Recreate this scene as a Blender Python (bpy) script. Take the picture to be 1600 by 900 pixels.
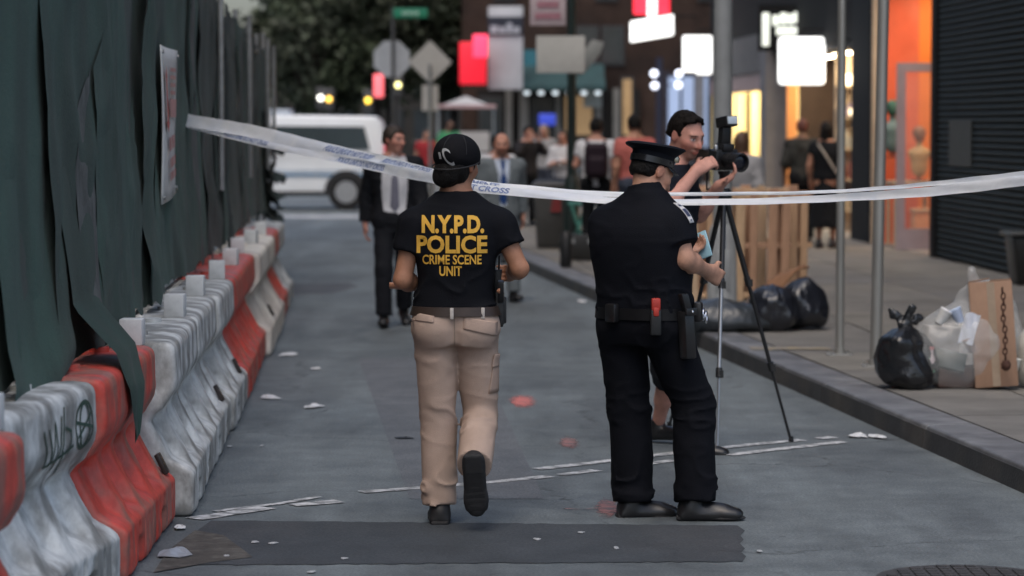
import bpy, bmesh, math, random
import numpy as np
from mathutils import Vector, Matrix
from mathutils.bvhtree import BVHTree

random.seed(7)
for o in list(bpy.data.objects):
    bpy.data.objects.remove(o)
SC = bpy.context.scene
COL = SC.collection

# ------------------------------------------------------------------ camera
CAM_H, HORIZON, FPX = 1.8, 195.0, 4444.4
PITCH = math.atan((450 - HORIZON) / FPX)
cd = bpy.data.cameras.new('camera')
cam = bpy.data.objects.new('camera', cd)
COL.objects.link(cam)
cam.location = (0, 0, CAM_H)
cam.rotation_euler = (math.pi / 2 - PITCH, 0, 0)
cd.sensor_width = 36.0
cd.lens = 36.0 * FPX / 1600
cd.clip_start, cd.clip_end = 0.1, 3000
cd.dof.use_dof = True
cd.dof.focus_distance = 12.9
cd.dof.aperture_fstop = 2.5
cd.dof.aperture_blades = 9
SC.camera = cam

# ------------------------------------------------------------------ dusk sky and soft low sun
SUN_EL, SUN_AZ = math.radians(62), math.radians(200)   # azimuth clockwise from +Y (behind the camera, left)
w = bpy.data.worlds.new('World')
SC.world = w
w.use_nodes = True
nt = w.node_tree
sky = nt.nodes.new('ShaderNodeTexSky')
sky.sky_type = 'NISHITA'
sky.sun_disc = False
sky.sun_elevation = SUN_EL
sky.sun_rotation = SUN_AZ
sky.dust_density = 4.0
sky.air_density = 1.0
sky.ozone_density = 1.0
bg = nt.nodes['Background']
bg.inputs['Strength'].default_value = 0.10
nt.links.new(sky.outputs[0], bg.inputs['Color'])
sl = bpy.data.lights.new('sun', 'SUN')
sun = bpy.data.objects.new('sun', sl)
COL.objects.link(sun)
sl.energy = 0.5
sl.angle = math.radians(70)
sl.color = (1.0, 0.98, 0.94)
sdir = Vector((math.sin(SUN_AZ) * math.cos(SUN_EL), math.cos(SUN_AZ) * math.cos(SUN_EL), math.sin(SUN_EL)))
sun.rotation_euler = (-sdir).to_track_quat('-Z', 'Y').to_euler()
sun.location = (0, 0, 60)
SC.view_settings.view_transform = 'Standard'
SC.view_settings.look = 'None'
SC.view_settings.gamma = 1
SC.view_settings.use_curve_mapping = False
SC.view_settings.exposure = 1.05
SC.cycles.use_denoising = True
SC.cycles.max_bounces = 6

# ------------------------------------------------------------------ helpers
def P(px, py, Y):
    """point of the place seen at photo pixel (px, py) at distance Y"""
    rx = (px - 800) / FPX
    up = (450 - py) / FPX
    ry = math.cos(PITCH) + up * math.sin(PITCH)
    rz = -math.sin(PITCH) + up * math.cos(PITCH)
    t = Y / ry
    return Vector((rx * t, Y, CAM_H + rz * t))

def G(px, py, z=0.0):
    a, b = P(px, py, 10.0), Vector((0, 0, CAM_H))
    d = a - b
    return b + d * ((z - CAM_H) / d.z)

def lin(r, g, b):
    f = lambda v: (v / 255 / 12.92) if v / 255 <= 0.04045 else ((v / 255 + 0.055) / 1.055) ** 2.4
    return (f(r), f(g), f(b))

MATS = {}
def mat(name, color=(0.5, 0.5, 0.5), rough=0.7, var=0.15, scale=6.0, bump=0.0, bscale=None, metal=0.0, emit=None, estr=0.0,
        attr=None, color2=None, spec=0.5, stretch=(1, 1, 1), c2fac=0.5, alpha=None, trans=0.0, sheen=0.0, detail=5.0, coat=0.0):
    if name in MATS:
        return MATS[name]
    m = bpy.data.materials.new(name)
    m.use_nodes = True
    n = m.node_tree.nodes
    L = m.node_tree.links
    b = n['Principled BSDF']
    tc = n.new('ShaderNodeTexCoord')
    mp = n.new('ShaderNodeMapping')
    mp.inputs['Scale'].default_value = stretch
    L.new(tc.outputs['Object'], mp.inputs['Vector'])
    nz = n.new('ShaderNodeTexNoise')
    nz.inputs['Scale'].default_value = scale
    nz.inputs['Detail'].default_value = detail
    nz.inputs['Roughness'].default_value = 0.6
    L.new(mp.outputs[0], nz.inputs['Vector'])
    base = None
    if attr:
        at = n.new('ShaderNodeAttribute')
        at.attribute_name = attr
        base = at.outputs['Color']
    mr = n.new('ShaderNodeMapRange')
    mr.inputs['From Min'].default_value = 0.3
    mr.inputs['From Max'].default_value = 0.7
    mr.inputs['To Min'].default_value = 1 - var
    mr.inputs['To Max'].default_value = 1 + var
    L.new(nz.outputs['Fac'], mr.inputs['Value'])
    if color2 is not None:
        mx = n.new('ShaderNodeMix')
        mx.data_type = 'RGBA'
        nz2 = n.new('ShaderNodeTexNoise')
        nz2.inputs['Scale'].default_value = scale * 0.37
        nz2.inputs['Detail'].default_value = 6
        L.new(mp.outputs[0], nz2.inputs['Vector'])
        r2 = n.new('ShaderNodeMapRange')
        r2.inputs['From Min'].default_value = 0.62 - 0.3 * c2fac
        r2.inputs['From Max'].default_value = 0.80 - 0.3 * c2fac
        L.new(nz2.outputs['Fac'], r2.inputs['Value'])
        L.new(r2.outputs[0], mx.inputs['Factor'])
        mx.inputs['A'].default_value = (*color, 1)
        mx.inputs['B'].default_value = (*color2, 1)
        base = mx.outputs['Result']
    mul = n.new('ShaderNodeVectorMath')
    mul.operation = 'SCALE'
    if base is not None:
        L.new(base, mul.inputs[0])
    else:
        mul.inputs[0].default_value = color
    L.new(mr.outputs[0], mul.inputs['Scale'])
    L.new(mul.outputs[0], b.inputs['Base Color'])
    b.inputs['Roughness'].default_value = rough
    b.inputs['Metallic'].default_value = metal
    b.inputs['Specular IOR Level'].default_value = spec
    b.inputs['Sheen Weight'].default_value = sheen
    b.inputs['Coat Weight'].default_value = coat
    if trans:
        b.inputs['Transmission Weight'].default_value = trans
    if alpha is not None:
        b.inputs['Alpha'].default_value = alpha
    if bump:
        nb = n.new('ShaderNodeTexNoise')
        nb.inputs['Scale'].default_value = bscale or scale * 6
        nb.inputs['Detail'].default_value = 4
        L.new(mp.outputs[0], nb.inputs['Vector'])
        bp = n.new('ShaderNodeBump')
        bp.inputs['Strength'].default_value = bump
        bp.inputs['Distance'].default_value = 0.01
        L.new(nb.outputs['Fac'], bp.inputs['Height'])
        L.new(bp.outputs[0], b.inputs['Normal'])
    if emit is not None:
        b.inputs['Emission Color'].default_value = (*emit, 1)
        b.inputs['Emission Strength'].default_value = estr * 0.55
    MATS[name] = m
    return m

def thing(name, label, cat, loc=(0, 0, 0), group=None):
    o = bpy.data.objects.new(name, None)
    o.empty_display_size = 0.2
    COL.objects.link(o)
    o.location = loc
    tag(o, label, cat, group)
    return o

def tag(o, label=None, cat=None, group=None, kind=None):
    if label: o['label'] = label
    if cat: o['category'] = cat
    if group: o['group'] = group
    if kind: o['kind'] = kind
    return o

def wloc(o):
    v = Vector((0, 0, 0))
    while o is not None:
        v = v + o.location
        o = o.parent
    return v

def link(name, me, m, parent=None, loc=None):
    o = bpy.data.objects.new(name, me)
    COL.objects.link(o)
    if m is not None and not me.materials:
        me.materials.append(m)
    if parent is not None:
        o.parent = parent
    if loc is not None:
        o.location = loc
    return o

def copy_tree(o, parent=None):
    c = o.copy()
    COL.objects.link(c)
    c.parent = parent
    for ch in list(o.children):
        copy_tree(ch, c)
    return c

class MB:
    def __init__(s):
        s.v, s.f = [], []
    def add(s, vs, fs):
        k = len(s.v)
        s.v += [tuple(p) for p in vs]
        s.f += [tuple(i + k for i in f) for f in fs]
        return s
    def hexa(s, p):   # 8 points: bottom 4 ccw, top 4 ccw
        return s.add(p, [(3, 2, 1, 0), (4, 5, 6, 7), (0, 1, 5, 4), (1, 2, 6, 5), (2, 3, 7, 6), (3, 0, 4, 7)])
    def box(s, x0, x1, y0, y1, z0, z1):
        return s.hexa([(x0, y0, z0), (x1, y0, z0), (x1, y1, z0), (x0, y1, z0), (x0, y0, z1), (x1, y0, z1), (x1, y1, z1), (x0, y1, z1)])
    def obox(s, c, h, X=(1, 0, 0), Y=(0, 1, 0), Z=(0, 0, 1)):
        c, X, Y, Z = Vector(c), Vector(X).normalized(), Vector(Y).normalized(), Vector(Z).normalized()
        return s.hexa([c + X * h[0] * a + Y * h[1] * b + Z * h[2] * d for d in (-1, 1) for a, b in ((-1, -1), (1, -1), (1, 1), (-1, 1))])
    def loft(s, rings, cap=True, close=True):
        n = len(rings[0])
        vs = [p for r in rings for p in r]
        fs = []
        for i in range(len(rings) - 1):
            for j in range(n if close else n - 1):
                a, b = i * n + j, i * n + (j + 1) % n
                fs.append((a, b, b + n, a + n))
        if cap:
            fs.append(tuple(reversed(range(n))))
            fs.append(tuple(range((len(rings) - 1) * n, len(rings) * n)))
        return s.add(vs, fs)
    def tube(s, pts, r, n=8, cap=True):
        pts = [Vector(p) for p in pts]
        rr = r if isinstance(r, (list, tuple)) else [r] * len(pts)
        rings = []
        ref = None
        for i, p in enumerate(pts):
            d = (pts[min(i + 1, len(pts) - 1)] - pts[max(i - 1, 0)])
            d = d.normalized() if d.length > 1e-9 else Vector((0, 0, 1))
            if ref is None:
                ref = d.orthogonal().normalized()
            ref = (ref - d * ref.dot(d)).normalized()
            q = d.cross(ref)
            rings.append([p + (ref * math.cos(a) + q * math.sin(a)) * rr[i] for a in (2 * math.pi * k / n for k in range(n))])
        return s.loft(rings, cap)
    def prism(s, poly, vec):
        poly = [Vector(p) for p in poly]
        vec = Vector(vec)
        return s.loft([poly, [p + vec for p in poly]])
    def lathe(s, c, prof, n=16, sx=1.0, sy=1.0):
        c = Vector(c)
        return s.loft([[c + Vector((math.cos(2 * math.pi * k / n) * r * sx, math.sin(2 * math.pi * k / n) * r * sy, z)) for k in range(n)] for r, z in prof])
    def build(s, name, m, parent=None, smooth=False, bevel=0.0, bseg=2, origin=None):
        me = bpy.data.meshes.new(name)
        off = wloc(parent) if parent is not None else Vector(origin or (0, 0, 0))
        me.from_pydata([(p[0] - off.x, p[1] - off.y, p[2] - off.z) for p in s.v], [], s.f)
        bm = bmesh.new()
        bm.from_mesh(me)
        bmesh.ops.recalc_face_normals(bm, faces=bm.faces)
        if bevel > 0:
            es = [e for e in bm.edges if len(e.link_faces) == 2 and e.calc_face_angle(0) > 0.6]
            bmesh.ops.bevel(bm, geom=es, offset=bevel, segments=bseg, affect='EDGES', clamp_overlap=True, profile=0.5)
        bm.to_mesh(me)
        bm.free()
        if smooth or bevel > 0:
            me.polygons.foreach_set('use_smooth', [True] * len(me.polygons))
            if smooth != 'all':
                try:
                    me.set_sharp_from_angle(angle=math.radians(42))
                except Exception:
                    pass
        me.update()
        return link(name, me, m, parent, None if parent is not None else off)

def grid(nu, nv, fn):
    vs = [fn(i / nu, j / nv) for j in range(nv + 1) for i in range(nu + 1)]
    fs = [(j * (nu + 1) + i, j * (nu + 1) + i + 1, (j + 1) * (nu + 1) + i + 1, (j + 1) * (nu + 1) + i) for j in range(nv) for i in range(nu)]
    return vs, fs

# ------------------------------------------------------------------ numpy noise and signed-distance modelling
def _h(ix, iy, iz, seed):
    h = (ix.astype(np.int64) * 374761393 + iy.astype(np.int64) * 668265263 + iz.astype(np.int64) * 1274126177 + seed * 144269) & 0xffffffff
    h = ((h ^ (h >> 13)) * 1274126177) & 0xffffffff
    h = (h ^ (h >> 16)) & 0xffff
    return h.astype(np.float32) / 65535.0

def vnoise(Q, seed=0):
    i = np.floor(Q).astype(np.int64)
    f = (Q - i).astype(np.float32)
    f = f * f * (3 - 2 * f)
    x, y, z = i[:, 0], i[:, 1], i[:, 2]
    r = 0
    for dx in (0, 1):
        for dy in (0, 1):
            for dz in (0, 1):
                wgt = (f[:, 0] if dx else 1 - f[:, 0]) * (f[:, 1] if dy else 1 - f[:, 1]) * (f[:, 2] if dz else 1 - f[:, 2])
                r = r + wgt * _h(x + dx, y + dy, z + dz, seed)
    return r - 0.5

A3 = lambda v: np.array(v, dtype=np.float32)

class SDF:
    def __init__(s):
        s.ops = []
    def op(s, f, lo, hi, k=0.02, mode='u'):
        s.ops.append((f, A3(lo), A3(hi), k, mode))
        return s
    def cone(s, a, b, ra, rb, k=0.02, mode='u', flat=None):
        a, b = A3(a), A3(b)
        ab = b - a
        L2 = float(ab @ ab) + 1e-9
        R = max(ra, rb)
        def f(Q):
            pa = Q - a
            t = np.clip(pa @ ab / L2, 0, 1)
            d = pa - t[:, None] * ab
            if flat is not None:      # (axis, factor): thinner along the axis
                n = A3(flat[0])
                c = d @ n
                d = d + np.outer(c * (1 / flat[1] - 1), n)
                return (np.sqrt((d * d).sum(1)) - (ra + (rb - ra) * t)) * max(0.5, flat[1])
            return np.sqrt((d * d).sum(1)) - (ra + (rb - ra) * t)
        return s.op(f, np.minimum(a, b) - R, np.maximum(a, b) + R, k, mode)
    def chain(s, pts, rs, k=0.02, **kw):
        for i in range(len(pts) - 1):
            s.cone(pts[i], pts[i + 1], rs[i], rs[i + 1], k, **kw)
        return s
    def ell(s, c, r, R=None, k=0.02, mode='u'):
        c, r = A3(c), A3(r)
        M = np.eye(3, dtype=np.float32) if R is None else A3(R)   # rows: local axes
        def f(Q):
            q = (Q - c) @ M.T
            k0 = np.sqrt(((q / r) ** 2).sum(1)) + 1e-6
            k1 = np.sqrt(((q / (r * r)) ** 2).sum(1)) + 1e-6
            return k0 * (k0 - 1) / k1
        m = float(r.max())
        return s.op(f, c - m, c + m, k, mode)
    def box(s, c, h, R=None, rd=0.01, k=0.01, mode='u'):
        c, h = A3(c), A3(h)
        M = np.eye(3, dtype=np.float32) if R is None else A3(R)
        def f(Q):
            q = np.abs((Q - c) @ M.T) - (h - rd)
            return np.sqrt((np.maximum(q, 0) ** 2).sum(1)) + np.minimum(q.max(1), 0) - rd
        m = float(np.sqrt((h * h).sum()))
        return s.op(f, c - m, c + m, k, mode)
    def plane(s, p, n, k=0.004):   # keep the side the normal points away from
        p, n = A3(p), A3(n) / np.linalg.norm(n)
        return s.op(lambda Q: (Q - p) @ n, (-1e3,) * 3, (1e3,) * 3, k, 'i')
    def cut(s, f, lo=(-1e3,) * 3, hi=(1e3,) * 3, k=0.004):
        return s.op(f, lo, hi, k, 's')
    def disp(s, f):
        return s.op(f, (-1e3,) * 3, (1e3,) * 3, 0, 'd')
    def ev(s, Q):
        lo, hi = Q.min(0), Q.max(0)
        d = np.full(len(Q), 0.5, np.float32)
        for f, a, b, k, mode in s.ops:
            if mode in 'us' and (np.any(a - 0.07 - k > hi) or np.any(b + 0.07 + k < lo)):
                continue
            e = f(Q).astype(np.float32)
            if mode == 'u':
                if k > 0:
                    h = np.maximum(k - np.abs(d - e), 0) / k
                    d = np.minimum(d, e) - h * h * k * 0.25
                else:
                    d = np.minimum(d, e)
            elif mode == 'd':
                d = d + e
            else:
                if mode == 's':
                    e = -e
                if k > 0:
                    h = np.maximum(k - np.abs(d - e), 0) / k
                    d = np.maximum(d, e) + h * h * k * 0.25
                else:
                    d = np.maximum(d, e)
        return d
    def bounds(s):
        los = [o[1] for o in s.ops if o[4] == 'u']
        his = [o[2] for o in s.ops if o[4] == 'u']
        return np.min(los, 0), np.max(his, 0)
    def mesh(s, name, res, m, parent, col=None, pad=0.03, smooth_it=1):
        lo, hi = s.bounds()
        lo, hi = lo - pad, hi + pad
        B = 8
        nb = np.maximum(1, np.ceil((hi - lo) / (res * B)).astype(int))
        n = nb * B + 1
        V = np.full(n, 0.5, np.float32)
        bi = np.stack(np.meshgrid(*[np.arange(k) for k in nb], indexing='ij'), -1).reshape(-1, 3)
        cen = (lo + (bi * B + B / 2) * res).astype(np.float32)
        # rough distance at block centres, in slabs so that culling works
        dc = np.empty(len(cen), np.float32)
        ch = max(1, 240)
        for i in range(0, len(cen), ch):
            dc[i:i + ch] = s.ev(cen[i:i + ch])
        act = np.abs(dc) < res * B * 0.87 * 1.35 + 0.012
        insd = (~act) & (dc < 0)
        o = np.stack(np.meshgrid(*[np.arange(B + 1)] * 3, indexing='ij'), -1).reshape(-1, 3)
        for b in bi[insd]:
            x, y, z = b * B
            V[x:x + B + 1, y:y + B + 1, z:z + B + 1] = -0.5
        ab = bi[act]
        ab = ab[np.lexsort((ab[:, 1] // 3, ab[:, 0] // 3, ab[:, 2] // 2))]
        for i in range(0, len(ab), 14):
            g = ab[i:i + 14]
            idx = (g[:, None, :] * B + o[None]).reshape(-1, 3)
            d = s.ev((lo + idx * res).astype(np.float32))
            V[idx[:, 0], idx[:, 1], idx[:, 2]] = d
        S = V < 0
        c8 = np.stack([S[dx:dx + n[0] - 1, dy:dy + n[1] - 1, dz:dz + n[2] - 1] for dx in (0, 1) for dy in (0, 1) for dz in (0, 1)])
        anyv, allv = c8.any(0), c8.all(0)
        ci = np.argwhere(anyv & ~allv)
        if not len(ci):
            print('EMPTY SDF', name)
            return None
        vid = np.full(n - 1, -1, np.int64)
        vid[ci[:, 0], ci[:, 1], ci[:, 2]] = np.arange(len(ci))
        cor = np.array([(dx, dy, dz) for dx in (0, 1) for dy in (0, 1) for dz in (0, 1)])
        val = np.stack([V[ci[:, 0] + c[0], ci[:, 1] + c[1], ci[:, 2] + c[2]] for c in cor], 1)
        acc = np.zeros((len(ci), 3), np.float64)
        cnt = np.zeros(len(ci))
        for a in range(8):
            for b in range(a + 1, 8):
                if np.abs(cor[a] - cor[b]).sum() != 1:
                    continue
                va, vb = val[:, a], val[:, b]
                x = (va < 0) != (vb < 0)
                t = np.where(x, va / np.where(x, va - vb, 1), 0)
                acc += np.where(x[:, None], cor[a] + t[:, None] * (cor[b] - cor[a]), 0)
                cnt += x
        vp = lo + (ci + acc / cnt[:, None]) * res
        quads = []
        for ax in range(3):
            u, v = (ax + 1) % 3, (ax + 2) % 3
            sl0 = [slice(None)] * 3
            sl1 = [slice(None)] * 3
            sl0[ax] = slice(0, -1)
            sl1[ax] = slice(1, None)
            d = S[tuple(sl0)] != S[tuple(sl1)]
            e = np.argwhere(d)
            e = e[(e[:, u] > 0) & (e[:, v] > 0) & (e[:, u] < n[u] - 1) & (e[:, v] < n[v] - 1)]
            fl = S[e[:, 0], e[:, 1], e[:, 2]]
            def cell(du, dv):
                q = e.copy()
                q[:, u] -= du
                q[:, v] -= dv
                return vid[q[:, 0], q[:, 1], q[:, 2]]
            q = np.stack([cell(1, 1), cell(0, 1), cell(0, 0), cell(1, 0)], 1)
            q[~fl] = q[~fl][:, ::-1]
            quads.append(q)
        Fq = np.concatenate(quads)
        Fq = Fq[(Fq >= 0).all(1)]
        for _ in range(smooth_it):       # light relaxation
            sm = np.zeros_like(vp)
            ct = np.zeros(len(vp))
            for j in range(4):
                a, b = Fq[:, j], Fq[:, (j + 1) % 4]
                for ax in range(3):
                    sm[:, ax] += np.bincount(a, vp[b, ax], len(vp)) + np.bincount(b, vp[a, ax], len(vp))
                ct += np.bincount(a, minlength=len(vp)) + np.bincount(b, minlength=len(vp))
            vp = vp * 0.5 + 0.5 * sm / np.maximum(ct, 1)[:, None]
        off = wloc(parent) if parent is not None else Vector((0, 0, 0))
        me = bpy.data.meshes.new(name)
        me.vertices.add(len(vp))
        me.vertices.foreach_set('co', (vp - np.array(off)).astype(np.float32).ravel())
        me.loops.add(len(Fq) * 4)
        me.loops.foreach_set('vertex_index', Fq.astype(np.int32).ravel())
        me.polygons.add(len(Fq))
        me.polygons.foreach_set('loop_start', np.arange(0, len(Fq) * 4, 4, dtype=np.int32))
        me.polygons.foreach_set('use_smooth', np.ones(len(Fq), bool))
        me.update(calc_edges=True)
        me.validate()
        if col is not None:
            at = me.color_attributes.new('Col', 'FLOAT_COLOR', 'POINT')
            cc = np.ones((len(vp), 4), np.float32)
            cc[:, :3] = col(vp.astype(np.float32))
            at.data.foreach_set('color', cc.ravel())
        ob = link(name, me, m, parent)
        ob['_np'] = 0
        del ob['_np']
        return ob

def bvh_of(o):
    me = o.data
    off = wloc(o)
    return BVHTree.FromPolygons([v.co + off for v in me.vertices], [p.vertices[:] for p in me.polygons])

def text_mesh(txt, size, bold=0.0, sx=1.0, align='CENTER', shear=0.0, spacing=1.0):
    cu = bpy.data.curves.new('t', 'FONT')
    cu.body = txt
    cu.size = size
    cu.offset = bold
    cu.align_x = align
    cu.shear = shear
    cu.space_character = spacing
    cu.resolution_u = 3
    ob = bpy.data.objects.new('t', cu)
    COL.objects.link(ob)
    dg = bpy.context.evaluated_depsgraph_get()
    dg.update()
    me = bpy.data.meshes.new_from_object(ob.evaluated_get(dg))
    bm = bmesh.new()
    bm.from_mesh(me)
    bmesh.ops.triangulate(bm, faces=bm.faces)
    for _ in range(3):
        lo = [e for e in bm.edges if e.calc_length() > size * 0.25]
        if not lo:
            break
        bmesh.ops.subdivide_edges(bm, edges=lo, cuts=1)
        bmesh.ops.triangulate(bm, faces=[f for f in bm.faces if len(f.verts) > 3])
    vs = [(v.co.x * sx, v.co.y) for v in bm.verts]
    bm.verts.index_update()
    fs = [tuple(v.index for v in f.verts) for f in bm.faces]
    bm.free()
    bpy.data.objects.remove(ob)
    bpy.data.meshes.remove(me)
    bpy.data.curves.remove(cu)
    return vs, fs

def wrap(name, vs3, fs, bvh, direction, off, m, parent):
    """lay flat geometry on a surface: every vertex is cast along direction onto it"""
    d = Vector(direction).normalized()
    out = []
    last = None
    for p in vs3:
        p = Vector(p)
        h, nrm, _, _ = bvh.ray_cast(p - d * 0.6, d, 1.2)
        if h is None:
            h = p if last is None else p + d * ((last - p).dot(d))
        last = h
        out.append(h - d * off)
    mb = MB().add(out, fs)
    return mb.build(name, m, parent, smooth='all')
# ------------------------------------------------------------------ people
def fr(f):
    f = Vector((f[0], f[1], 0)).normalized()
    return f, Vector((f.y, -f.x, 0))

def head_R(f, pitch=0.0, roll=0.0):
    """rows: right, forward, up; pitch > 0 looks down"""
    f, r = fr(f)
    z = Vector((0, 0, 1))
    fw = f * math.cos(pitch) - z * math.sin(pitch)
    up = r.cross(fw)
    up2 = up * math.cos(roll) + r * math.sin(roll)
    r2 = fw.cross(up2)
    return np.array([r2, fw, up2], dtype=np.float32)

def torso_f(secs, f, p=2.4):
    """secs: (z, half width, half depth, centre x, centre y) bottom to top"""
    f, r = fr(f)
    T = np.array(secs, dtype=np.float32)
    z, a, b, cx, cy = T.T
    fx, fy, rx, ry = f.x, f.y, r.x, r.y
    def fn(Q):
        h = np.clip(Q[:, 2], z[0], z[-1])
        A, B = np.interp(h, z, a), np.interp(h, z, b)
        dx, dy = Q[:, 0] - np.interp(h, z, cx), Q[:, 1] - np.interp(h, z, cy)
        u, v = np.abs(dx * rx + dy * ry) / A, np.abs(dx * fx + dy * fy) / B
        d = ((u ** p + v ** p) ** (1 / p) - 1) * np.minimum(A, B)
        return np.maximum(d, np.maximum(z[0] - Q[:, 2], Q[:, 2] - z[-1]))
    m = max(a.max(), b.max()) + 0.02
    return fn, (cx.min() - m, cy.min() - m, z[0]), (cx.max() + m, cy.max() + m, z[-1])

def smooth_secs(secs, n=24):
    T = np.array(secs, dtype=float)
    zz = np.linspace(T[0, 0], T[-1, 0], n)
    t = T[:, 0]
    out = [zz]
    for c in range(1, T.shape[1]):       # monotone-ish cubic
        y = T[:, c]
        m = np.gradient(y, t)
        i = np.clip(np.searchsorted(t, zz) - 1, 0, len(t) - 2)
        h = t[i + 1] - t[i]
        s = (zz - t[i]) / h
        out.append((2 * s**3 - 3 * s**2 + 1) * y[i] + (s**3 - 2 * s**2 + s) * h * m[i] + (-2 * s**3 + 3 * s**2) * y[i + 1] + (s**3 - s**2) * h * m[i + 1])
    return [tuple(r) for r in np.array(out).T]

def sleeve(s, a, b, ra, rb, k=0.03, cap=True, flat=None):
    a, b = A3(a), A3(b)
    ab = b - a
    L = float(np.linalg.norm(ab))
    n = ab / L
    def f(Q):
        pa = Q - a
        t = pa @ n
        tt = np.clip(t / L, 0, 1)
        d = pa - (tt * L)[:, None] * n
        e = np.sqrt((d * d).sum(1)) - (ra + (rb - ra) * tt)
        return np.maximum(e, t - L) if cap else e
    R = max(ra, rb)
    s.op(f, np.minimum(a, b) - R, np.maximum(a, b) + R, k, 'u')

def wrinkle(amp, fx=9, fz=16, seed=0, warp=0.06, zc=None, ridge=True):
    """cloth folds; zc: list of (height, spread, gain) where folds gather"""
    def f(Q):
        wq = Q * 5.0
        off = np.stack([vnoise(wq, seed + 1), vnoise(wq, seed + 2), vnoise(wq, seed + 3)], 1) * warp * 2
        q = (Q + off) * A3((fx, fx, fz))
        n1 = vnoise(q, seed + 4)
        rg = np.clip(1 - np.abs(n1) * 5.0, 0, 1)
        v = rg * rg * 1.1 - .25 if ridge else n1
        v = v + 0.9 * vnoise(q * .55, seed + 6) + 0.35 * vnoise(q * 2.3, seed + 5)
        g = np.full(len(Q), 1.0 if zc is None else 0.35, np.float32)
        if zc:
            for z0, sp, ga in zc:
                g = g + ga * np.exp(-((Q[:, 2] - z0) / sp) ** 2)
        return -amp * v * g
    return f

def sdf_head(s, c, R, sc=1.0, ears=True, jaw=1.0):
    c = A3(c)
    L = lambda x, y, z: c + (A3((x, y, z)) * sc) @ R
    E = lambda p, r, k=0.02, mode='u': s.ell(L(*p), A3(r) * sc, R, k * sc, mode)
    E((0, -.012, .028), (.074, .094, .088), 0)
    E((0, .030, -.035), (.058 * jaw, .062, .076), .04)
    E((0, .058, -.094), (.030 * jaw, .026, .022), .03)
    E((0, .078, .024), (.052, .020, .014), .02)
    for sg in (-1, 1):
        E((sg * .040, .062, -.022), (.022, .022, .020), .03)
        E((sg * .031, .096, .002), (.016, .014, .011), .012, 's')
        E((sg * .031, .077, .002), (.013, .013, .011), .004)
        if ears:
            E((sg * .077, -.008, -.006), (.009, .019, .031), .012)
            E((sg * .085, -.002, -.004), (.006, .010, .018), .006, 's')
    s.cone(L(0, .092, .012), L(0, .112, -.030), .009 * sc, .014 * sc, .016 * sc)
    for sg in (-1, 1):
        E((sg * .013, .100, -.034), (.010, .012, .009), .010)
    E((0, .088, -.060), (.026, .014, .008), .010)
    E((0, .087, -.071), (.022, .013, .008), .008)

def skin_col(base, c, R, sc=1.0, brow=(0.03, 0.02, 0.015), lips=None, stubble=None, ruddy=0.25):
    c = A3(c)
    base = A3(base)
    lips = A3(lips if lips is not None else base * A3((.85, .55, .55)))
    def f(Q):
        q = ((Q - c) @ R.T) / sc
        out = np.tile(base, (len(Q), 1))
        n = vnoise(Q * 28, 3)
        out = out * (1 + 0.16 * n[:, None])
        near = np.exp(-((q / .16) ** 2).sum(1))
        def blob(p, r):
            e = (((q - A3(p)) / A3(r)) ** 2).sum(1)
            return np.clip(1.6 - e, 0, 1)
        def mixin(w, col):
            out[:] = out * (1 - w[:, None]) + A3(col) * w[:, None]
        for sg in (-1, 1):
            mixin(ruddy * blob((sg * .05, .07, -.03), (.03, .04, .03)), base * A3((1.05, .68, .62)))
            mixin(.35 * blob((sg * .078, -.005, -.005), (.02, .03, .04)), base * A3((1.05, .62, .58)))
        mixin(ruddy * 1.2 * blob((0, .115, -.028), (.02, .02, .02)), base * A3((1.05, .66, .6)))
        if stubble is not None:
            mixin(.75 * np.clip(blob((0, .07, -.085), (.065, .06, .035)) , 0, 1), stubble)
            mixin(.6 * blob((0, .1, -.048), (.034, .03, .007)), stubble)
        mixin(.9 * blob((0, .1, -.065), (.024, .03, .009)), lips)
        mixin(.6 * blob((0, .1, -.0655), (.026, .03, .002)), lips * .3)
        for sg in (-1, 1):
            mixin(.55 * blob((sg * .031, .09, .002), (.019, .03, .014)), base * .55)
            mixin(blob((sg * .031, .088, .001), (.013, .02, .0055)), (.55, .52, .5))
            mixin(blob((sg * .031, .09, .001), (.0055, .02, .006)), (.03, .02, .015))
            mixin(.9 * blob((sg * .031, .095, .008), (.016, .03, .0022)), (.02, .015, .012))
            mixin(.9 * blob((sg * .033, .09, .022), (.021, .03, .0048)), brow)
        return out
    return f

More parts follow.
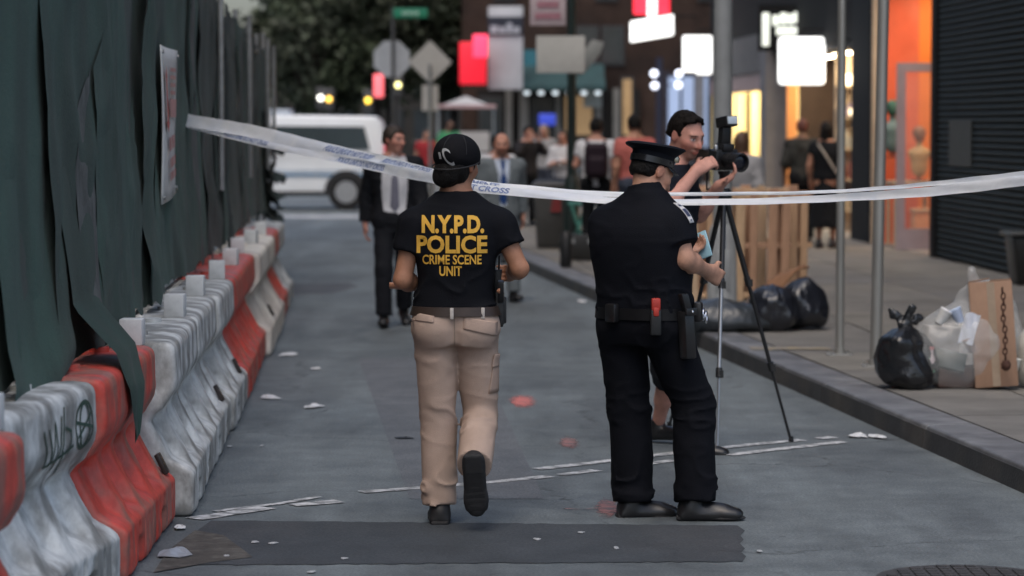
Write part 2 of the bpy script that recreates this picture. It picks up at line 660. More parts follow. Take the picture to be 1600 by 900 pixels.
def sdf_hand(s, wr, d, n, w, curl=0.5, r=.0088, sc=1.0, thumb=1):
    """wr wrist, d hand direction, n palm normal, w thumb side"""
    wr, d, n = Vector(wr), Vector(d).normalized(), Vector(n).normalized()
    n = (n - d * n.dot(d)).normalized()
    w = Vector(w)
    w = (w - d * w.dot(d) - n * w.dot(n)).normalized()
    M = np.array([w, d, n], dtype=np.float32)
    s.box(wr + d * .05 * sc, (.040 * sc, .050 * sc, .015 * sc), M, .014 * sc, .012)
    s.cone(wr - d * .01, wr + d * .03 * sc, .027 * sc, .026 * sc, .02, flat=(n, .72))
    for i, (o, l) in enumerate(((.031, .070), (.011, .080), (-.010, .075), (-.030, .058))):
        b = wr + d * .094 * sc + w * o * sc
        c1 = curl * (0.75 + .12 * i)
        c2 = curl * (1.7 + .15 * i)
        d1 = d * math.cos(c1) + n * math.sin(c1)
        d2 = d * math.cos(c2) + n * math.sin(c2)
        d3 = d * math.cos(c2 * 1.35) + n * math.sin(c2 * 1.35)
        p1 = b + d1 * l * .45 * sc
        p2 = p1 + d2 * l * .32 * sc
        p3 = p2 + d3 * l * .26 * sc
        s.chain([b - d * .012, p1, p2, p3], [r * 1.1 * sc, r * sc, r * .95 * sc, r * .8 * sc], .006)
    t0 = wr + d * .030 * sc + w * .030 * sc
    t1 = t0 + (d * .55 + w * .75 * thumb + n * .25).normalized() * .035 * sc
    t2 = t1 + (d * .85 + w * .30 * thumb + n * .35).normalized() * .034 * sc
    s.chain([t0, t1, t2], [r * 1.45 * sc, r * 1.15 * sc, r * .9 * sc], .010)

def shoe(root, ankle, toe, up, m, res, L=.27, collar=.05, name='shoe', width=1.0, sole_m=None):
    ankle, d, u = Vector(ankle), Vector(toe).normalized(), Vector(up).normalized()
    u = (u - d * u.dot(d)).normalized()
    r = d.cross(u)
    M = np.array([r, d, u], dtype=np.float32)
    b = ankle - u * .085
    k = L / .27
    s = SDF()
    s.box(b + d * .055 * k + u * .020, (.042 * width, .128 * k, .020), M, .018, 0)
    s.cone(b - d * .035 * k + u * .055, b + d * .11 * k + u * .036, .040 * width, .036 * width, .025)
    s.ell(b + d * .135 * k + u * .030, (.044 * width, .060 * k, .030), M, .025)
    sleeve(s, b - d * .022 + u * .05, ankle + u * collar, .045, .046, .02)
    s.plane(b + u * .001, -u, .002)
    o = s.mesh(name, res, m, root)
    s2 = SDF()
    s2.box(b - d * .035 * k + u * .011, (.038 * width, .046 * k, .012), M, .010, 0)
    s2.ell(b + d * .120 * k + u * .011, (.050 * width, .088 * k, .014), M, .006)
    s2.cone(b - d * .01 * k + u * .014, b + d * .08 * k + u * .014, .026 * width, .030 * width, .01, flat=(u, .3))
    for q_ in range(-1, 5):
        s2.box(b + d * (.055 + .028 * q_) * k - u * .001, (.06, .0035, .004), M, .001, .002, 's')
    s2.plane(b, -u, .002)
    s2.mesh('sole', res, sole_m or mat('shoe_rubber', (.018, .018, .019), .8, .2, 30), o)
    return o

M_SKIN = mat('skin', attr='Col', rough=.55, var=.12, scale=30, bump=.2, bscale=260, spec=.35)

def body_mesh(root, J, secs, f, skin, res, hc, HR, hands, leg_r=(.078, .052, .036), arm_r=(.050, .040, .028), hsc=1.0, skin_kw=None, neck_r=.052, p=2.4):
    s = SDF()
    sdf_head(s, hc, HR, hsc)
    nb = A3(J['neck'])
    hb = A3(hc) + (A3((0, -.022, -.055)) * hsc) @ HR
    s.cone(hb, nb, neck_r, neck_r * 1.12, .03)
    fn, lo, hi = torso_f(secs, f, p)
    s.op(fn, lo, hi, .04)
    for sd in 'LR':
        s.chain([J['sh' + sd], J['el' + sd], J['wr' + sd]], [arm_r[0], arm_r[1], arm_r[2]], .02)
        mid = (Vector(J['el' + sd]) * .72 + Vector(J['wr' + sd]) * .28)
        s.ell(mid, (arm_r[1] * 1.06,) * 3, None, .03)
        s.cone(J['neck'], J['sh' + sd], neck_r * .9, arm_r[0], .05)
        s.chain([J['hip' + sd], J['kn' + sd], J['an' + sd]], [leg_r[0], leg_r[1], leg_r[2]], .03)
        kn, an = Vector(J['kn' + sd]), Vector(J['an' + sd])
        s.cone(kn * .8 + an * .2, kn * .5 + an * .5, leg_r[1] * 1.02, leg_r[1] * .95, .03)
        if sd in hands:
            sdf_hand(s, J['wr' + sd], **hands[sd])
    return s.mesh('body', res, M_SKIN, root, skin_col(skin, hc, HR, hsc, **(skin_kw or {})))

def inflate(secs, e, eb=None):
    return [(z, a + e, b + (e if eb is None else eb), x, y) for z, a, b, x, y in secs]

def top_mesh(root, J, secs, f, m, res, name='shirt', e=.018, hem=.95, collar=None, sl=.55, sl_r=(.066, .066, .052), wr=.006, seed=0,
             extra=None, cuts=None, p=2.4, zc=None, neck_hole=.062, slk=.05):
    s = SDF()
    ss = [q for q in inflate(secs, e)]
    zt = J['neck'].z + .0 if collar is None else collar
    zz = np.array([q[0] for q in ss])
    ss = [q for q in ss if hem <= q[0] <= zt + .02]
    lowest = [np.interp(hem, zz, [q[i] for q in inflate(secs, e)]) for i in range(1, 5)]
    ss = [(hem, *lowest)] + [q for q in ss if q[0] > hem + .005]
    fn, lo, hi = torso_f(ss, f, p)
    s.op(fn, lo, hi, 0)
    for sd in 'LR':
        sh, el, wri = Vector(J['sh' + sd]), Vector(J['el' + sd]), Vector(J['wr' + sd])
        s.cone(Vector(J['neck']) - Vector((0, 0, .015)), sh, .055, sl_r[0] * .97, slk)
        if sl <= 1:
            sleeve(s, sh, sh.lerp(el, sl), sl_r[0], sl_r[1], .035)
        else:
            s.cone(sh, el, sl_r[0], sl_r[1], .035)
            sleeve(s, el, el.lerp(wri, sl - 1), sl_r[1], sl_r[2], .03)
    if extra:
        extra(s)
    if collar is not None:
        fn2 = A3(J['neck'])
        cz = collar
        s.cut(lambda Q: cz - Q[:, 2], k=.006)
        s.ops[-1] = (lambda Q: cz - Q[:, 2], A3((fn2[0] - .16, fn2[1] - .16, cz - .05)), A3((fn2[0] + .16, fn2[1] + .16, cz + .3)), .006, 's')
    if cuts:
        cuts(s)
    s.disp(wrinkle(wr, seed=seed, zc=zc))
    return s.mesh(name, res, m, root)

def pants_mesh(root, J, secs, f, m, res, name='trousers', waist=1.0, rad=(.098, .080, .075), wr=.006, seed=0, end=.97, butt=True, extra=None,
               e=.014, zc=None, p=2.5, legk=.03):
    s = SDF()
    T = inflate(secs, e)
    zz = [q[0] for q in T]
    ss = [q for q in T if q[0] < waist - .005]
    ss.append((waist, *[np.interp(waist, zz, [q[i] for q in T]) for i in range(1, 5)]))
    fn, lo, hi = torso_f(ss, f, p)
    s.op(fn, lo, hi, 0)
    ff, rr = fr(f)
    for sd in 'LR':
        h, k, a = Vector(J['hip' + sd]), Vector(J['kn' + sd]), Vector(J['an' + sd])
        s.cone(h, k, rad[0], rad[1], legk)
        sleeve(s, k, k.lerp(a, end), rad[1], rad[2], legk)
        if butt:
            s.ell(h - ff * .045 + Vector((0, 0, .045)), (.094, .098, .105), None, .035)
    if extra:
        extra(s)
    s.disp(wrinkle(wr, fx=8, fz=17, seed=seed + 20, zc=zc))
    return s.mesh(name, res, m, root)

def hair_mesh(root, hc, HR, m, res, sc=1.0, front=.045, low=-.045, thick=.010, zf=.062, name='hair', back_long=0.0, seed=0, bump=.004):
    c = A3(hc)
    s = SDF()
    L = lambda x, y, z: c + (A3((x, y, z)) * sc) @ HR
    s.ell(L(0, -.014, .032), A3((.074 + thick, .094 + thick, .088 + thick * 1.3)) * sc, HR, 0)
    s.ell(L(0, -.055, -.025), A3((.062 + thick * .6, .048 + thick, .06)) * sc, HR, .03)
    if back_long:
        s.cone(L(0, -.07, .0), L(0, -.075, -back_long), .07 * sc, .05 * sc, .04, flat=(HR[1], .7))
        for sg in (-1, 1):
            s.cone(L(sg * .06, -.02, .0), L(sg * .07, -.03, -back_long * .9), .032 * sc, .03 * sc, .04)
    lo_ = low - back_long
    s.cut(lambda Q: np.maximum(front * sc - ((Q - c) @ HR.T)[:, 1] + .25 * ((Q - c) @ HR.T)[:, 2], ((Q - c) @ HR.T)[:, 2] - zf * sc + .022 * vnoise(Q * 45, seed + 30)), k=.006)
    s.cut(lambda Q: ((Q - c) @ HR.T)[:, 2] - lo_ * sc, k=.01)
    s.disp(lambda Q: bump * (vnoise(Q * A3((55, 55, 30)), seed) + vnoise(Q * 110, seed + 1)))
    return s.mesh(name, res, m, root)

BASE_SECS = [(.80, .120, .095), (.90, .165, .118), (.98, .160, .112), (1.08, .145, .105), (1.20, .158, .118), (1.30, .172, .122), (1.38, .170, .108), (1.44, .120, .082), (1.49, .065, .060)]

def secs_for(J, f, k=1.0, wide=1.0, deep=1.0, base=BASE_SECS):
    pel, nk = Vector(J['pelvis']), Vector(J['neck'])
    z0, z1 = base[0][0] * k, base[-1][0] * k
    out = []
    for z, a, b in base:
        t = (z - base[0][0]) / (base[-1][0] - base[0][0])
        out.append((pel.z - .12 * k + t * (nk.z - pel.z + .12 * k), a * k * wide, b * k * deep, pel.x + (nk.x - pel.x) * max(0, t), pel.y + (nk.y - pel.y) * max(0, t)))
    return smooth_secs(out)

# ---- a bystander of the usual build; x, y: ground point, H: height, f: facing
def bystander(label, x, y, H, f, skin, top_m, pants_m, hair_m, group, z0=0.0, stride=0.0, arms=('down', 'down'), sl=.55, wide=1.0, long_hair=0.0,
              bald=False, beard=None, head_f=None, hpitch=.05, jacket=None, shoe_m=None, skirt=None, res=.013, seed=1, bend=0.0, shorts=False, lean=0.0):
    k = H / 1.75
    ff, rr = fr(f)
    o = Vector((x, y, z0))
    root = thing('person', label, 'person', o, group)
    def L(a, b, c):
        return o + rr * (a * k) + ff * (b * k) + Vector((0, 0, c * k))
    J = {}
    for sd, sg in (('L', -1), ('R', 1)):
        st = stride * sg
        J['hip' + sd] = L(sg * .088, 0, .90)
        J['kn' + sd] = L(sg * .098, .03 + st * .55, .49 + abs(st) * .03)
        J['an' + sd] = L(sg * .10, -.02 + st, .088 + (max(0, -st) * .25))
        J['sh' + sd] = L(sg * .180, lean, 1.405)
        mode = arms[0 if sd == 'L' else 1]
        sw = -stride * sg
        if mode == 'down':
            J['el' + sd] = L(sg * .235, -.03 + sw * .3 + lean, 1.13)
            J['wr' + sd] = L(sg * .245, .06 + sw * .7 + lean, .895)
        elif mode == 'phone':
            J['el' + sd] = L(sg * .225, .03 + lean, 1.13)
            J['wr' + sd] = L(sg * .10, .26 + lean, 1.24)
        elif mode == 'up':
            J['el' + sd] = L(sg * .25, .16 + lean, 1.28)
            J['wr' + sd] = L(sg * .09, .24 + lean, 1.50)
        elif mode == 'crossed':
            J['el' + sd] = L(sg * .225, .05 + lean, 1.14)
            J['wr' + sd] = L(-sg * .05, .20 + lean, 1.17 + sg * .02)
        elif mode == 'strap':
            J['el' + sd] = L(sg * .25, -.02 + lean, 1.16)
            J['wr' + sd] = L(sg * .13, .15 + lean, 1.30)
    J['pelvis'] = L(0, 0, .93)
    J['neck'] = L(0, -.012 + lean, 1.475)
    hc = L(0, .03 + lean * 1.3, 1.622)
    HR = head_R(head_f or ff, hpitch)
    secs = secs_for(J, ff, k, wide)
    hands = {}
    for sd, sg in (('L', -1), ('R', 1)):
        d = (J['wr' + sd] - J['el' + sd]).normalized()
        n = -rr * sg if abs(d.z) > .6 else Vector((0, 0, -1))
        hands[sd] = dict(d=d, n=n, w=ff if abs(d.z) > .6 else Vector((0, 0, 1)), curl=.45, r=.0105, sc=k)
    body_mesh(root, J, secs, ff, skin, res * .85, hc, HR, hands, hsc=k, skin_kw=dict(stubble=beard))
    if jacket:
        jm, sm, tm = jacket
        top_mesh(root, J, secs, ff, sm, res, 'dress_shirt', .012, J['pelvis'].z - .02, J['neck'].z + .005 * k, .3, (.06, .06, .05), .002, seed)
        def cuts(s):
            c = A3(J['pelvis'])
            F_, R_ = A3(ff), A3(rr)
            zt = J['neck'].z
            zb = J['pelvis'].z
            def f_(Q):
                q = Q - c
                v = q @ F_
                u = np.abs(q @ R_)
                hw = np.interp(Q[:, 2], [zb - .3, zb + .12, zb + .3, zt - .06, zt + .05], [.06, .035 if not bend else .10, .05 if not bend else .115, .075 if not bend else .11, .08]) * k
                return np.maximum(u - hw, .03 - v)
            s.cut(f_, k=.008)
            s.cut(lambda Q: -np.maximum(zt + .012 - Q[:, 2], -1), k=.004)
            s.ops[-1] = (lambda Q: zt + .010 * k - Q[:, 2], A3((c[0] - .12, c[1] - .12, zt - .02)), A3((c[0] + .12, c[1] + .12, zt + .3)), .004, 's')
        top_mesh(root, J, secs, ff, jm, res, 'suit_jacket', .032, .74 * k + z0, None, 1.93, (.078 * k, .064 * k, .055 * k), .006, seed + 3, cuts=cuts)
        # tie and shirt collar
        t = MB()
        zt = J['neck'].z - .012 * k
        pts = []
        bv = bvh_of(root.children[1])
        rings = []
        for i, (dz, hw) in enumerate(((0, .020), (.03, .016), (.05, .020), (.2, .03), (.36, .036), (.42, .04), (.46, .004))):
            p = Vector((J['neck'].x, J['neck'].y, zt - dz * k))
            h = bv.ray_cast(p + ff * .5, -ff, 1.0)[0]
            h = h if h is not None else p + ff * .1
            rings.append([h + ff * .004 - rr * hw * k, h + ff * .014, h + ff * .004 + rr * hw * k, h - ff * .004])
        t.loft(rings)
        t.build('tie', tm, root, smooth=True)
        cb = MB()
        for sg in (-1, 1):
            a = J['neck'] + Vector((0, 0, .03 * k))
            cb.add([a + rr * sg * .005 + ff * .074 * k, a + rr * sg * .062 * k + ff * .03 * k, a + rr * sg * .066 * k + ff * .028 * k - Vector((0, 0, .04 * k)), a + rr * sg * .032 * k + ff * .09 * k - Vector((0, 0, .062 * k))], [(0, 1, 2, 3)])
        co = cb.build('collar', sm, root, smooth=True)
        md = co.modifiers.new('s', 'SOLIDIFY')
        md.thickness = .006
    else:
        top_mesh(root, J, secs, ff, top_m, res, 'top', .018, (.90 if skirt is None else .94) * k + z0, J['neck'].z + .0, sl, (.066 * k, .066 * k, .05 * k), .007, seed)
    if skirt is not None:
        s = SDF()
        a = J['pelvis'] + Vector((0, 0, .06 * k))
        s.cone(a, L(0, 0, skirt), .15 * k, .24 * k, 0, flat=(A3(ff), .75))
        s.plane(L(0, 0, skirt), (0, 0, -1))
        s.disp(wrinkle(.012, 14, 3, seed))
        s.mesh('skirt', res, pants_m, root)
    else:
        pants_mesh(root, J, secs, ff, pants_m, res, 'shorts' if shorts else 'trousers', 1.0 * k + z0, (.094 * k, .078 * k, .072 * k) if not shorts else (.096 * k, .09 * k, .05 * k), .007, seed, end=.95 if not shorts else .06)
    for sd, sg in (('L', -1), ('R', 1)):
        st = stride * sg
        td = ff + rr * sg * .12 + Vector((0, 0, -.4 if st < -.05 else (.15 if st > .05 else 0)))
        shoe(root, J['an' + sd], td, Vector((0, 0, 1)), shoe_m or mat('leather_black', (.012, .012, .013), .35, .2, 20), res * .9, L=.27 * k)
    if not bald:
        hair_mesh(root, hc, HR, hair_m, res * .8, k, back_long=long_hair, seed=seed)
    return root, J, hc, HR, secs, ff, rr
# ------------------------------------------------------------------ ground, road, kerb, pavement
def nodes_of(name):
    m = bpy.data.materials.new(name)
    m.use_nodes = True
    MATS[name] = m
    return m, m.node_tree.nodes, m.node_tree.links, m.node_tree.nodes['Principled BSDF']

def asphalt(name, c0, c1, c2, rough=.75, seed=0.0, crack=True):
    m, n, L, b = nodes_of(name)
    tc = n.new('ShaderNodeTexCoord')
    mp = n.new('ShaderNodeMapping')
    mp.inputs['Location'].default_value = (seed, seed * .7, 0)
    L.new(tc.outputs['Object'], mp.inputs['Vector'])
    mp2 = n.new('ShaderNodeMapping')
    mp2.inputs['Scale'].default_value = (1.0, .16, 1)
    mp2.inputs['Rotation'].default_value = (0, 0, math.radians(4))
    L.new(tc.outputs['Object'], mp2.inputs['Vector'])
    def noise(scale, det, src=mp):
        x = n.new('ShaderNodeTexNoise')
        x.inputs['Scale'].default_value = scale
        x.inputs['Detail'].default_value = det
        x.inputs['Roughness'].default_value = .65
        L.new(src.outputs[0], x.inputs['Vector'])
        return x
    def ramp(src, a, bb):
        r = n.new('ShaderNodeMapRange')
        r.inputs['From Min'].default_value = a
        r.inputs['From Max'].default_value = bb
        L.new(src, r.inputs['Value'])
        return r.outputs[0]
    def mix(f, a, bb, mode='MIX'):
        x = n.new('ShaderNodeMix')
        x.data_type = 'RGBA'
        x.blend_type = mode
        if isinstance(f, float):
            x.inputs['Factor'].default_value = f
        else:
            L.new(f, x.inputs['Factor'])
        for k, v in (('A', a), ('B', bb)):
            if isinstance(v, tuple):
                x.inputs[k].default_value = (*v, 1)
            else:
                L.new(v, x.inputs[k])
        return x.outputs['Result']
    big = noise(.55, 5)
    lane = noise(1.3, 4, mp2)
    mid = noise(3.5, 6)
    fine = noise(75, 4)
    spk = n.new('ShaderNodeTexVoronoi')
    spk.inputs['Scale'].default_value = 95
    L.new(mp.outputs[0], spk.inputs['Vector'])
    col = mix(ramp(big.outputs['Fac'], .42, .58), c0, c1)
    col = mix(ramp(lane.outputs['Fac'], .45, .7), col, c2)
    mr = n.new('ShaderNodeMapRange')
    mr.inputs['From Min'].default_value = .3
    mr.inputs['From Max'].default_value = .7
    mr.inputs['To Min'].default_value = .76
    mr.inputs['To Max'].default_value = 1.24
    L.new(mid.outputs['Fac'], mr.inputs['Value'])
    mr2 = n.new('ShaderNodeMapRange')
    mr2.inputs['From Min'].default_value = .25
    mr2.inputs['From Max'].default_value = .75
    mr2.inputs['To Min'].default_value = .6
    mr2.inputs['To Max'].default_value = 1.4
    L.new(fine.outputs['Fac'], mr2.inputs['Value'])
    mm = n.new('ShaderNodeMath')
    mm.operation = 'MULTIPLY'
    L.new(mr.outputs[0], mm.inputs[0])
    L.new(mr2.outputs[0], mm.inputs[1])
    vm = n.new('ShaderNodeVectorMath')
    vm.operation = 'SCALE'
    L.new(col, vm.inputs[0])
    L.new(mm.outputs[0], vm.inputs['Scale'])
    out = vm.outputs[0]
    if crack:
        vo = n.new('ShaderNodeTexVoronoi')
        vo.feature = 'DISTANCE_TO_EDGE'
        vo.inputs['Scale'].default_value = .42
        wn = noise(2.2, 4)
        ad = n.new('ShaderNodeVectorMath')
        ad.operation = 'MULTIPLY_ADD'
        L.new(wn.outputs['Color'], ad.inputs[0])
        ad.inputs[1].default_value = (.5, .5, .5)
        L.new(mp.outputs[0], ad.inputs[2])
        L.new(ad.outputs[0], vo.inputs['Vector'])
        cr = n.new('ShaderNodeMapRange')
        cr.inputs['From Min'].default_value = .002
        cr.inputs['From Max'].default_value = .010
        cr.inputs['To Min'].default_value = .55
        cr.inputs['To Max'].default_value = 0
        L.new(vo.outputs['Distance'], cr.inputs['Value'])
        gate = n.new('ShaderNodeMath')
        gate.operation = 'MULTIPLY'
        L.new(cr.outputs[0], gate.inputs[0])
        L.new(ramp(mid.outputs['Fac'], .45, .6), gate.inputs[1])
        out = mix(gate.outputs[0], out, (.018, .018, .02))
        # gum spots
        gs = n.new('ShaderNodeTexVoronoi')
        gs.inputs['Scale'].default_value = 2.1
        L.new(mp.outputs[0], gs.inputs['Vector'])
        gr = n.new('ShaderNodeMapRange')
        gr.inputs['From Min'].default_value = .03
        gr.inputs['From Max'].default_value = .045
        gr.inputs['To Min'].default_value = .5
        gr.inputs['To Max'].default_value = 0
        L.new(gs.outputs['Distance'], gr.inputs['Value'])
        out = mix(gr.outputs[0], out, (.045, .045, .048))
    L.new(out, b.inputs['Base Color'])
    rr_ = n.new('ShaderNodeMapRange')
    rr_.inputs['To Min'].default_value = rough - .18
    rr_.inputs['To Max'].default_value = rough + .12
    L.new(mid.outputs['Fac'], rr_.inputs['Value'])
    L.new(rr_.outputs[0], b.inputs['Roughness'])
    bp = n.new('ShaderNodeBump')
    bp.inputs['Strength'].default_value = .5
    bp.inputs['Distance'].default_value = .006
    L.new(fine.outputs['Fac'], bp.inputs['Height'])
    L.new(bp.outputs[0], b.inputs['Normal'])
    b.inputs['Specular IOR Level'].default_value = .4
    return m

M_ROAD = asphalt('asphalt_worn', (.120, .138, .143), (.086, .099, .105), (.158, .184, .192))
M_PATCH = asphalt('asphalt_dark_patch', (.046, .053, .060), (.056, .059, .064), (.038, .046, .053), .9, 3.0, crack=False)
M_SIDE = mat('pavement_concrete', (.22, .205, .185), .85, .18, 3.0, .3, 120, color2=(.155, .15, .145), c2fac=.6)
M_KERB = mat('kerb_granite', (.165, .170, .178), .55, .22, 7, .25, 160, color2=(.11, .112, .12), c2fac=.6)
M_CHALK = mat('chalk_white', (.52, .53, .54), .9, .25, 40, color2=(.20, .21, .215), c2fac=.6)

road = MB()
vs = [(x, y, 0) for y in (-20, 8, 9, 10, 11, 12, 13, 14, 15, 16, 18, 20, 25, 30, 40, 60, 100, 200, 400, 900) for x in (-400, -60, -8, -4, -2, 0, 2, 4, 8, 60, 400)]
fs = [(j * 11 + i, j * 11 + i + 1, (j + 1) * 11 + i + 1, (j + 1) * 11 + i) for j in range(19) for i in range(10)]
road = road.add(vs, fs).build('road', M_ROAD)
tag(road, kind='structure')

def flat_poly(name, pts, z, m, parent=road):
    return MB().add([(p.x, p.y, z) for p in pts], [tuple(range(len(pts)))]).build(name, m, parent)

rnd = random.Random(5)
def jag_line(p0, p1, n, amp):
    return [p0.lerp(p1, i / n) + Vector((0, rnd.uniform(-amp, amp), 0)) for i in range(n + 1)]

# dark square-cut asphalt repair
pa, pb, pc, pd = G(296, 884), G(1160, 878), G(1152, 822), G(330, 814)
flat_poly('asphalt_patch', jag_line(pa, pb, 70, .016) + [G(1166, 870), G(1158, 864), G(1164, 858), G(1156, 850), G(1162, 844), G(1157, 838), G(1164, 830)] + jag_line(pc, pd, 70, .012) + [G(300, 836), G(318, 852)], .003, M_PATCH)
flat_poly('asphalt_patch', [G(240, 896), G(330, 880), G(395, 872), G(350, 838), G(305, 830), G(262, 862)], .005, mat('grime_dark', (.060, .055, .048), .9, .35, 18, .3, 90, color2=(.10, .095, .085)))
def far_patch(q, c, nm):
    flat_poly('asphalt_patch', [G(*p) for p in q], .0022, asphalt(nm, c, tuple(v * .9 for v in c), tuple(v * 1.15 for v in c), .8, rnd.uniform(0, 9), False))
far_patch([(432, 462), (520, 458), (560, 448), (545, 442), (440, 444)], (.075, .08, .088), 'asphalt_patch_blue')
far_patch([(560, 560), (640, 780), (850, 780), (750, 560)], (.118, .128, .138), 'asphalt_strip_pale')

# chalk / paint lines drawn across the street
def stroke(name, pts, wd, m, z, brk=0.0):
    mb = MB()
    for i in range(len(pts) - 1):
        a, b = G(*pts[i]), G(*pts[i + 1])
        nseg = max(1, int((b - a).length / .12))
        for k in range(nseg):
            if rnd.random() < brk:
                continue
            p, q = a.lerp(b, k / nseg), a.lerp(b, (k + .97) / nseg)
            t = (q - p).normalized()
            nn = Vector((-t.y, t.x, 0))
            w0, w1 = wd * rnd.uniform(.75, 1.1) / 2, wd * rnd.uniform(.75, 1.1) / 2
            j0 = nn * rnd.uniform(-.003, .003)
            mb.add([p - nn * w0 + j0, q - nn * w1 + j0, q + nn * w1 + j0, p + nn * w0 + j0], [(0, 1, 2, 3)])
    for i, v in enumerate(mb.v):
        mb.v[i] = (v[0], v[1], z)
    return mb.build(name, m, road)
stroke('chalk_line', [(303, 812), (420, 794), (532, 784)], .11, M_CHALK, .0048, .05)
stroke('chalk_line', [(335, 800), (430, 789), (500, 777)], .05, M_CHALK, .0050, .3)
stroke('chalk_line', [(565, 770), (660, 763), (760, 755), (860, 745)], .09, M_CHALK, .0048, .12)
stroke('chalk_line', [(876, 743), (960, 732), (1054, 720)], .085, M_CHALK, .0048, .05)
stroke('chalk_line', [(840, 734), (960, 720), (1060, 708), (1180, 695), (1304, 684)], .085, M_CHALK, .0050, .06)
stroke('chalk_line', [(1138, 712), (1230, 701), (1320, 691)], .09, M_CHALK, .0048, .03)
M_PINK = mat('spray_pink', (.60, .19, .17), .8, .3, 30, color2=(.2, .12, .125), c2fac=.35)
def blob_mark(px, py, wx, wy, m, rot=0.0, z=.0045):
    c = G(px, py)
    s = 4444 / c.y
    pts = []
    for k in range(14):
        a = 2 * math.pi * k / 14
        r = rnd.uniform(.8, 1.15)
        u, v = wx / s * math.cos(a) * r, wy / s * c.y / 1.8 * math.sin(a) * r
        pts.append(Vector((c.x + (u - v * rot) * 1.35, c.y + v * 1.35, 0)))
    o = flat_poly('spray_mark', pts, z, m)
    for v_ in o.data.vertices:
        v_.co = v_.co - Vector((c.x, c.y, 0))
    o.location = (c.x, c.y, 0)
def soften(m, sc):
    n, L = m.node_tree.nodes, m.node_tree.links
    tc = n.new('ShaderNodeTexCoord')
    mp = n.new('ShaderNodeVectorMath'); mp.operation = 'MULTIPLY_ADD'
    mp.inputs[1].default_value = (2, 2, 0); mp.inputs[2].default_value = (-1, -1, 0)
    L.new(tc.outputs['Generated'], mp.inputs[0])
    ln = n.new('ShaderNodeVectorMath'); ln.operation = 'LENGTH'
    L.new(mp.outputs[0], ln.inputs[0])
    nz = n.new('ShaderNodeTexNoise'); nz.inputs['Scale'].default_value = sc; nz.inputs['Detail'].default_value = 6
    L.new(tc.outputs['Object'], nz.inputs['Vector'])
    ad = n.new('ShaderNodeMath'); ad.operation = 'MULTIPLY_ADD'; ad.inputs[1].default_value = 1.5
    L.new(nz.outputs['Fac'], ad.inputs[0]); L.new(ln.outputs['Value'], ad.inputs[2])
    r = n.new('ShaderNodeMapRange'); r.inputs['From Min'].default_value = 1.15; r.inputs['From Max'].default_value = 1.6
    r.inputs['To Min'].default_value = .9; r.inputs['To Max'].default_value = 0
    L.new(ad.outputs[0], r.inputs['Value'])
    L.new(r.outputs[0], n['Principled BSDF'].inputs['Alpha'])
soften(M_PINK, 25)
blob_mark(817, 628, 17, 9, M_PINK, .06)
M_PINK2 = mat('spray_pink_faded', (.32, .16, .155), .8, .3, 30, color2=(.14, .12, .125), c2fac=.6)
soften(M_PINK2, 25)
blob_mark(890, 693, 15, 9, M_PINK2)
blob_mark(948, 794, 15, 15, M_PINK2, -.1)
stroke('spray_line', [(866, 795), (905, 797), (940, 796)], .02, M_PINK2, .0045, .15)
# crossing line at the avenue
MB().box(-9, -1.6, 54.8, 56.6, .004, .006).build('crossing_line', mat('road_paint', (.42, .43, .44), .8, .3, 6, color2=(.2, .21, .22)), road)

# kerb and pavement on the right
XK = lambda y: 2.5 - .109 * (y - 13.9)
XB = lambda y: 5.57 - .048 * (y - 30.9)
SZ = .13
M_KFACE = mat('kerb_face_dark', (.035, .036, .038), .6, .3, 5, .3, 60, color2=(.06, .055, .05))  # dark strip along the road side of the kerb
kerb = thing('kerb', None, None, (XK(20), 20, 0))
kerb['kind'] = 'structure'
y = 8.0
while y < 55:
    L_ = 2.6 if y < 40 else 3.4
    a, b = y + .006, y + L_ - .006
    t = Vector((XK(b) - XK(a), b - a, 0)).normalized()
    n_ = Vector((t.y, -t.x, 0))
    pr = []
    for yy in (a, b):
        o = Vector((XK(yy), yy, 0))
        pr.append([o + Vector((0, 0, -.05)), o + n_ * .30 + Vector((0, 0, -.05)), o + n_ * .30 + Vector((0, 0, SZ - .002 + .004 * rnd.random())), o + n_ * .018 + Vector((0, 0, SZ))])
    ks = MB().loft(pr).build('kerb_stone', M_KERB, kerb, bevel=.016, bseg=3)
    fp = []
    for yy in (a, b):
        o = Vector((XK(yy), yy, 0))
        fp.append([o + Vector((0, 0, .0)), o + n_ * .004 + Vector((0, 0, .0)), o + n_ * .017 + Vector((0, 0, SZ - .024)), o + n_ * .012 + Vector((0, 0, SZ - .024))])
    for r_ in fp:
        for v_ in range(4):
            r_[v_] = r_[v_] - n_ * .006
    MB().loft(fp).build('dark_face', M_KFACE, ks)
    y += L_
base = MB()
ys = [8 + 2 * i for i in range(25)]
base.add([p for yy in ys for p in ((XK(yy) + .31, yy, .105), (14, yy, .105))], [(2 * i, 2 * i + 1, 2 * i + 3, 2 * i + 2) for i in range(len(ys) - 1)])
side = base.build('pavement', mat('joint_dirt', (.07, .066, .06), .95, .2, 20))
tag(side, kind='structure')
def clip(poly, p, n):   # keep the side with (q-p).n >= 0
    out = []
    for i in range(len(poly)):
        a, b = poly[i], poly[(i + 1) % len(poly)]
        da, db = (a - p).dot(n), (b - p).dot(n)
        if da >= 0: out.append(a)
        if da * db < 0: out.append(a + (b - a) * (da / (da - db)))
    return out
kn = Vector((1, .109, 0)).normalized()
kp = Vector((XK(20), 20, 0)) + kn * .312
S_ = 1.5
M_SL = [mat('flagstone_%d' % i, c, .85, .16, 3.0, .35, 130, color2=tuple(v * .72 for v in c), c2fac=.45) for i, c in enumerate(((.165, .158, .145), (.152, .146, .135), (.178, .168, .148), (.145, .141, .136)))]
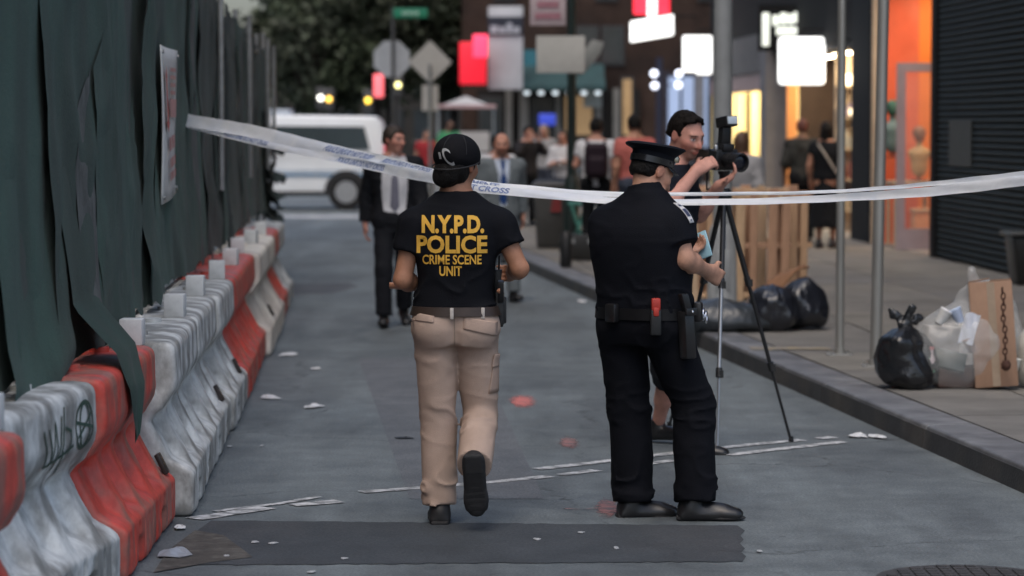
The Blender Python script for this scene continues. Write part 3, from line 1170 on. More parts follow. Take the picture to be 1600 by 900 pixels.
for i in range(0, 32):
    for j in range(-1, 6):
        t0, t1 = 9 + i * S_ + .007, 9 + (i + 1) * S_ - .007
        o0, o1 = j * S_ + .007, (j + 1) * S_ - .007
        q = [Vector((XB(t) - .05 - o - .002, t - o * .048, 0)) for t, o in ((t0, o0), (t1, o0), (t1, o1), (t0, o1))]
        q = clip(q, kp, kn)
        if len(q) < 3:
            continue
        dz = rnd.uniform(-.003, .003)
        MB().prism([Vector((v.x, v.y, .09)) for v in q], (0, 0, SZ - .09 + dz)).build('flagstone', M_SL[rnd.randrange(4)], side)
# yellowish utility mark on the pavement
c = G(1235, 545, SZ)
MB().box(c.x - .30, c.x + .30, c.y - .12, c.y + .12, SZ + .004, SZ + .006).build('utility_mark', mat('spray_yellow_faded', (.30, .235, .13), .9, .3, 20, color2=(.22, .205, .18), c2fac=.9), side)
# pavement across the avenue
far = MB().box(-3.2, 40, 77, 170, -.05, .13).build('far_pavement', M_SIDE)
tag(far, kind='structure')
# ------------------------------------------------------------------ barriers, fence, tape, rubbish, poles
M_RED = mat('plastic_red', (.55, .070, .048), .55, .24, 16, .25, 70, color2=(.33, .13, .10), c2fac=.6, stretch=(1, 1, .7))
M_WHT = mat('plastic_white', (.60, .615, .60), .6, .24, 16, .25, 70, color2=(.25, .25, .235), c2fac=.72, stretch=(1, 1, .7))
M_CRM = mat('plastic_cream', (.72, .67, .58), .6, .14, 5, .15, 60, color2=(.5, .45, .39), c2fac=.6)
M_BLOCK = mat('block_white', (.62, .63, .62), .6, .1, 20)
BL = 1.80
def barrier_sdf():
    s = SDF()
    prof = np.array([(0, .285), (.20, .285), (.222, .262), (.32, .205), (.44, .142), (.475, .135), (.52, .155), (.575, .195), (.62, .207), (.765, .200), (.80, .185), (.812, .12)])
    hl = BL / 2 - .012
    def f(Q):
        x, y, z = Q[:, 0], Q[:, 1], Q[:, 2]
        hw = np.interp(z, prof[:, 0], prof[:, 1])
        # fluted recesses in the sloping face
        ph = np.abs(((y / .40 + .5) % 1.0) - .5) * 2
        gate = np.clip((z - .225) / .04, 0, 1) * np.clip((.50 - z) / .06, 0, 1)
        hw = hw - .058 * gate * np.clip((.70 - ph) / .16, 0, 1)
        # notches in the base block (fork pockets)
        pk = np.clip((.5 - np.abs(np.abs(y) - .42) / .16) * 4, 0, 1) * np.clip((.12 - z) / .02, 0, 1)
        rib = np.clip((np.abs(((y / .15) % 1.0) - .5) - .38) * 14, 0, 1) * np.clip((.19 - z) / .02, 0, 1)
        hw = hw - .06 * pk - .018 * rib
        d = (np.abs(x) - hw) * .85
        e = np.abs(y) - hl - np.where(z > .5, -.03 * np.clip((z - .5) / .1, 0, 1), 0)
        q = np.sqrt(np.maximum(d + .03, 0) ** 2 + np.maximum(e + .03, 0) ** 2) - .03 + np.minimum(np.maximum(d + .03, e + .03), 0)
        t = np.maximum(z - .808, -z)
        k = .03
        h = np.maximum(k - np.abs(q - t), 0) / k
        return np.maximum(q, t) + h * h * k * .25
    s.op(f, (-.31, -BL / 2, 0), (.31, BL / 2, .82), 0)
    s.disp(lambda Q: .007 * vnoise(Q * 6, 2) + .003 * vnoise(Q * 17, 4))
    return s
_b = barrier_sdf().mesh('barrier_body', .013, None, None)
B_ME = _b.data
bpy.data.objects.remove(_b)
def barrier(label, x, y, m, ang, group='water-filled barriers along the fence'):
    r = thing('traffic_barrier', label, 'barrier', (x, y, 0), group)
    r.rotation_euler = (0, 0, ang)
    me = B_ME.copy()
    me.materials.clear()
    me.materials.append(m)
    link('barrier_body', me, m, r)
    return r
FA = math.atan(.051)
XF = lambda y: -1.47 - .051 * (y - 13.2)      # foot of the barriers
XW = lambda y: -1.905 - .051 * max(0.0, y - 13.2)      # fence line
rows = [('near', 8.36, M_RED, -.06, 'red plastic barrier at the left edge of the photo, nearest the viewer'),
        ('', 10.18, M_WHT, -.07, 'white plastic barrier with dark green graffiti, between two red ones'),
        ('', 11.98, M_RED, -.05, 'red plastic barrier right after the white one with graffiti'),
        ('', 13.86, M_WHT, .0, 'first white plastic barrier behind the second red one'),
        ('', 15.68, M_WHT, .0, 'middle one of three white barriers in a row'),
        ('', 17.50, M_WHT, .02, 'last of three white barriers, just before the red pair'),
        ('', 19.32, M_RED, .02, 'nearer of two red barriers in the middle of the row'),
        ('', 21.14, M_RED, .01, 'farther of two red barriers in the middle of the row'),
        ('', 22.96, M_CRM, .05, 'cream-white barrier beyond the pair of red barriers'),
        ('', 24.78, M_CRM, .05, 'second cream-white barrier, before the last red one'),
        ('', 26.60, M_RED, .03, 'far red barrier near the end of the fence'),
        ('', 28.42, M_WHT, .03, 'farthest white barrier at the end of the row')]
mk_dark = mat('reflector_dark', (.03, .022, .02), .4, .2, 30)
for i, (_, yy, m, dx, lab) in enumerate(rows):
    bx_, ba_ = {0: (-1.50, .0), 1: (-1.60, -.085), 2: (-1.52, .01)}.get(i, (XF(yy) + dx, FA))
    b = barrier(lab, bx_ - .285, yy, m, ba_)
    if i in (0, 2, 3, 4, 5, 6, 7, 8, 9):
        # pale block bolted over the joint at the far end
        o = MB().box(-.052, .052, -.052, .052, .805, .925).build('joint_block', M_BLOCK, None, bevel=.006)
        o.parent = b
        o.location = (.075 + rnd.uniform(-.02, .02), BL / 2 - .04 + rnd.uniform(-.03, .03), 0)
        o.rotation_euler = (0, 0, rnd.uniform(-.15, .15))
    if i in (2, 4, 5, 8):
        o = MB().obox((.235, BL / 2 - .13 if i == 2 else .45, .275), (.012, .035, .05), (1, 0, .5), (0, 1, 0), (-.5, 0, 1)).build('reflector', mk_dark, None, bevel=.004)
        o.parent = b
    for k in (-.45, .45):
        o = MB().tube([(.0, k, .80), (.0, k, .828)], .045, 14).build('filler_cap', m, None, smooth=True)
        o.parent = b
    if i == 1:       # graffiti tag in dark green, on the bulging side
        gm = mat('graffiti_green', (.035, .075, .055), .7, .3, 30)
        bv = BVHTree.FromPolygons([v.co for v in B_ME.vertices], [p.vertices[:] for p in B_ME.polygons])
        def tag_stroke(pts):
            vs, fs = [], []
            for a in range(len(pts)):
                q = Vector((0, *pts[a]))
                t = Vector((0, *pts[min(a + 1, len(pts) - 1)])) - Vector((0, *pts[max(a - 1, 0)]))
                t.normalize()
                nn = Vector((0, -t.z, t.y)) * .0065
                for sg in (-1, 1):
                    p = q + nn * sg
                    h = bv.ray_cast(Vector((1, p.y, p.z)), Vector((-1, 0, 0)), 2)[0]
                    vs.append(((h.x if h is not None else .2) + .004, p.y, p.z))
            fs = [(2 * a, 2 * a + 1, 2 * a + 3, 2 * a + 2) for a in range(len(pts) - 1)]
            return vs, fs
        g = MB()
        def seg(pts, n=8):
            out = []
            for a in range(len(pts) - 1):
                for k in range(n):
                    t = k / n
                    out.append((pts[a][0] * (1 - t) + pts[a + 1][0] * t, pts[a][1] * (1 - t) + pts[a + 1][1] * t))
            return out + [pts[-1]]
        circ = [(.62 + .13 * math.cos(a), .66 + .09 * math.sin(a)) for a in (2 * math.pi * k / 24 for k in range(25))]
        for st in (circ, [(.62 + .07 * math.cos(a), .66 + .085 * math.sin(a)) for a in (2 * math.pi * k / 24 for k in range(25))], seg([(.50, .68), (.75, .64)]), seg([(.52, .62), (.72, .70)]), seg([(.08, .70), (.13, .55), (.17, .72), (.22, .52), (.26, .73)]), seg([(.30, .76), (.27, .60), (.36, .50), (.40, .66), (.31, .68)]),
                   seg([(.0, .70), (.06, .56), (.45, .60)])):
            g.add(*tag_stroke(st))
        o = g.build('graffiti', gm, None)
        o.parent = b

# ---- construction fence hung with torn green cloth
fence = thing('construction_fence', 'tall construction fence hung with torn dark green fabric behind the barriers', 'fence', (XW(14), 14, 0))
M_PIPE = mat('pipe_galvanised', (.30, .31, .31), .5, .2, 12, metal=.5)
M_GRN = [mat('fabric_green_%d' % i, c, .9, .22, 4, .5, 160, stretch=(1, 1, .35), color2=tuple(v * .6 for v in c), c2fac=.5, sheen=.05) for i, c in enumerate(((.026, .072, .054), (.022, .062, .047), (.030, .072, .055), (.040, .060, .050)))]
M_GRY = mat('fabric_grey', (.11, .115, .108), .95, .35, 12, .6, 120, color2=(.07, .08, .075), stretch=(1, 1, .4))
M_DRK = mat('fabric_blackish', (.028, .040, .037), .95, .3, 8, .5, 150)
def hang(y0, y1, zt0, zt1, zb, m, off=.0, folds=.02, seed=0, ragged=.05, name='fabric_panel', nu=34, nv=44, curl=0.0, billow=.06, edge=.0):
    sd = seed * 13.7
    uu, vv = np.meshgrid(np.linspace(0, 1, nu + 1), np.linspace(0, 1, nv + 1))
    u, v = uu.ravel(), vv.ravel()
    W_ = abs(y1 - y0)
    N = lambda a, b, c, s_: vnoise(np.stack([a, b, np.full_like(a, c)], 1), s_)
    yl, zl = u * W_, v * 2.2
    d = folds * 2.6 * N(yl * .9 + sd, zl * .5, sd, 5)
    w1 = N(yl * 1.6 + zl * .9 + sd, zl * 1.1 - yl * .5, sd + 2, 6)
    d = d + folds * 1.6 * np.clip(.5 - np.abs(w1) * 4, -1, .5)
    w2 = N(yl * 3.4 - zl * 1.6 + sd, zl * 1.3 + yl * .6, sd + 3, 7)
    d = d + folds * 1.0 * np.clip(.5 - np.abs(w2) * 4, -1, .5) + folds * .5 * N(yl * 9, zl * 3, sd, 8)
    d = d + billow * (1 - v) ** 3 + curl * np.maximum(0, 1 - v * 4) ** 2
    zt = zt0 + (zt1 - zt0) * u - .04 * np.sin(math.pi * u) + .03 * N(u * 9 + sd, u, sd, 9)
    z_b = zb + ragged * 2 * N(yl * 2.2 + sd, yl * 0 + .3, sd, 10) + ragged * N(yl * 8 + sd, yl * 0, sd, 11)
    z = z_b + (zt - z_b) * v
    yy = y0 + (y1 - y0) * u + edge * N(v * 6 + sd, u * 2, sd, 12) * (np.abs(u - .5) > .4) + .02 * w1
    vs = [(XW(yy[i]) + .03 + off + d[i], yy[i], z[i]) for i in range(len(u))]
    fs = [(j * (nu + 1) + i, j * (nu + 1) + i + 1, (j + 1) * (nu + 1) + i + 1, (j + 1) * (nu + 1) + i) for j in range(nv) for i in range(nu)]
    return MB().add(vs, fs).build(name, m, fence, smooth='all')
TOP = lambda y: 3.0 - .013 * (y - 10)
spans = [(7.6, 11.6, 0, .84, .00), (11.3, 14.0, 1, .84, .012), (13.7, 16.1, 0, .86, .0), (15.8, 18.9, 2, .86, .012), (18.6, 20.6, 0, .86, .0), (20.3, 22.4, 3, .86, .012),
         (22.1, 24.2, 1, .86, .0), (23.9, 26.2, 3, .86, .012), (25.9, 28.6, 0, .85, .0), (28.3, 31.0, 3, .86, .012), (30.7, 33.8, 1, .8, .0)]
for i, (a, b, ci, zb, off) in enumerate(spans):
    hang(a, b, TOP(a), TOP(b), zb, M_GRN[ci], off, .015, i + 1, .05, edge=.018)
hang(7.6, 33.8, TOP(7.6) - .05, TOP(33.8) - .05, .88, M_GRN[3], -.03, .008, 50, .02, name='backing_cloth', nu=90, nv=20)
hang(12.05, 12.5, 1.85, 2.05, .95, M_GRY, .035, .006, 21, .06, name='torn_grey_panel', nu=12, edge=.10)
hang(12.55, 13.3, 2.05, 2.5, .84, M_GRN[1], .04, .012, 22, .08, name='torn_strip', nu=12, edge=.05)
hang(14.9, 15.5, 2.2, 3.0, .84, M_GRN[2], .035, .014, 23, .08, name='torn_strip', nu=12, edge=.04)
hang(19.0, 19.3, 2.6, 2.9, .9, M_GRY, .05, .01, 26, .08, name='torn_strip', nu=6, edge=.08)
hang(22.3, 22.9, 2.4, 2.8, .9, M_DRK, .05, .02, 27, .08, name='torn_strip', nu=8, edge=.1)
hang(26.0, 26.5, 2.5, 2.7, .9, M_GRY, .05, .01, 28, .08, name='torn_strip', nu=8, edge=.1)
for k, zt in enumerate((2.0, 1.7, 1.4, 1.15)):    # ragged bunched cloth at the far corner
    hang(32.4, 34.0 + .1 * (k % 2), zt, zt - .05, zt - .5, M_DRK, .06, .04, 30 + k, .14, name='loose_fabric', nu=14, nv=14, curl=.12, edge=.3)
for yy in (10.2, 12.75, 15.95, 18.75, 21.5, 24.0, 26.8, 29.6, 31.9, 33.9):
    x = XW(yy)
    MB().tube([(x, yy, .02), (x, yy, TOP(yy) + (.1 if yy != 33.9 else .2))], .026, 10).build('post', M_PIPE, fence, smooth=True)
for yy in (21.6, 26.9, 31.9, 33.9):
    x = XW(yy) + .12
    MB().tube([(x, yy + .1, 1.3), (x, yy + .1, TOP(yy) + .05)], .022, 10).build('brace_pipe', M_PIPE, fence, smooth=True)
MB().tube([(XW(9), 9, TOP(9) - .1), (XW(13), 13, TOP(13) - .1), (XW(20), 20, TOP(20) - .1), (XW(33.9), 33.9, TOP(33.9) - .1)], .022, 8).build('top_rail', M_PIPE, fence, smooth=True)
MB().tube([(XW(9), 9, .86), (XW(13), 13, .86), (XW(20), 20, .86), (XW(33.9), 33.9, .86)], .022, 8).build('bottom_rail', M_PIPE, fence, smooth=True)
# flap of cloth lolling over the barrier joint
def flap(u, v):     # v: 0 at the fence, 1 at the tip
    yc = 11.95 + (u - .5) * (1.0 * (1 - v) ** .8 + .08) + .06 * math.sin(v * 6)
    x = np.interp(v, [0, .45, .62, .8, 1], [XW(12) + .03, XW(12) + .11, -1.615, -1.570, -1.580]) + .018 * math.sin(u * 8 + v * 7) * (1 - .5 * v) * v
    return (x, yc, np.interp(v, [0, .45, .62, .8, 1], [1.75, 1.05, .86, .70, .48]) + .02 * math.sin(u * 9) * v)
MB().add(*grid(18, 34, flap)).build('drooping_flap', M_GRN[1], fence, smooth='all')
def flap2(u, v):
    yc = 10.9 + (u - .5) * 1.5
    x = np.interp(v, [0, .6, .85, 1], [XW(11) + .03, XW(11) + .08, XW(11) + .12, XW(11) + .12])
    return (x + .02 * math.sin(u * 7 + v * 3), yc, np.interp(v, [0, .6, .85, 1], [1.6, 1.0, .86, .80]) - .04 * math.sin(u * 5) * v)
MB().add(*grid(18, 16, flap2)).build('drooping_flap', M_GRN[0], fence, smooth='all')

# notice board on the fence
sg = thing('fence_sign', 'white notice with faded red print fixed to the green fence', 'sign', (XW(16.7) + .07, 16.7, 1.78))
sx0, sx1 = XW(16.05) + .075, XW(17.35) + .075
sgp = lambda u, v: Vector((sx0 + (sx1 - sx0) * u + .012 * math.sin(u * 4 + v * 3), 16.05 + 1.30 * u, 1.35 + .90 * v + .035 * (u if v < .5 else 0)))
so = MB().add(*grid(12, 12, sgp)).build('board', mat('sign_white', (.60, .60, .58), .6, .08, 8, color2=(.48, .48, .46)), sg, smooth='all')
md = so.modifiers.new('s', 'SOLIDIFY')
md.thickness = .008
M_SRED = mat('sign_red', (.42, .07, .06), .6, .2, 12)
M_SPNK = mat('sign_pink', (.50, .26, .24), .6, .2, 12)
def sgpatch(u0, u1, v0, v1, m):
    o = Vector((.013, 0, 0))
    MB().add([sgp(u0, v0) + o, sgp(u1, v0) + o, sgp(u1, v1) + o, sgp(u0, v1) + o], [(0, 1, 2, 3)]).build('print', m, sg)
def sgtri(a, b, c, m):
    o = Vector((.013, 0, 0))
    MB().add([sgp(*a) + o, sgp(*b) + o, sgp(*c) + o], [(0, 1, 2)]).build('print', m, sg)
sgtri((.08, .80), (.26, .98 * .9), (.34, .80), M_SRED)
sgpatch(.14, .30, .52, .80, M_SRED)
sgtri((.06, .52), (.40, .52), (.22, .44), M_SRED)
sgpatch(.48, .92, .55, .67, M_SPNK)
for r in range(4):
    sgpatch(.58, .86, .70 + r * .05, .725 + r * .05, M_SPNK)
for r, (n_, v0, h_) in enumerate(((5, .32, .085), (6, .21, .06), (5, .13, .05))):
    for k in range(n_):
        u = .28 + .62 * k / n_
        sgpatch(u, u + .62 / n_ * .7, v0, v0 + h_, M_SPNK if (k + r) % 3 else M_SRED)
for u, v in ((.04, .96), (.96, .96), (.04, .04), (.96, .04)):
    p = sgp(u, v)
    MB().tube([p + Vector((.002, 0, 0)), p + Vector((.014, 0, 0))], .012, 8).build('rivet', M_PIPE, sg, smooth=True)

# ---- police tape
M_TAPE = mat('tape_plastic', (.84, .86, .88), .32, .05, 12, .25, 40, color2=(.74, .78, .84), c2fac=.6)
def translucent(m, fac):
    n, L = m.node_tree.nodes, m.node_tree.links
    b, out = n['Principled BSDF'], n['Material Output']
    t = n.new('ShaderNodeBsdfTranslucent')
    t.inputs['Color'].default_value = (.85, .88, .92, 1)
    mx = n.new('ShaderNodeMixShader')
    mx.inputs[0].default_value = fac
    L.new(b.outputs[0], mx.inputs[1]); L.new(t.outputs[0], mx.inputs[2]); L.new(mx.outputs[0], out.inputs['Surface'])
translucent(M_TAPE, .3)
M_TBLUE = mat('tape_print_blue', (.20, .26, .44), .5, .2, 20)
def catmull(pts, n=14):
    pts = [Vector(p) for p in pts]
    out = []
    for i in range(len(pts) - 1):
        p0, p1, p2, p3 = pts[max(i - 1, 0)], pts[i], pts[i + 1], pts[min(i + 2, len(pts) - 1)]
        for k in range(n):
            t = k / n
            out.append(.5 * ((2 * p1) + (p2 - p0) * t + (2 * p0 - 5 * p1 + 4 * p2 - p3) * t * t + (3 * p1 - p0 - 3 * p2 + p3) * t ** 3))
    return out + [pts[-1]]
def tape(label, ctrl, width, tilt, txt_spans, seed, name='police_tape'):
    pts = catmull(ctrl)
    L_ = [0.0]
    for i in range(1, len(pts)):
        L_.append(L_[-1] + (pts[i] - pts[i - 1]).length)
    T = L_[-1]
    tl = lambda t: np.interp(t, [a for a, _ in tilt], [b for _, b in tilt])
    wd = lambda t: np.interp(t, [a for a, _ in width], [b for _, b in width])
    def at(sl, v):          # length along, across -0.5..0.5
        sl = min(max(sl, 0), T - 1e-4)
        i = max(0, min(len(pts) - 2, int(np.searchsorted(L_, sl)) - 1))
        f = (sl - L_[i]) / (L_[i + 1] - L_[i])
        p = pts[i].lerp(pts[i + 1], f)
        t = (pts[i + 1] - pts[i]).normalized()
        side = Vector((-t.y, t.x, 0)).normalized()
        up = side.cross(t) if side.cross(t).z > 0 else t.cross(side)
        a = tl(sl / T)
        w_ = up * math.cos(a) + side * math.sin(a)
        nn = up * -math.sin(a) + side * math.cos(a)
        cr = .004 * math.sin(sl * 3 + seed) * (v * 2) ** 2 + .0015 * math.sin(sl * 17 + v * 7 + seed) + .005 * math.sin(v * 4 + sl * 1.7 + seed)
        return p + w_ * (wd(sl / T) * v) + nn * cr, nn
    r = thing(name, label, 'tape', pts[0], 'police tape across the street')
    vs, fs = grid(150, 6, lambda u, v: at(u * T, v - .5)[0])
    ob = MB().add(vs, fs).build('ribbon', M_TAPE, r, smooth='all')
    for t0, txt, rep in txt_spans:
        v2, f2 = text_mesh(txt, 1.0, .03, 1.0, 'LEFT')
        hgt = .042
        xm = max(v[0] for v in v2)
        for k in range(rep):
            s0 = t0 * T + k * (xm * hgt * 1.45 * 1.25)
            out = []
            for x, yv in v2:
                p, nn = at(s0 + x * hgt * 1.45, (yv * 1.35 - .47) * .62)
                sgn = -1 if nn.y > 0 else 1
                out.append(p + nn * (.003 * sgn))
            MB().add(out, f2).build('lettering', M_TBLUE, r)
    return r
t0 = P(283, 186, 18.75)
tape('upper strand of white police tape strung from the green fence across the street',
     [t0, P(400, 207, 17.6), P(540, 238, 16.2), P(680, 268, 14.75), P(745, 287, 14.3), P(860, 299, 14.2), P(960, 304, 14.2), P(1130, 302, 14.1), P(1290, 299, 13.8), P(1450, 289, 13.2), P(1640, 268, 12.4)],
     [(0, .10), (.2, .085), (.42, .075), (.50, .040), (.62, .045), (.7, .022), (1, .040)], [(0, .7), (.3, .8), (.5, 1.1), (.7, .6), (1, .8)], [(.30, 'POLICE LINE DO NOT CROSS', 2), (.53, 'POLICE DEPARTMENT', 1)], 1.0)
tape('lower strand of white police tape with blue lettering hanging just below the other',
     [P(284, 192, 18.78), P(400, 221, 17.5), P(540, 251, 16.05), P(680, 279, 14.65), P(745, 294, 14.25), P(860, 305, 14.05), P(960, 313, 14.0), P(1130, 315, 13.9), P(1290, 311, 13.6), P(1450, 300, 13.0), P(1640, 275, 12.2)],
     [(0, .05), (.3, .055), (.5, .055), (.7, .045), (1, .055)], [(0, .9), (.25, .8), (.5, .6), (.75, .7), (1, .6)], [(.10, 'POLICE LINE DO NOT CROSS', 1), (.34, 'POLICE LINE DO NOT CROSS', 1), (.56, 'DO NOT CROSS', 1)], 2.2)
tk = thing('tape_knot', 'knotted end of the police tape tied to the fence beside the notice', 'tape', t0)
MB().tube([t0 + Vector((-.10, .0, .03)), t0 + Vector((-.03, .01, .0)), t0 + Vector((.02, -.02, .01))], [.02, .035, .02], 8).tube([t0, t0 + Vector((-.02, .03, -.12))], [.02, .01], 6).build('knot', M_TAPE, tk, smooth=True)

# ---- rubbish
M_BAG = mat('bag_black', (.010, .011, .013), .24, .2, 9, .55, 26, spec=.6)
M_BAG2 = mat('bag_bluegrey', (.030, .036, .042), .30, .2, 9, .55, 26, spec=.6)
def bag(label, c, r, knot, m=None, seed=0, tilt=(0, 0), amp=.03, res=.014, group='rubbish bags on the pavement', flatb=True):
    c = Vector(c)
    root = thing('rubbish_bag', label, 'bag', c, group)
    s = SDF()
    q = c + Vector((0, 0, r[2]))
    s.ell(q, r, None, 0)
    s.ell(q + Vector((r[0] * .18, -r[1] * .1, -r[2] * .45)), (r[0] * .95, r[1] * .92, r[2] * .6), None, .08)
    top = q + Vector((tilt[0], tilt[1], r[2] * .95))
    if knot:
        s.cone(q + Vector((0, 0, r[2] * .6)), top, .13, .035, .08)
    s.plane(c + Vector((0, 0, .004)), (0, 0, -1), .02)
    def dp(Q):
        d = Q - A3(q)
        ang = np.arctan2(d[:, 1], d[:, 0])
        n1 = vnoise(Q * 7 + seed, seed)
        n2 = .22 - np.abs(vnoise(Q * 11 + seed * 3, seed + 2))
        pl = np.sin(ang * 17 + 5 * n1) * np.clip((Q[:, 2] - q.z) / r[2], 0, 1.2) * .25
        return -amp * (n1 * 1.3 + n2 * .9 + pl * .5)
    s.disp(dp)
    s.mesh('bag_body', res, m or M_BAG, root)
    if knot:
        k = SDF()
        k.ell(top + Vector((0, 0, .012)), (.042, .040, .030), None, 0)
        for j, (dx, dy, dz) in enumerate(((-.07, .0, .09), (.05, -.02, .13), (.10, .03, .05), (-.12, .02, .03), (.0, .05, .10))[:3 + seed % 3]):
            k.cone(top + Vector((0, 0, .01)), top + Vector((dx, dy, dz)) * 1.0, .022, .030, .02, flat=((0, 1, 0), .5))
        k.disp(lambda Q: .014 * (vnoise(Q * 30, seed + 9) + .6 * vnoise(Q * 60, seed + 10)))
        k.mesh('bag_knot', .009, m or M_BAG, root)
    return root
g1 = G(1412, 606, SZ)
bag('knotted black rubbish bag with ears, left end of the near pile by the kerb', (g1.x, g1.y, SZ), (.175, .18, .20), True, seed=3, amp=.05)
g2 = G(1420, 610, SZ)
# see-through sack with its contents
M_CLEAR = mat('clear_plastic', (.75, .77, .76), .15, .1, 9, .8, 14, alpha=.24, spec=1.0)
M_CARD = mat('cardboard', (.30, .20, .135), .85, .10, 8, .15, 90, color2=(.25, .165, .11))
gc = G(1512, 606, SZ)
cx, cy = gc.x, gc.y + .05
def carton(label, c, h, rot, tiltx, m=M_CARD, name='cardboard_box', group='things in the clear sack', flapped=True):
    c = Vector(c)
    r = thing(name, label, 'box', (c.x, c.y, c.z - h[2]), group)
    X = Vector((math.cos(rot), math.sin(rot), 0))
    Z = Vector((tiltx[0], tiltx[1], 1)).normalized()
    Y_ = Z.cross(X).normalized()
    X = Y_.cross(Z)
    MB().obox(c, h, X, Y_, Z).build('box_body', m, r, bevel=.006)
    if flapped:
        e = Vector(c) + Z * h[2]
        MB().obox(e + X * h[0] * .5 + Z * .006, (h[0] * .48, h[1] * .95, .003), X, Y_, Z).obox(e - X * h[0] * .5 + Z * .012, (h[0] * .48, h[1] * .95, .003), X + Z * .12, Y_, Z).build('flap', m, r)
        MB().obox(c - Y_ * (h[1] + .001), (h[0] * .18, .0012, h[2] * .98), X, Y_, Z).build('packing_tape', mat('brown_tape', (.30, .22, .15), .3, .1, 20), r)
    return r
carton('tall leaning cardboard box poking out of the clear rubbish sack', (cx + .150, cy - .10, SZ + .345), (.135, .06, .335), -.12, (-.06, .10), mat('cardboard_tall', (.31, .19, .125), .85, .10, 8, .15, 90, color2=(.26, .155, .10)))
carton('low dark brown cardboard box at the bottom of the clear sack', (cx + .0, cy + .0, SZ + .07), (.20, .10, .065), .05, (0, 0), mat('cardboard_wet', (.085, .050, .042), .8, .2, 10), flapped=False)
carton('small white printed carton in the clear sack', (cx - .165, cy + .0, SZ + .30), (.11, .06, .09), .2, (.08, 0), mat('carton_pale', (.40, .37, .34), .7, .12, 10, color2=(.28, .25, .22)), flapped=False)
carton('dark green tray lying in the clear sack', (cx - .12, cy - .085, SZ + .175), (.10, .03, .06), -.1, (.3, .4), mat('tray_green', (.02, .035, .03), .4, .2, 10), 'plastic_tray', flapped=False)
pp = thing('paper_sheet', 'crumpled white paper sheet on top of the clear sack', 'paper', (cx - .03, cy - .14, SZ + .38), 'things in the clear sack')
MB().add(*grid(8, 10, lambda u, v: (cx - .085 + u * .095 + .05 * v, cy - .165 + .015 * math.sin(u * 6 + v * 4), SZ + .29 + v * .19 + .01 * math.sin(u * 5)))).build('sheet', mat('paper_white', (.62, .65, .72), .7, .06, 20), pp, smooth='all')
bt = thing('plastic_bottle', 'small pale plastic bottle at the foot of the clear sack', 'bottle', (cx - .28, cy - .09, SZ + .03), 'things in the clear sack')
MB().tube([(cx - .27, cy - .12, SZ + .05), (cx - .265, cy - .12, SZ + .10), (cx - .25, cy - .12, SZ + .19), (cx - .245, cy - .12, SZ + .225), (cx - .243, cy - .12, SZ + .25)], [.035, .036, .034, .014, .014], 12).build('bottle_body', mat('pet_plastic', (.55, .45, .45), .15, .1, 20), bt, smooth=True)
MB().tube([(cx - .243, cy - .12, SZ + .25), (cx - .241, cy - .12, SZ + .268)], .017, 10).build('bottle_cap', mat('cap_pink', (.55, .2, .2), .4, .1, 20), bt, smooth=True)
rr3 = random.Random(8)
for k, (dx, dz, nm, c_) in enumerate(((-.24, .10, 'crushed green can', (.05, .14, .08)), (-.06, .42, 'blue-white food tub', (.35, .42, .55)), (.02, .24, 'brown paper cup', (.16, .09, .06)), (-.20, .42, 'white foam cup', (.6, .6, .58)), (.27, .10, 'clear drink cup', (.5, .5, .46)))):
    b3 = Vector((cx + dx, cy - .13, SZ + dz))
    t = thing('discarded_cup', nm + ' among the things in the clear sack', 'cup', b3, 'things in the clear sack')
    ax = Vector((rr3.uniform(-.6, .6), rr3.uniform(-.2, .2), 1)).normalized()
    MB().tube([b3, b3 + ax * .045, b3 + ax * .09], [.028, .034, .040], 12).build('cup_body', mat('cup_%d' % k, c_, .5, .15, 20), t, smooth=True)
    MB().tube([b3 + ax * .0905, b3 + ax * .098], [.043, .041], 12).build('cup_rim', mat('cup_rim_%d' % k, tuple(min(.8, v * 1.5) for v in c_), .4, .1, 20), t, smooth=True)
s = SDF()
s.ell((cx, cy, SZ + .26), (.34, .20, .26), None, 0)
s.ell((cx + .13, cy + .09, SZ + .40), (.22, .12, .30), None, .1)
s.ell((cx - .12, cy - .02, SZ + .22), (.24, .19, .22), None, .08)
s.cone((cx + .04, cy, SZ + .62), (cx + .02, cy - .03, SZ + .74), .05, .035, .05)
s.plane((0, 0, SZ + .006), (0, 0, -1), .02)
s.disp(lambda Q: -.030 * (1.2 * vnoise(Q * 6, 41) + .9 * (.2 - np.abs(vnoise(Q * 10, 42))) + .5 * vnoise(Q * 22, 43)))
cr_ = thing('clear_rubbish_sack', 'see-through plastic sack of cartons and paper beside the knotted black bag', 'bag', (cx, cy, SZ), 'rubbish bags on the pavement')
s.mesh('sack_film', .014, M_CLEAR, cr_)
gl = G(1600, 604, SZ)
bag('pale translucent bag at the right edge of the photo', (gl.x + .12, gl.y, SZ), (.22, .2, .20), False, mat('bag_pale', (.50, .48, .42), .25, .3, 6, .5, 20, alpha=.75), 6)
# rusty chain hanging on the sack
ch = thing('chain', 'short rusty chain hanging down the cardboard in the clear sack', 'chain', (cx + .24, cy - .2, SZ + .35))
mch = mat('rusty_iron', (.085, .040, .028), .75, .3, 40, metal=.4)
top_, bot_ = P(1566, 450, gc.y - .19), P(1572, 562, gc.y - .23)
for k in range(13):
    p = top_.lerp(bot_, (k + .5) / 13)
    a = 0 if k % 2 else math.pi / 2
    ax = Vector((math.cos(a), math.sin(a), 0))
    MB().tube([p + ax * (.013 * math.cos(t)) + Vector((.004 * math.sin(k), 0, .024 * math.sin(t))) for t in (2 * math.pi * i / 10 for i in range(11))], .0048, 6).build('chain_link', mch, ch, smooth=True)
MB().lathe(bot_ + Vector((0, 0, -.02)), [(.010, -.05), (.028, -.035), (.032, -.01), (.020, .015)], 10).build('padlock', mch, ch, smooth=True)

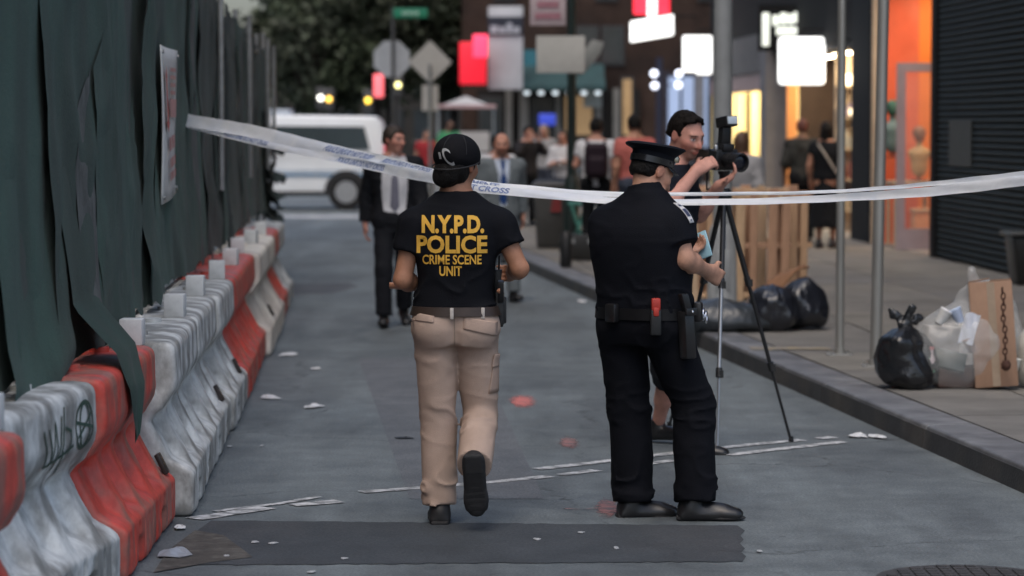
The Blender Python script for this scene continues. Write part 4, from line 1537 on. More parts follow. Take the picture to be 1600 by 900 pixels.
# second heap, beyond the tripod
M_BAGS = mat('bag_black_shiny', (.014, .016, .022), .20, .2, 9, .6, 24, spec=.7)
h1 = G(1205, 516, SZ)
bag('glossy black rubbish bag in the heap behind the tripod, left of the pair', (h1.x, h1.y, SZ), (.20, .20, .19), False, M_BAGS, 11, amp=.045)
h2 = G(1252, 514, SZ)
bag('glossy black rubbish bag in the heap behind the tripod, right of the pair', (h2.x, h2.y, SZ), (.18, .2, .21), False, M_BAGS, 12, amp=.045)
h3 = G(1128, 517, SZ)
bag('long flat dark grey bag lying behind the uniformed officer', (h3.x, h3.y, SZ), (.38, .2, .125), False, M_BAG2, 14, amp=.03)
h4 = P(1232, 440, h2.y + .15)
cb_ = thing('crumpled_cardboard', 'crumpled brown cardboard lying over the far rubbish bags', 'cardboard', (h4.x, h4.y, SZ + .3))
o = MB().add(*grid(16, 8, lambda u, v: (h4.x - .42 + u * .58, h4.y - .1 + v * .3, SZ + .12 + .40 * u ** 1.1 + .03 * math.sin(u * 9 + v * 3) + .04 * v - .2 * max(0, u - .85)))).build('sheet', mat('cardboard_brown', (.26, .13, .065), .85, .15, 10), cb_, smooth='all')
md = o.modifiers.new('s', 'SOLIDIFY')
md.thickness = .012

# ---- upright pallets
M_WOOD = [mat('pine_%d' % i, c, .8, .18, 5, .2, 60, stretch=(9, 9, 1), color2=tuple(v * .8 for v in c)) for i, c in enumerate(((.60, .41, .25), (.55, .35, .21), (.64, .46, .30), (.46, .27, .17)))]
def pallet(label, c, rot, lean, H=1.04, Wd=1.0, seed=0):
    r = thing('pallet', label, 'pallet', c, 'wooden pallets stood on edge')
    r.rotation_euler = (lean, 0, rot)
    rd = random.Random(seed)
    n = 7
    for i in range(n):
        x = -Wd / 2 + Wd * (i + .5) / n + rd.uniform(-.02, .02)
        bw_ = rd.uniform(.034, .048)
        o = MB().box(-bw_, bw_, -.010, .010, 0, H + rd.uniform(-.07, .03)).build('board', M_WOOD[rd.randrange(4)], None, bevel=.002, bseg=1)
        o.parent = r
        o.location = (x, 0, 0)
        o.rotation_euler = (0, rd.uniform(-.012, .012), 0)
    for z in (.05, H / 2, H - .05):
        o = MB().box(-Wd / 2, Wd / 2, .0105, .105, z - .022, z + .022).build('stringer', M_WOOD[rd.randrange(4)], None, bevel=.002, bseg=1)
        o.parent = r
    for x in (-Wd * .42, 0, Wd * .42):
        o = MB().box(x - .05, x + .05, .1055, .125, 0, H).build('back_board', M_WOOD[3], None, bevel=.002, bseg=1)
        o.parent = r
pc_ = G(1165, 470, SZ)
pallet('front pallet of light pine boards stood upright behind the rubbish heap', (pc_.x - .06, pc_.y, SZ), .10, .05, seed=1)
pallet('middle pine pallet leaning behind the front one', (pc_.x + .16, pc_.y + .30, SZ), .04, .06, 1.03, seed=2)
pallet('rear pine pallet nearest the shops', (pc_.x + .05, pc_.y + .62, SZ), -.03, .05, 1.08, seed=3)

# ---- posts on the pavement
M_POST = mat('post_galvanised', (.34, .34, .32), .45, .14, 9, metal=.6, stretch=(1, 1, .2))
def sign_post(label, px, py, r_, top, tilt=0.0, m=M_POST):
    g = G(px, py, SZ)
    t = thing('sign_post', label, 'post', (g.x, g.y, SZ), 'steel posts on the pavement')
    MB().tube([(g.x, g.y, SZ + .01), (g.x + tilt, g.y, top)], r_, 16).build('tube', m, t, smooth=True)
    MB().box(g.x - .09, g.x + .09, g.y - .09, g.y + .09, SZ, SZ + .012).build('base_plate', m, t, bevel=.003)
    for a in (-1, 1):
        for b in (-1, 1):
            MB().tube([(g.x + a * .068, g.y + b * .068, SZ + .012), (g.x + a * .068, g.y + b * .068, SZ + .03)], .011, 6).build('bolt', m, t)
    MB().tube([(g.x, g.y, SZ + .012), (g.x, g.y, SZ + .05)], r_ * 1.35, 14).build('collar', m, t, smooth=True)
sign_post('thin steel post on the pavement left of the near rubbish pile, farther from it', 1312, 555, .031, 4.2)
sign_post('thicker slightly tilted steel post directly behind the black rubbish bag', 1368, 573, .040, 4.2, .06)
lp = G(1128, 500, SZ)
t = thing('lamp_post', 'thick grey lamp post rising behind the photographer and camera', 'lamp post', (lp.x, lp.y, SZ))
MB().tube([(lp.x, lp.y, SZ), (lp.x, lp.y, 6.5)], [.085, .072], 20).build('column', mat('post_grey', (.26, .275, .28), .5, .1, 6), t, smooth=True)
MB().lathe((lp.x, lp.y, SZ), [(.17, 0), (.17, .05), (.13, .12), (.12, .75), (.09, .82)], 20).build('base_casing', MATS['post_grey'], t, smooth=True)
MB().box(lp.x - .06, lp.x + .06, lp.y - .125, lp.y - .1, SZ + .25, SZ + .6).build('access_door', MATS['post_grey'], t, bevel=.004)
dp_ = G(893, 392, SZ)
t = thing('lamp_post', 'dark green lamp post with white paper notices, between the two officers in the distance', 'lamp post', (dp_.x, dp_.y, SZ))
mdg = mat('post_dark_green', (.010, .022, .020), .5, .15, 8)
MB().tube([(dp_.x, dp_.y, SZ), (dp_.x, dp_.y, 5.0)], [.065, .055], 16).build('column', mdg, t, smooth=True)
MB().lathe((dp_.x, dp_.y, SZ), [(.16, 0), (.16, .1), (.11, .25), (.10, .9), (.07, 1.0)], 16).build('base_casing', mdg, t, smooth=True)

# black bin by the shutter
bb = Vector((XB(29.8) - .12, 29.8, SZ))
t = thing('litter_bin', 'black litter bin cut off by the right edge, before the dark shutter', 'bin', bb)
mbk = mat('bin_black', (.010, .011, .011), .35, .15, 10)
MB().loft([[bb + Vector((x * .8, y_ * .8, 0)) for x, y_ in ((-.3, -.3), (.3, -.3), (.3, .3), (-.3, .3))], [bb + Vector((x, y_, .50)) for x, y_ in ((-.3, -.3), (.3, -.3), (.3, .3), (-.3, .3))]]).build('bin_body', mbk, t, bevel=.03)
MB().box(bb.x - .34, bb.x + .34, bb.y - .34, bb.y + .34, SZ + .505, SZ + .56).build('bin_lid', mat('bin_lid', (.05, .055, .055), .3, .1, 10), t, bevel=.02)
MB().tube([(bb.x - .33, bb.y - .37, SZ + .53), (bb.x + .33, bb.y - .37, SZ + .53)], .014, 8).build('handle', mbk, t, smooth=True)

# ---- litter lying about
M_LIT = mat('litter_white', (.60, .61, .62), .8, .12, 30)
def litter(label, px, py, w_, d_, h_=.02, z=.006, m=M_LIT, seed=0, name='paper_scrap', cat='litter'):
    c = G(px, py, z)
    r2 = random.Random(seed + int(px))
    pts = []
    n = 9
    def f(u, v):
        a = 2 * math.pi * u
        rr_ = v * (1 + 1.1 * vnoise(np.array([[math.cos(a) * 1.7 + seed * 3.1, math.sin(a) * 1.7, seed]]), 3)[0] + .35 * math.sin(a + seed))
        return (c.x + w_ * .5 * rr_ * math.cos(a), c.y + d_ * .5 * rr_ * math.sin(a), z + .55 * h_ * (.6 + 1.6 * vnoise(np.array([[math.cos(a) * v * 3 + seed, math.sin(a) * v * 3, seed]]), 4)[0]) * (1 - v * .75) + .001)
    vs, fs = grid(11, 3, f)
    o = MB().add([Vector(p) for p in vs], fs).build(name, m, None, smooth=False, origin=(c.x, c.y, z))
    md = o.modifiers.new('s', 'SOLIDIFY')
    md.thickness = .002
    tag(o, label, cat, 'litter on the road')
litter('white paper scrap on the road beside the far red barriers', 446, 554, .12, .30, .03, seed=1)
litter('flat white paper scrap on the road near the left barriers, left of a matching one', 418, 620, .14, .28, .03, seed=2)
litter('white scrap on the road between the barriers and the khaki trousers', 488, 635, .11, .22, .03, seed=3)
litter('tiny white scrap on the road beyond the other scraps', 495, 576, .06, .12, .015, seed=4)
litter('crumpled white tissue in the gutter at the right, left half', 1346, 681, .10, .20, .035, seed=5)
litter('crumpled white tissue in the gutter at the right, right half', 1372, 683, .09, .22, .03, seed=6)
litter('crumpled white paper at the kerb behind the uniformed officer', 908, 472, .10, .5, .05, seed=7)
litter('white scrap at the foot of the near red barrier', 280, 824, .05, .12, .025, seed=8)
litter('torn clear wrapper beside the near red barrier', 274, 862, .12, .26, .03, seed=9, m=mat('wrapper', (.28, .30, .33), .4, .2, 20))
litter('dark bent strip on the road left of the khaki trousers', 635, 684, .10, .10, .02, seed=10, m=mat('litter_dark', (.02, .02, .022), .6, .2, 20))
for k, (px, py, lab) in enumerate(((396, 847, 'tiny pale crumb at the left end of the dark asphalt patch'), (424, 848, 'second tiny pale crumb from the left on the dark asphalt patch'),
        (538, 872, 'tiny pale crumb at the lower edge of the dark patch, left of the boots'), (840, 842, 'tiny flat scrap on the dark patch right of the lifted boot'),
        (910, 832, 'torn pale scrap on the dark patch between the two officers'), (963, 856, 'tiny white speck on the dark patch below the black shoes'), (1186, 861, 'tiny white speck just right of the dark asphalt patch'),
        (352, 868, 'tiny crumb in the grime beside the near red barrier'), (486, 893, 'tiny crumb below the dark patch at the bottom edge'), (360, 697, 'small pale fleck on the road by the white barriers, left one'),
        (410, 696, 'small pale fleck on the road by the white barriers, right one'))):
    litter(lab, px, py, rnd.uniform(.018, .045), rnd.uniform(.03, .07), .006, seed=20 + k, m=mat('litter_grey', (.36, .37, .38), .8, .2, 30), name='litter_crumb')
# iron cover at the lower right
mc_ = G(1510, 906)
t = thing('manhole_cover', 'round iron manhole cover cut off by the bottom edge at the right', 'manhole', (mc_.x, mc_.y - .02, .004))
mi = mat('cast_iron', (.075, .072, .07), .6, .25, 30, metal=.5)
MB().lathe((mc_.x, mc_.y - .02, 0), [(.36, .0), (.36, .008), (.33, .009)], 40).build('frame', mi, t, smooth=True)
for i in range(-5, 6):
    for j in range(-5, 6):
        if i * i + j * j < 27:
            MB().box(mc_.x + i * .058 - .02, mc_.x + i * .058 + .02, mc_.y - .02 + j * .058 - .02, mc_.y - .02 + j * .058 + .02, .0095, .016).build('raised_stud', mi, t)
# ------------------------------------------------------------------ the two officers and the photographer
def fit_text(txt, width, height, bold, shear=0.0):
    vs, fs = text_mesh(txt, 1.0, bold, 1.0, 'LEFT', shear)
    x0, x1 = min(v[0] for v in vs), max(v[0] for v in vs)
    y0, y1 = min(v[1] for v in vs), max(v[1] for v in vs)
    return [((v[0] - (x0 + x1) / 2) / (x1 - x0) * width, (v[1] - y0) / (y1 - y0) * height) for v in vs], fs

def cloth(name, c, rough=.85, bump=.25, bscale=220, sheen=.08, var=.1):
    return mat(name, c, rough, var, 9, bump, bscale, sheen=0.0, spec=.14)

def ring_belt(root, secs, f, z, h, e, m, name='belt', tilt=0.0, thick=.008, zmid=None):
    T = np.array(secs)
    ff, rr = fr(f)
    mb = MB()
    rings = []
    n = 40
    pr = [(0, -h), (thick, -h), (thick, h), (0, h)]
    lst = []
    for i in range(n):
        a = 2 * math.pi * i / n
        ca, sa = math.cos(a), math.sin(a)
        p = 2.4
        q = (abs(ca) ** p + abs(sa) ** p) ** (-1 / p)
        row = []
        for o, dz in pr:
            zz = z + dz + tilt * ca
            A, B, cx, cy = [np.interp(zz, T[:, 0], T[:, j]) for j in range(1, 5)]
            A, B = A + e + o, B + e + o
            c = Vector((cx, cy, zz)) + rr * (A * q * ca) + ff * (B * q * sa)
            row.append(c)
        lst.append(row)
    vs = [p for r in lst for p in r]
    fs = []
    for i in range(n):
        for j in range(4):
            a, b = i * 4 + j, i * 4 + (j + 1) % 4
            c, d = ((i + 1) % n) * 4 + (j + 1) % 4, ((i + 1) % n) * 4 + j
            fs.append((a, b, c, d))
    return mb.add(vs, fs).build(name, m, root, smooth=True)

def patch(name, quad, bvh, d, off, m, root, nu=10, nv=8, thick=0.0, jag=0.0):
    """quad: four corner points (bottom-left, bottom-right, top-right, top-left)"""
    q = [Vector(p) for p in quad]
    vs, fs = grid(nu, nv, lambda u, v: (q[0].lerp(q[1], u)).lerp(q[3].lerp(q[2], u), v))
    o = wrap(name, vs, fs, bvh, d, off, m, root)
    if thick:
        md = o.modifiers.new('s', 'SOLIDIFY')
        md.thickness = thick
        md.offset = 0
    return o

M_NAVYT = cloth('navy_tshirt', (.0055, .0062, .0088))
M_KHAKI = cloth('khaki_twill', (.42, .315, .255), .9, .3, 260, .05, .07)
M_BLACKL = mat('leather_black', (.012, .012, .013), .35, .2, 20)
M_BOOT = mat('boot_black', (.013, .013, .014), .6, .25, 30)
M_HAIRK = mat('hair_black', (.006, .005, .0045), .6, .3, 60, .8, 260, spec=.2, stretch=(1, 1, .25))
M_HAIRB = mat('hair_brown', (.028, .017, .010), .55, .3, 60, .5, 300)
M_GOLD = mat('print_yellow', (.68, .38, .05), .8, .10, 90)
M_WHITEP = mat('print_white', (.38, .38, .38), .8, .08, 60)
M_NYLON = mat('black_nylon', (.012, .013, .014), .5, .2, 40, .2, 300)

def make_csu():
    Y0 = 12.8
    W = lambda px, py, dy=0.0: P(px, py, Y0 + dy)
    g = G(708, 818)
    root = thing('person', 'person in dark police t-shirt, black cap and khaki cargo trousers walking away, seen from behind', 'person', (g.x, Y0, 0), 'officers at the tape')
    f = (.04, 1)
    J = dict(pelvis=W(712, 490), neck=W(712, 306, .01), hipL=W(681, 527, .0), hipR=W(744, 529, .01),
             knL=W(685, 655, .035), anL=W(687, 789, .0), knR=W(750, 648, .07), anR=W(741, 727, -.29),
             shL=W(647, 352, .0), shR=W(781, 352, .0), elL=W(629, 437, -.03), wrL=W(660, 448, .20),
             elR=W(812, 420, -.03), wrR=W(800, 425, .20))
    cx = W(712, 450).x
    S = [(.81, .150, .105, cx, Y0 - .005), (.87, .186, .122, cx, Y0 - .005), (.93, .183, .122, cx, Y0), (1.0, .163, .112, cx - .002, Y0), (1.09, .153, .108, cx, Y0),
         (1.20, .160, .116, cx + .003, Y0), (1.30, .170, .118, cx + .004, Y0), (1.385, .160, .100, cx + .004, Y0), (1.44, .110, .078, cx + .003, Y0 + .005), (1.505, .060, .057, cx + .002, Y0 + .01)]
    secs = smooth_secs(S)
    hc = W(716, 258, .025)
    HR = head_R((.50, .86), .10, .03)
    hands = dict(L=dict(d=W(690, 452, .3) - J['wrL'], n=(0, 0, 1), w=(0, 0, 1), curl=.5), R=dict(d=Vector((-.1, .9, -.1)), n=(-1, 0, 0), w=(0, 0, 1), curl=.9))
    body_mesh(root, J, inflate(secs, -.024), f, (.36, .175, .105), .0072, hc, HR, hands, leg_r=(.070, .050, .036), arm_r=(.050, .040, .029), skin_kw=dict(brow=(.01, .008, .006)), neck_r=.053)
    hem = .972
    sh = top_mesh(root, J, secs, f, M_NAVYT, .0078, 'tshirt', .020, hem, 1.503, .50, (.072, .074, .05), .007, 3, zc=[(1.03, .09, 1.0), (1.28, .1, .35)])
    def seams(s):
        s.cone(W(710, 505, -.142), W(710, 550, -.138), .008, .020, .03, 's')
        s.cone(W(710, 550, -.132), W(712, 590, -.075), .020, .026, .03, 's')
        s.cone(W(713, 585, -.066), W(717, 640, -.045), .020, .018, .02, 's')
        s.cone(W(655, 578, -.155), W(700, 572, -.150), .010, .014, .03, 's')
        s.cone(W(722, 574, -.150), W(770, 582, -.150), .014, .010, .03, 's')
    pt = pants_mesh(root, J, secs, f, M_KHAKI, .0078, 'cargo_trousers', .99, (.100, .082, .079), .0055, 5, end=1.0, legk=.014, e=.012,
                    extra=seams,
                    zc=[(.745, .03, 1.0), (.48, .07, 1.8), (.14, .07, 2.4)])
    # waistband, belt and belt loops
    ring_belt(root, secs, f, .966, .020, .020, mat('belt_brown', (.035, .022, .016), .5, .2, 20), 'belt')
    bs, bp = bvh_of(sh), bvh_of(pt)
    for px in (707, 755):
        a = W(px, 478)
        q = [a + Vector((-.010, 0, -.03)), a + Vector((.010, 0, -.03)), a + Vector((.010, 0, .028)), a + Vector((-.010, 0, .028))]
        mb = MB()
        yb = np.interp(.985, [s_[0] for s_ in secs], [s_[2] for s_ in secs])
        u = (a.x - cx) / .19
        yy = Y0 - (yb + .04) * (1 - abs(u) ** 2.4) ** (1 / 2.4)
        mb.box(a.x - .008, a.x + .008, yy - .002, yy + .006, .935, .985)
        mb.build('belt_loop', mat('khaki_light', (.5, .46, .42), .8, .1, 60), root, bevel=.002)
    # lettering on the back
    lines = [('N.Y.P.D.', 708.5, 363, 97, 28, .046), ('POLICE', 707, 394, 110, 28, .036), ('CRIME SCENE', 707, 411, 92, 15, .020), ('UNIT', 705, 429, 35, 15.5, .028)]
    for t, cxp, yb_, wp, hp, bold in lines:
        vs, fs = fit_text(t, wp / 347, hp / 347, bold)
        o0 = W(cxp, yb_)
        wrap('lettering', [(o0.x + x, o0.y - .3, o0.z + y) for x, y in vs], fs, bs, (0, 1, 0), .0035, M_GOLD, root)
    # pocket flaps, cargo pocket, seams
    Wq = lambda *pts: [W(x, y, -.3) for x, y in pts]
    m_k2 = cloth('khaki_flap', (.41, .305, .247), .9, .3, 260, .05, .07)
    patch('pocket_flap', Wq((723, 518), (776, 531), (777, 508), (723, 499)), bp, (0, 1, 0), .003, m_k2, root, thick=.004)
    patch('pocket_flap', Wq((640, 505), (676, 508), (677, 498), (645, 493)), bp, (0, 1, 0), .003, m_k2, root, thick=.004)
    patch('cargo_pocket', [W(764, 615, -.03), W(783, 610, .05), W(786, 555, .05), W(770, 556, -.03)], bp, (-.7, .7, 0), .002, m_k2, root, thick=.005)
    patch('cargo_flap', [W(764, 574, -.03), W(785, 570, .05), W(787, 552, .05), W(768, 553, -.03)], bp, (-.7, .7, 0), .006, m_k2, root, thick=.004)
    patch('center_seam', Wq((708.5, 545), (710, 545), (709.5, 492), (708, 492)), bp, (0, 1, 0), .003, cloth('seam_khaki', (.27, .21, .165)), root, nu=2, nv=14)
    # holster with pistol on the right hip
    h = thing_part = MB()
    hc0 = W(781, 480, .02)
    h.obox(hc0 + Vector((0, 0, -.005)), (.020, .042, .075), (1, 0, .08))
    ho = h.build('holster', M_NYLON, root, bevel=.008)
    MB().obox(hc0 + Vector((.004, -.045, .075)), (.014, .022, .048), (1, 0, 0), (0, 1, .3), (0, -.3, 1)).build('pistol_grip', mat('gun_black', (.01, .01, .011), .4, .1, 40), ho, bevel=.006)
    MB().obox(hc0 + Vector((.010, .0, -.015)), (.020, .018, .060), (1, 0, .1)).obox(hc0 + Vector((.0, .03, -.07)), (.016, .03, .02)).build('retention_strap', M_NYLON, ho, bevel=.006)
    mp = W(776, 440, .10)
    MB().obox(mp, (.020, .018, .055), (1, 0, 0), (0, 1, 0), (.1, 0, 1)).tube([mp + Vector((.01, 0, .05)), mp + Vector((.012, 0, .12))], .005).build('radio', mat('radio_black', (.012, .012, .013), .45, .1, 40), root, bevel=.004)
    # cap
    c = A3(hc)
    Lh = lambda x, y, z: Vector(c + A3((x, y, z)) @ HR)
    s = SDF()
    s.ell(Lh(0, -.018, .044), (.100, .122, .095), HR, 0)
    s.cut(lambda Q: ((Q - c) @ HR.T)[:, 2] - (.004 + .30 * ((Q - c) @ HR.T)[:, 1]), k=.006)
    s.disp(wrinkle(.003, 12, 12, 8))
    cap = s.mesh('cap', .006, cloth('cap_black', (.006, .006, .0075), .8, .3, 240), root)
    br = MB()
    vs, fs = grid(12, 6, lambda u, v: Lh((u - .5) * .17 * (1 - .25 * v * v), .085 + v * .075 * math.sqrt(max(0, 1 - (2 * u - 1) ** 2 * .8)) - .05 * abs(2 * u - 1) ** 2, .040 - .01 * v - .022 * (2 * u - 1) ** 2))
    bo = br.add(vs, fs).build('brim', MATS['cap_black'], cap, smooth='all')
    md = bo.modifiers.new('s', 'SOLIDIFY')
    md.thickness = .006
    MB().lathe(Lh(0, -.016, .131), [(.007, -.003), (.006, .003), (.002, .005)], 10).build('button', MATS['cap_black'], cap, smooth=True)
    for k in range(6):      # stitched panel seams
        a = math.pi / 6 + k * math.pi / 3
        MB().tube([Lh(math.cos(a) * .1005 * math.cos(t), -.018 + math.sin(a) * .1225 * math.cos(t), .044 + .0955 * math.sin(t)) for t in [j * .24 for j in range(7)]], .0016, 5).build('seam', mat('cap_thread', (.016, .016, .018), .8, .1, 60), cap)
    MB().tube([Lh(math.cos(a) * .100, -.018 + math.sin(a) * .122, .010 + .30 * (-.018 + math.sin(a) * .122)) for a in [j * math.pi / 12 for j in range(25)]], .0035, 5).build('edge_band', MATS['cap_thread'], cap)
    bc = bvh_of(cap)
    vs, fs = fit_text('C', .042, .078, .012, .0)
    o0 = W(703, 258)
    wrap('cap_lettering', [(o0.x + x * 1.0 - y * .38 + .006, o0.y - .3, o0.z + y - x * .2) for x, y in vs], fs, bc, (0, 1, 0), .003, M_WHITEP, cap)
    vs, fs = fit_text('I', .010, .030, .01, .0)
    o0 = W(689, 248)
    wrap('cap_lettering', [(o0.x + x - y * .2, o0.y - .3, o0.z + y) for x, y in vs], fs, bc, (0, 1, 0), .003, M_WHITEP, cap)
    # hair pulled to a low bun under the cap
    s = SDF()
    s.ell(Lh(0, -.048, -.026), (.080, .076, .074), HR, 0)
    s.ell(Lh(-.014, -.094, -.064), (.052, .038, .046), HR, .03)
    s.ell(Lh(.06, .01, .01), (.02, .025, .035), HR, .02)
    s.cut(lambda Q: .035 - ((Q - c) @ HR.T)[:, 1], k=.01)
    s.disp(lambda Q: .009 * vnoise(Q * A3((70, 70, 22)), 4))
    s.mesh('hair', .006, M_HAIRK, root)
    # boots
    shoe(root, J['anL'], (-.04, 1, 0), (0, 0, 1), M_BOOT, .007, .285, .07, 'boot', 1.1)
    shoe(root, J['anR'], (.06, .30, -.95), (0, .95, .30), M_BOOT, .007, .285, .07, 'boot', 1.15)
    return root

def make_officer():
    Y0 = 12.97
    O = lambda px, py, dy=0.0: P(px, py, Y0 + dy)
    g = G(1030, 812)
    root = thing('person', 'person in navy police uniform and peaked cap standing side-on, looking at a phone', 'person', (g.x, Y0, 0), 'officers at the tape')
    M_U = cloth('uniform_shirt', (.0040, .0048, .0080), .8, .25, 240, .1)
    M_UP = cloth('uniform_trousers', (.0042, .0048, .0075), .85, .25, 240, .1)
    f = (.50, .86)
    ff, rr = fr(f)
    J = dict(pelvis=O(1008, 500), neck=O(1010, 305, .0), hipL=O(973, 528, .06), hipR=O(1043, 528, -.05), knL=O(984, 645, .07), anL=O(991, 781, .05),
             knR=O(1083, 628, -.02), anR=O(1087, 783, -.08), shL=O(950, 349, .08), shR=O(1054, 350, -.09), elL=O(980, 432, .24), wrL=O(1058, 398, .34),
             elR=O(1070, 405, -.14), wrR=O(1106, 424, .06))
    X = lambda px: O(px, 450).x
    S = [(.80, .155, .115, X(1006), Y0), (.87, .200, .143, X(1007), Y0), (.96, .200, .145, X(1007), Y0), (1.05, .192, .145, X(1006), Y0), (1.15, .202, .152, X(1003), Y0),
         (1.25, .212, .155, X(1001), Y0), (1.34, .205, .140, X(1001), Y0), (1.405, .16, .108, X(1004), Y0), (1.45, .105, .082, X(1007), Y0), (1.49, .066, .062, X(1010), Y0)]
    secs = smooth_secs(S)
    hc = O(1019, 268, .035)
    HR = head_R((.84, .54), .48, 0)
    hands = dict(R=dict(d=O(1128, 436, .13) - J['wrR'], n=Vector((.2, .9, -.2)), w=(.3, 0, 1), curl=.75), L=dict(d=O(1092, 388, .36) - J['wrL'], n=(0, -.3, 1), w=(0, -1, 0), curl=.6))
    body_mesh(root, J, secs, f, (.46, .25, .17), .0072, hc, HR, hands, arm_r=(.054, .045, .030), skin_kw=dict(brow=(.01, .008, .006)), neck_r=.052)
    nhb = A3(hc) + A3((0, -.022, -.055)) @ HR
    nax = (nhb - A3(J['neck'])) / np.linalg.norm(nhb - A3(J['neck']))
    def ex(s):   # shirt collar and shoulder straps
        nb = A3(J['neck'])
        sleeve(s, nb - nax * .03, nb + nax * .050, .084, .073, .03)
    sh = top_mesh(root, J, secs, f, M_U, .0078, 'uniform_shirt', .026, .950, None, .60, (.080, .082, .05), .006, 13, extra=ex, zc=[(1.02, .08, .9), (1.3, .1, .2)],
                  cuts=lambda s: s.cone(A3(J['neck']) + nax * .052, A3(J['neck']) + nax * .16, .062, .066, .004, 's'))
    pt = pants_mesh(root, J, secs, f, M_UP, .0078, 'uniform_trousers', .99, (.112, .098, .094), .0065, 15, legk=.02, end=1.0, e=.016, zc=[(.82, .08, .5), (.50, .12, 1.2), (.15, .09, 1.8)])
    bs, bp = bvh_of(sh), bvh_of(pt)
    belt = ring_belt(root, secs, f, .945, .026, .021, mat('duty_belt', (.006, .006, .007), .5, .2, 30, spec=.25), 'duty_belt', thick=.006)
    def onbelt(ang, z, e=.05):
        A, B, cx, cy = [np.interp(.97, [s_[0] for s_ in secs], [s_[j] for s_ in secs]) for j in range(1, 5)]
        ca, sa = math.cos(ang), math.sin(ang)
        q = (abs(ca) ** 2.4 + abs(sa) ** 2.4) ** (-1 / 2.4)
        c = Vector((cx, cy, z)) + rr * ((A + e) * q * ca) + ff * ((B + e) * q * sa)
        n = (rr * ca + ff * sa).normalized()
        return c, n, Vector((-n.y, n.x, 0))
    # red-handled device, holster and pistol, cuffs, pouch, on the near side
    c, n, t = onbelt(-.98, .95)
    o = MB().obox(c + Vector((0, 0, -.035)), (.024, .020, .06), t, n).build('device_pouch', M_NYLON, root, bevel=.008)
    MB().obox(c + Vector((0, 0, .045)) + n * .004, (.020, .018, .028), t, n).obox(c + Vector((0, 0, .012)) + n * .020, (.013, .006, .02), t, n).build('device_grip', mat('signal_red', (.42, .035, .022), .5, .1, 30), o, bevel=.006)
    c, n, t = onbelt(-.30, .93, .055)
    o = MB().obox(c + Vector((0, 0, -.075)), (.032, .026, .11), t, n, (-.06, 0, 1)).build('holster', M_BLACKL, root, bevel=.010)
    MB().obox(c + Vector((0, 0, .065)) - t * .022 + n * .01, (.022, .016, .05), t, n, Vector((0, 0, 1)) - t * .35).build('pistol_grip', mat('gun_black', (.01, .01, .011), .4, .1, 40), o, bevel=.006)
    MB().obox(c + Vector((0, 0, .03)) + n * .026, (.036, .006, .016), t, n).build('holster_strap', M_BLACKL, o, bevel=.003)
    MB().lathe(c + Vector((0, 0, .03)) + n * .034, [(.006, -.005), (.007, 0), (.004, .006)], 10).build('snap', mat('chrome', (.6, .6, .62), .2, .05, 30, metal=1.0), o, smooth=True)
    c, n, t = onbelt(.35, .95, .05)
    MB().obox(c, (.034, .018, .045), t, n).build('cuff_pouch', M_BLACKL, root, bevel=.008)
    cuff = MB()
    for k in range(2):
        ctr = c + n * (.024 + .012 * k) + Vector((0, 0, -.01 - .012 * k))
        cuff.tube([ctr + t * (.026 * math.cos(a)) + Vector((0, 0, .026 * math.sin(a))) for a in (2 * math.pi * i / 14 for i in range(15))], .0045, 6)
    cuff.build('handcuffs', MATS['chrome'], root, smooth=True)
    c, n, t = onbelt(-1.85, .95, .045)
    MB().obox(c, (.03, .018, .042), t, n).build('ammo_pouch', M_BLACKL, root, bevel=.008)
    # shoulder patch on the near sleeve
    d0 = Vector((-.45, .9, -.2)).normalized()
    q = [O(1066, 353, -.1), O(1077, 350, -.1), O(1062, 316, -.1), O(1050, 318, -.1)]
    patch('shoulder_patch', q, bs, d0, .004, mat('patch_white', (.55, .55, .56), .8, .1, 80), root, thick=.003)
    for k, (t_, w_, h_) in enumerate(((.10, .30, .05), (.30, .14, .36), (.80, .22, .10))):
        a = Vector(q[0]).lerp(Vector(q[3]), t_)
        b = Vector(q[1]).lerp(Vector(q[2]), t_)
        u = (b - a) * (w_ / .22)
        v = (Vector(q[3]) - Vector(q[0])) * h_
        patch('patch_stitching', [a + u * .22, b - u * .22, b - u * .22 + v, a + u * .22 + v], bs, d0, .008, mat('stitch_navy', (.03, .04, .09), .8, .1, 80), root, nu=3, nv=2)
    # peaked eight-point cap
    c = A3(hc)
    HC = head_R((.84, .54), .24, .02)
    Lh = lambda x, y, z: Vector(c + A3((x * .97, y * .97, z)) @ HC)
    def ring(a, b, z, yo=0.0, oct_=0.0, tilt=0.0, n=32):
        out = []
        for i in range(n):
            t = 2 * math.pi * i / n
            k = 1 + oct_ * (math.cos(8 * t) * .5)
            y = b * math.sin(t) * k
            out.append(Lh(a * math.cos(t) * k, y + yo - .012, z + tilt * y))
        return out
    cap = MB().loft([ring(.086, .104, .028), ring(.089, .107, .030), ring(.089, .107, .078), ring(.092, .110, .084), ring(.124, .142, .104, .0, .02, .08), ring(.132, .150, .112, .002, .03, .08),
                     ring(.128, .146, .119, .002, .03, .08), ring(.10, .12, .124, .0, .0, .08), ring(.04, .05, .125, 0, 0, .08)]).build('cap', cloth('cap_navy', (.006, .007, .011), .7, .2, 240), root, smooth=True)
    MB().loft([ring(.0895, .1075, .032), ring(.0935, .1115, .032), ring(.0935, .1115, .060), ring(.0895, .1075, .060)]).build('cap_band', mat('band_patent', (.010, .010, .011), .22, .1, 20), cap, smooth=True)
    vs, fs = grid(16, 6, lambda u, v: Lh(math.sin((u - .5) * 2.3) * (.088 + v * .012), .093 * math.cos((u - .5) * 2.3) - .010 + v * .055 * math.cos((u - .5) * 2.3), .034 - v * .022))
    vo = MB().add(vs, fs).build('visor', MATS['band_patent'], cap, smooth='all')
    md = vo.modifiers.new('s', 'SOLIDIFY')
    md.thickness = .005
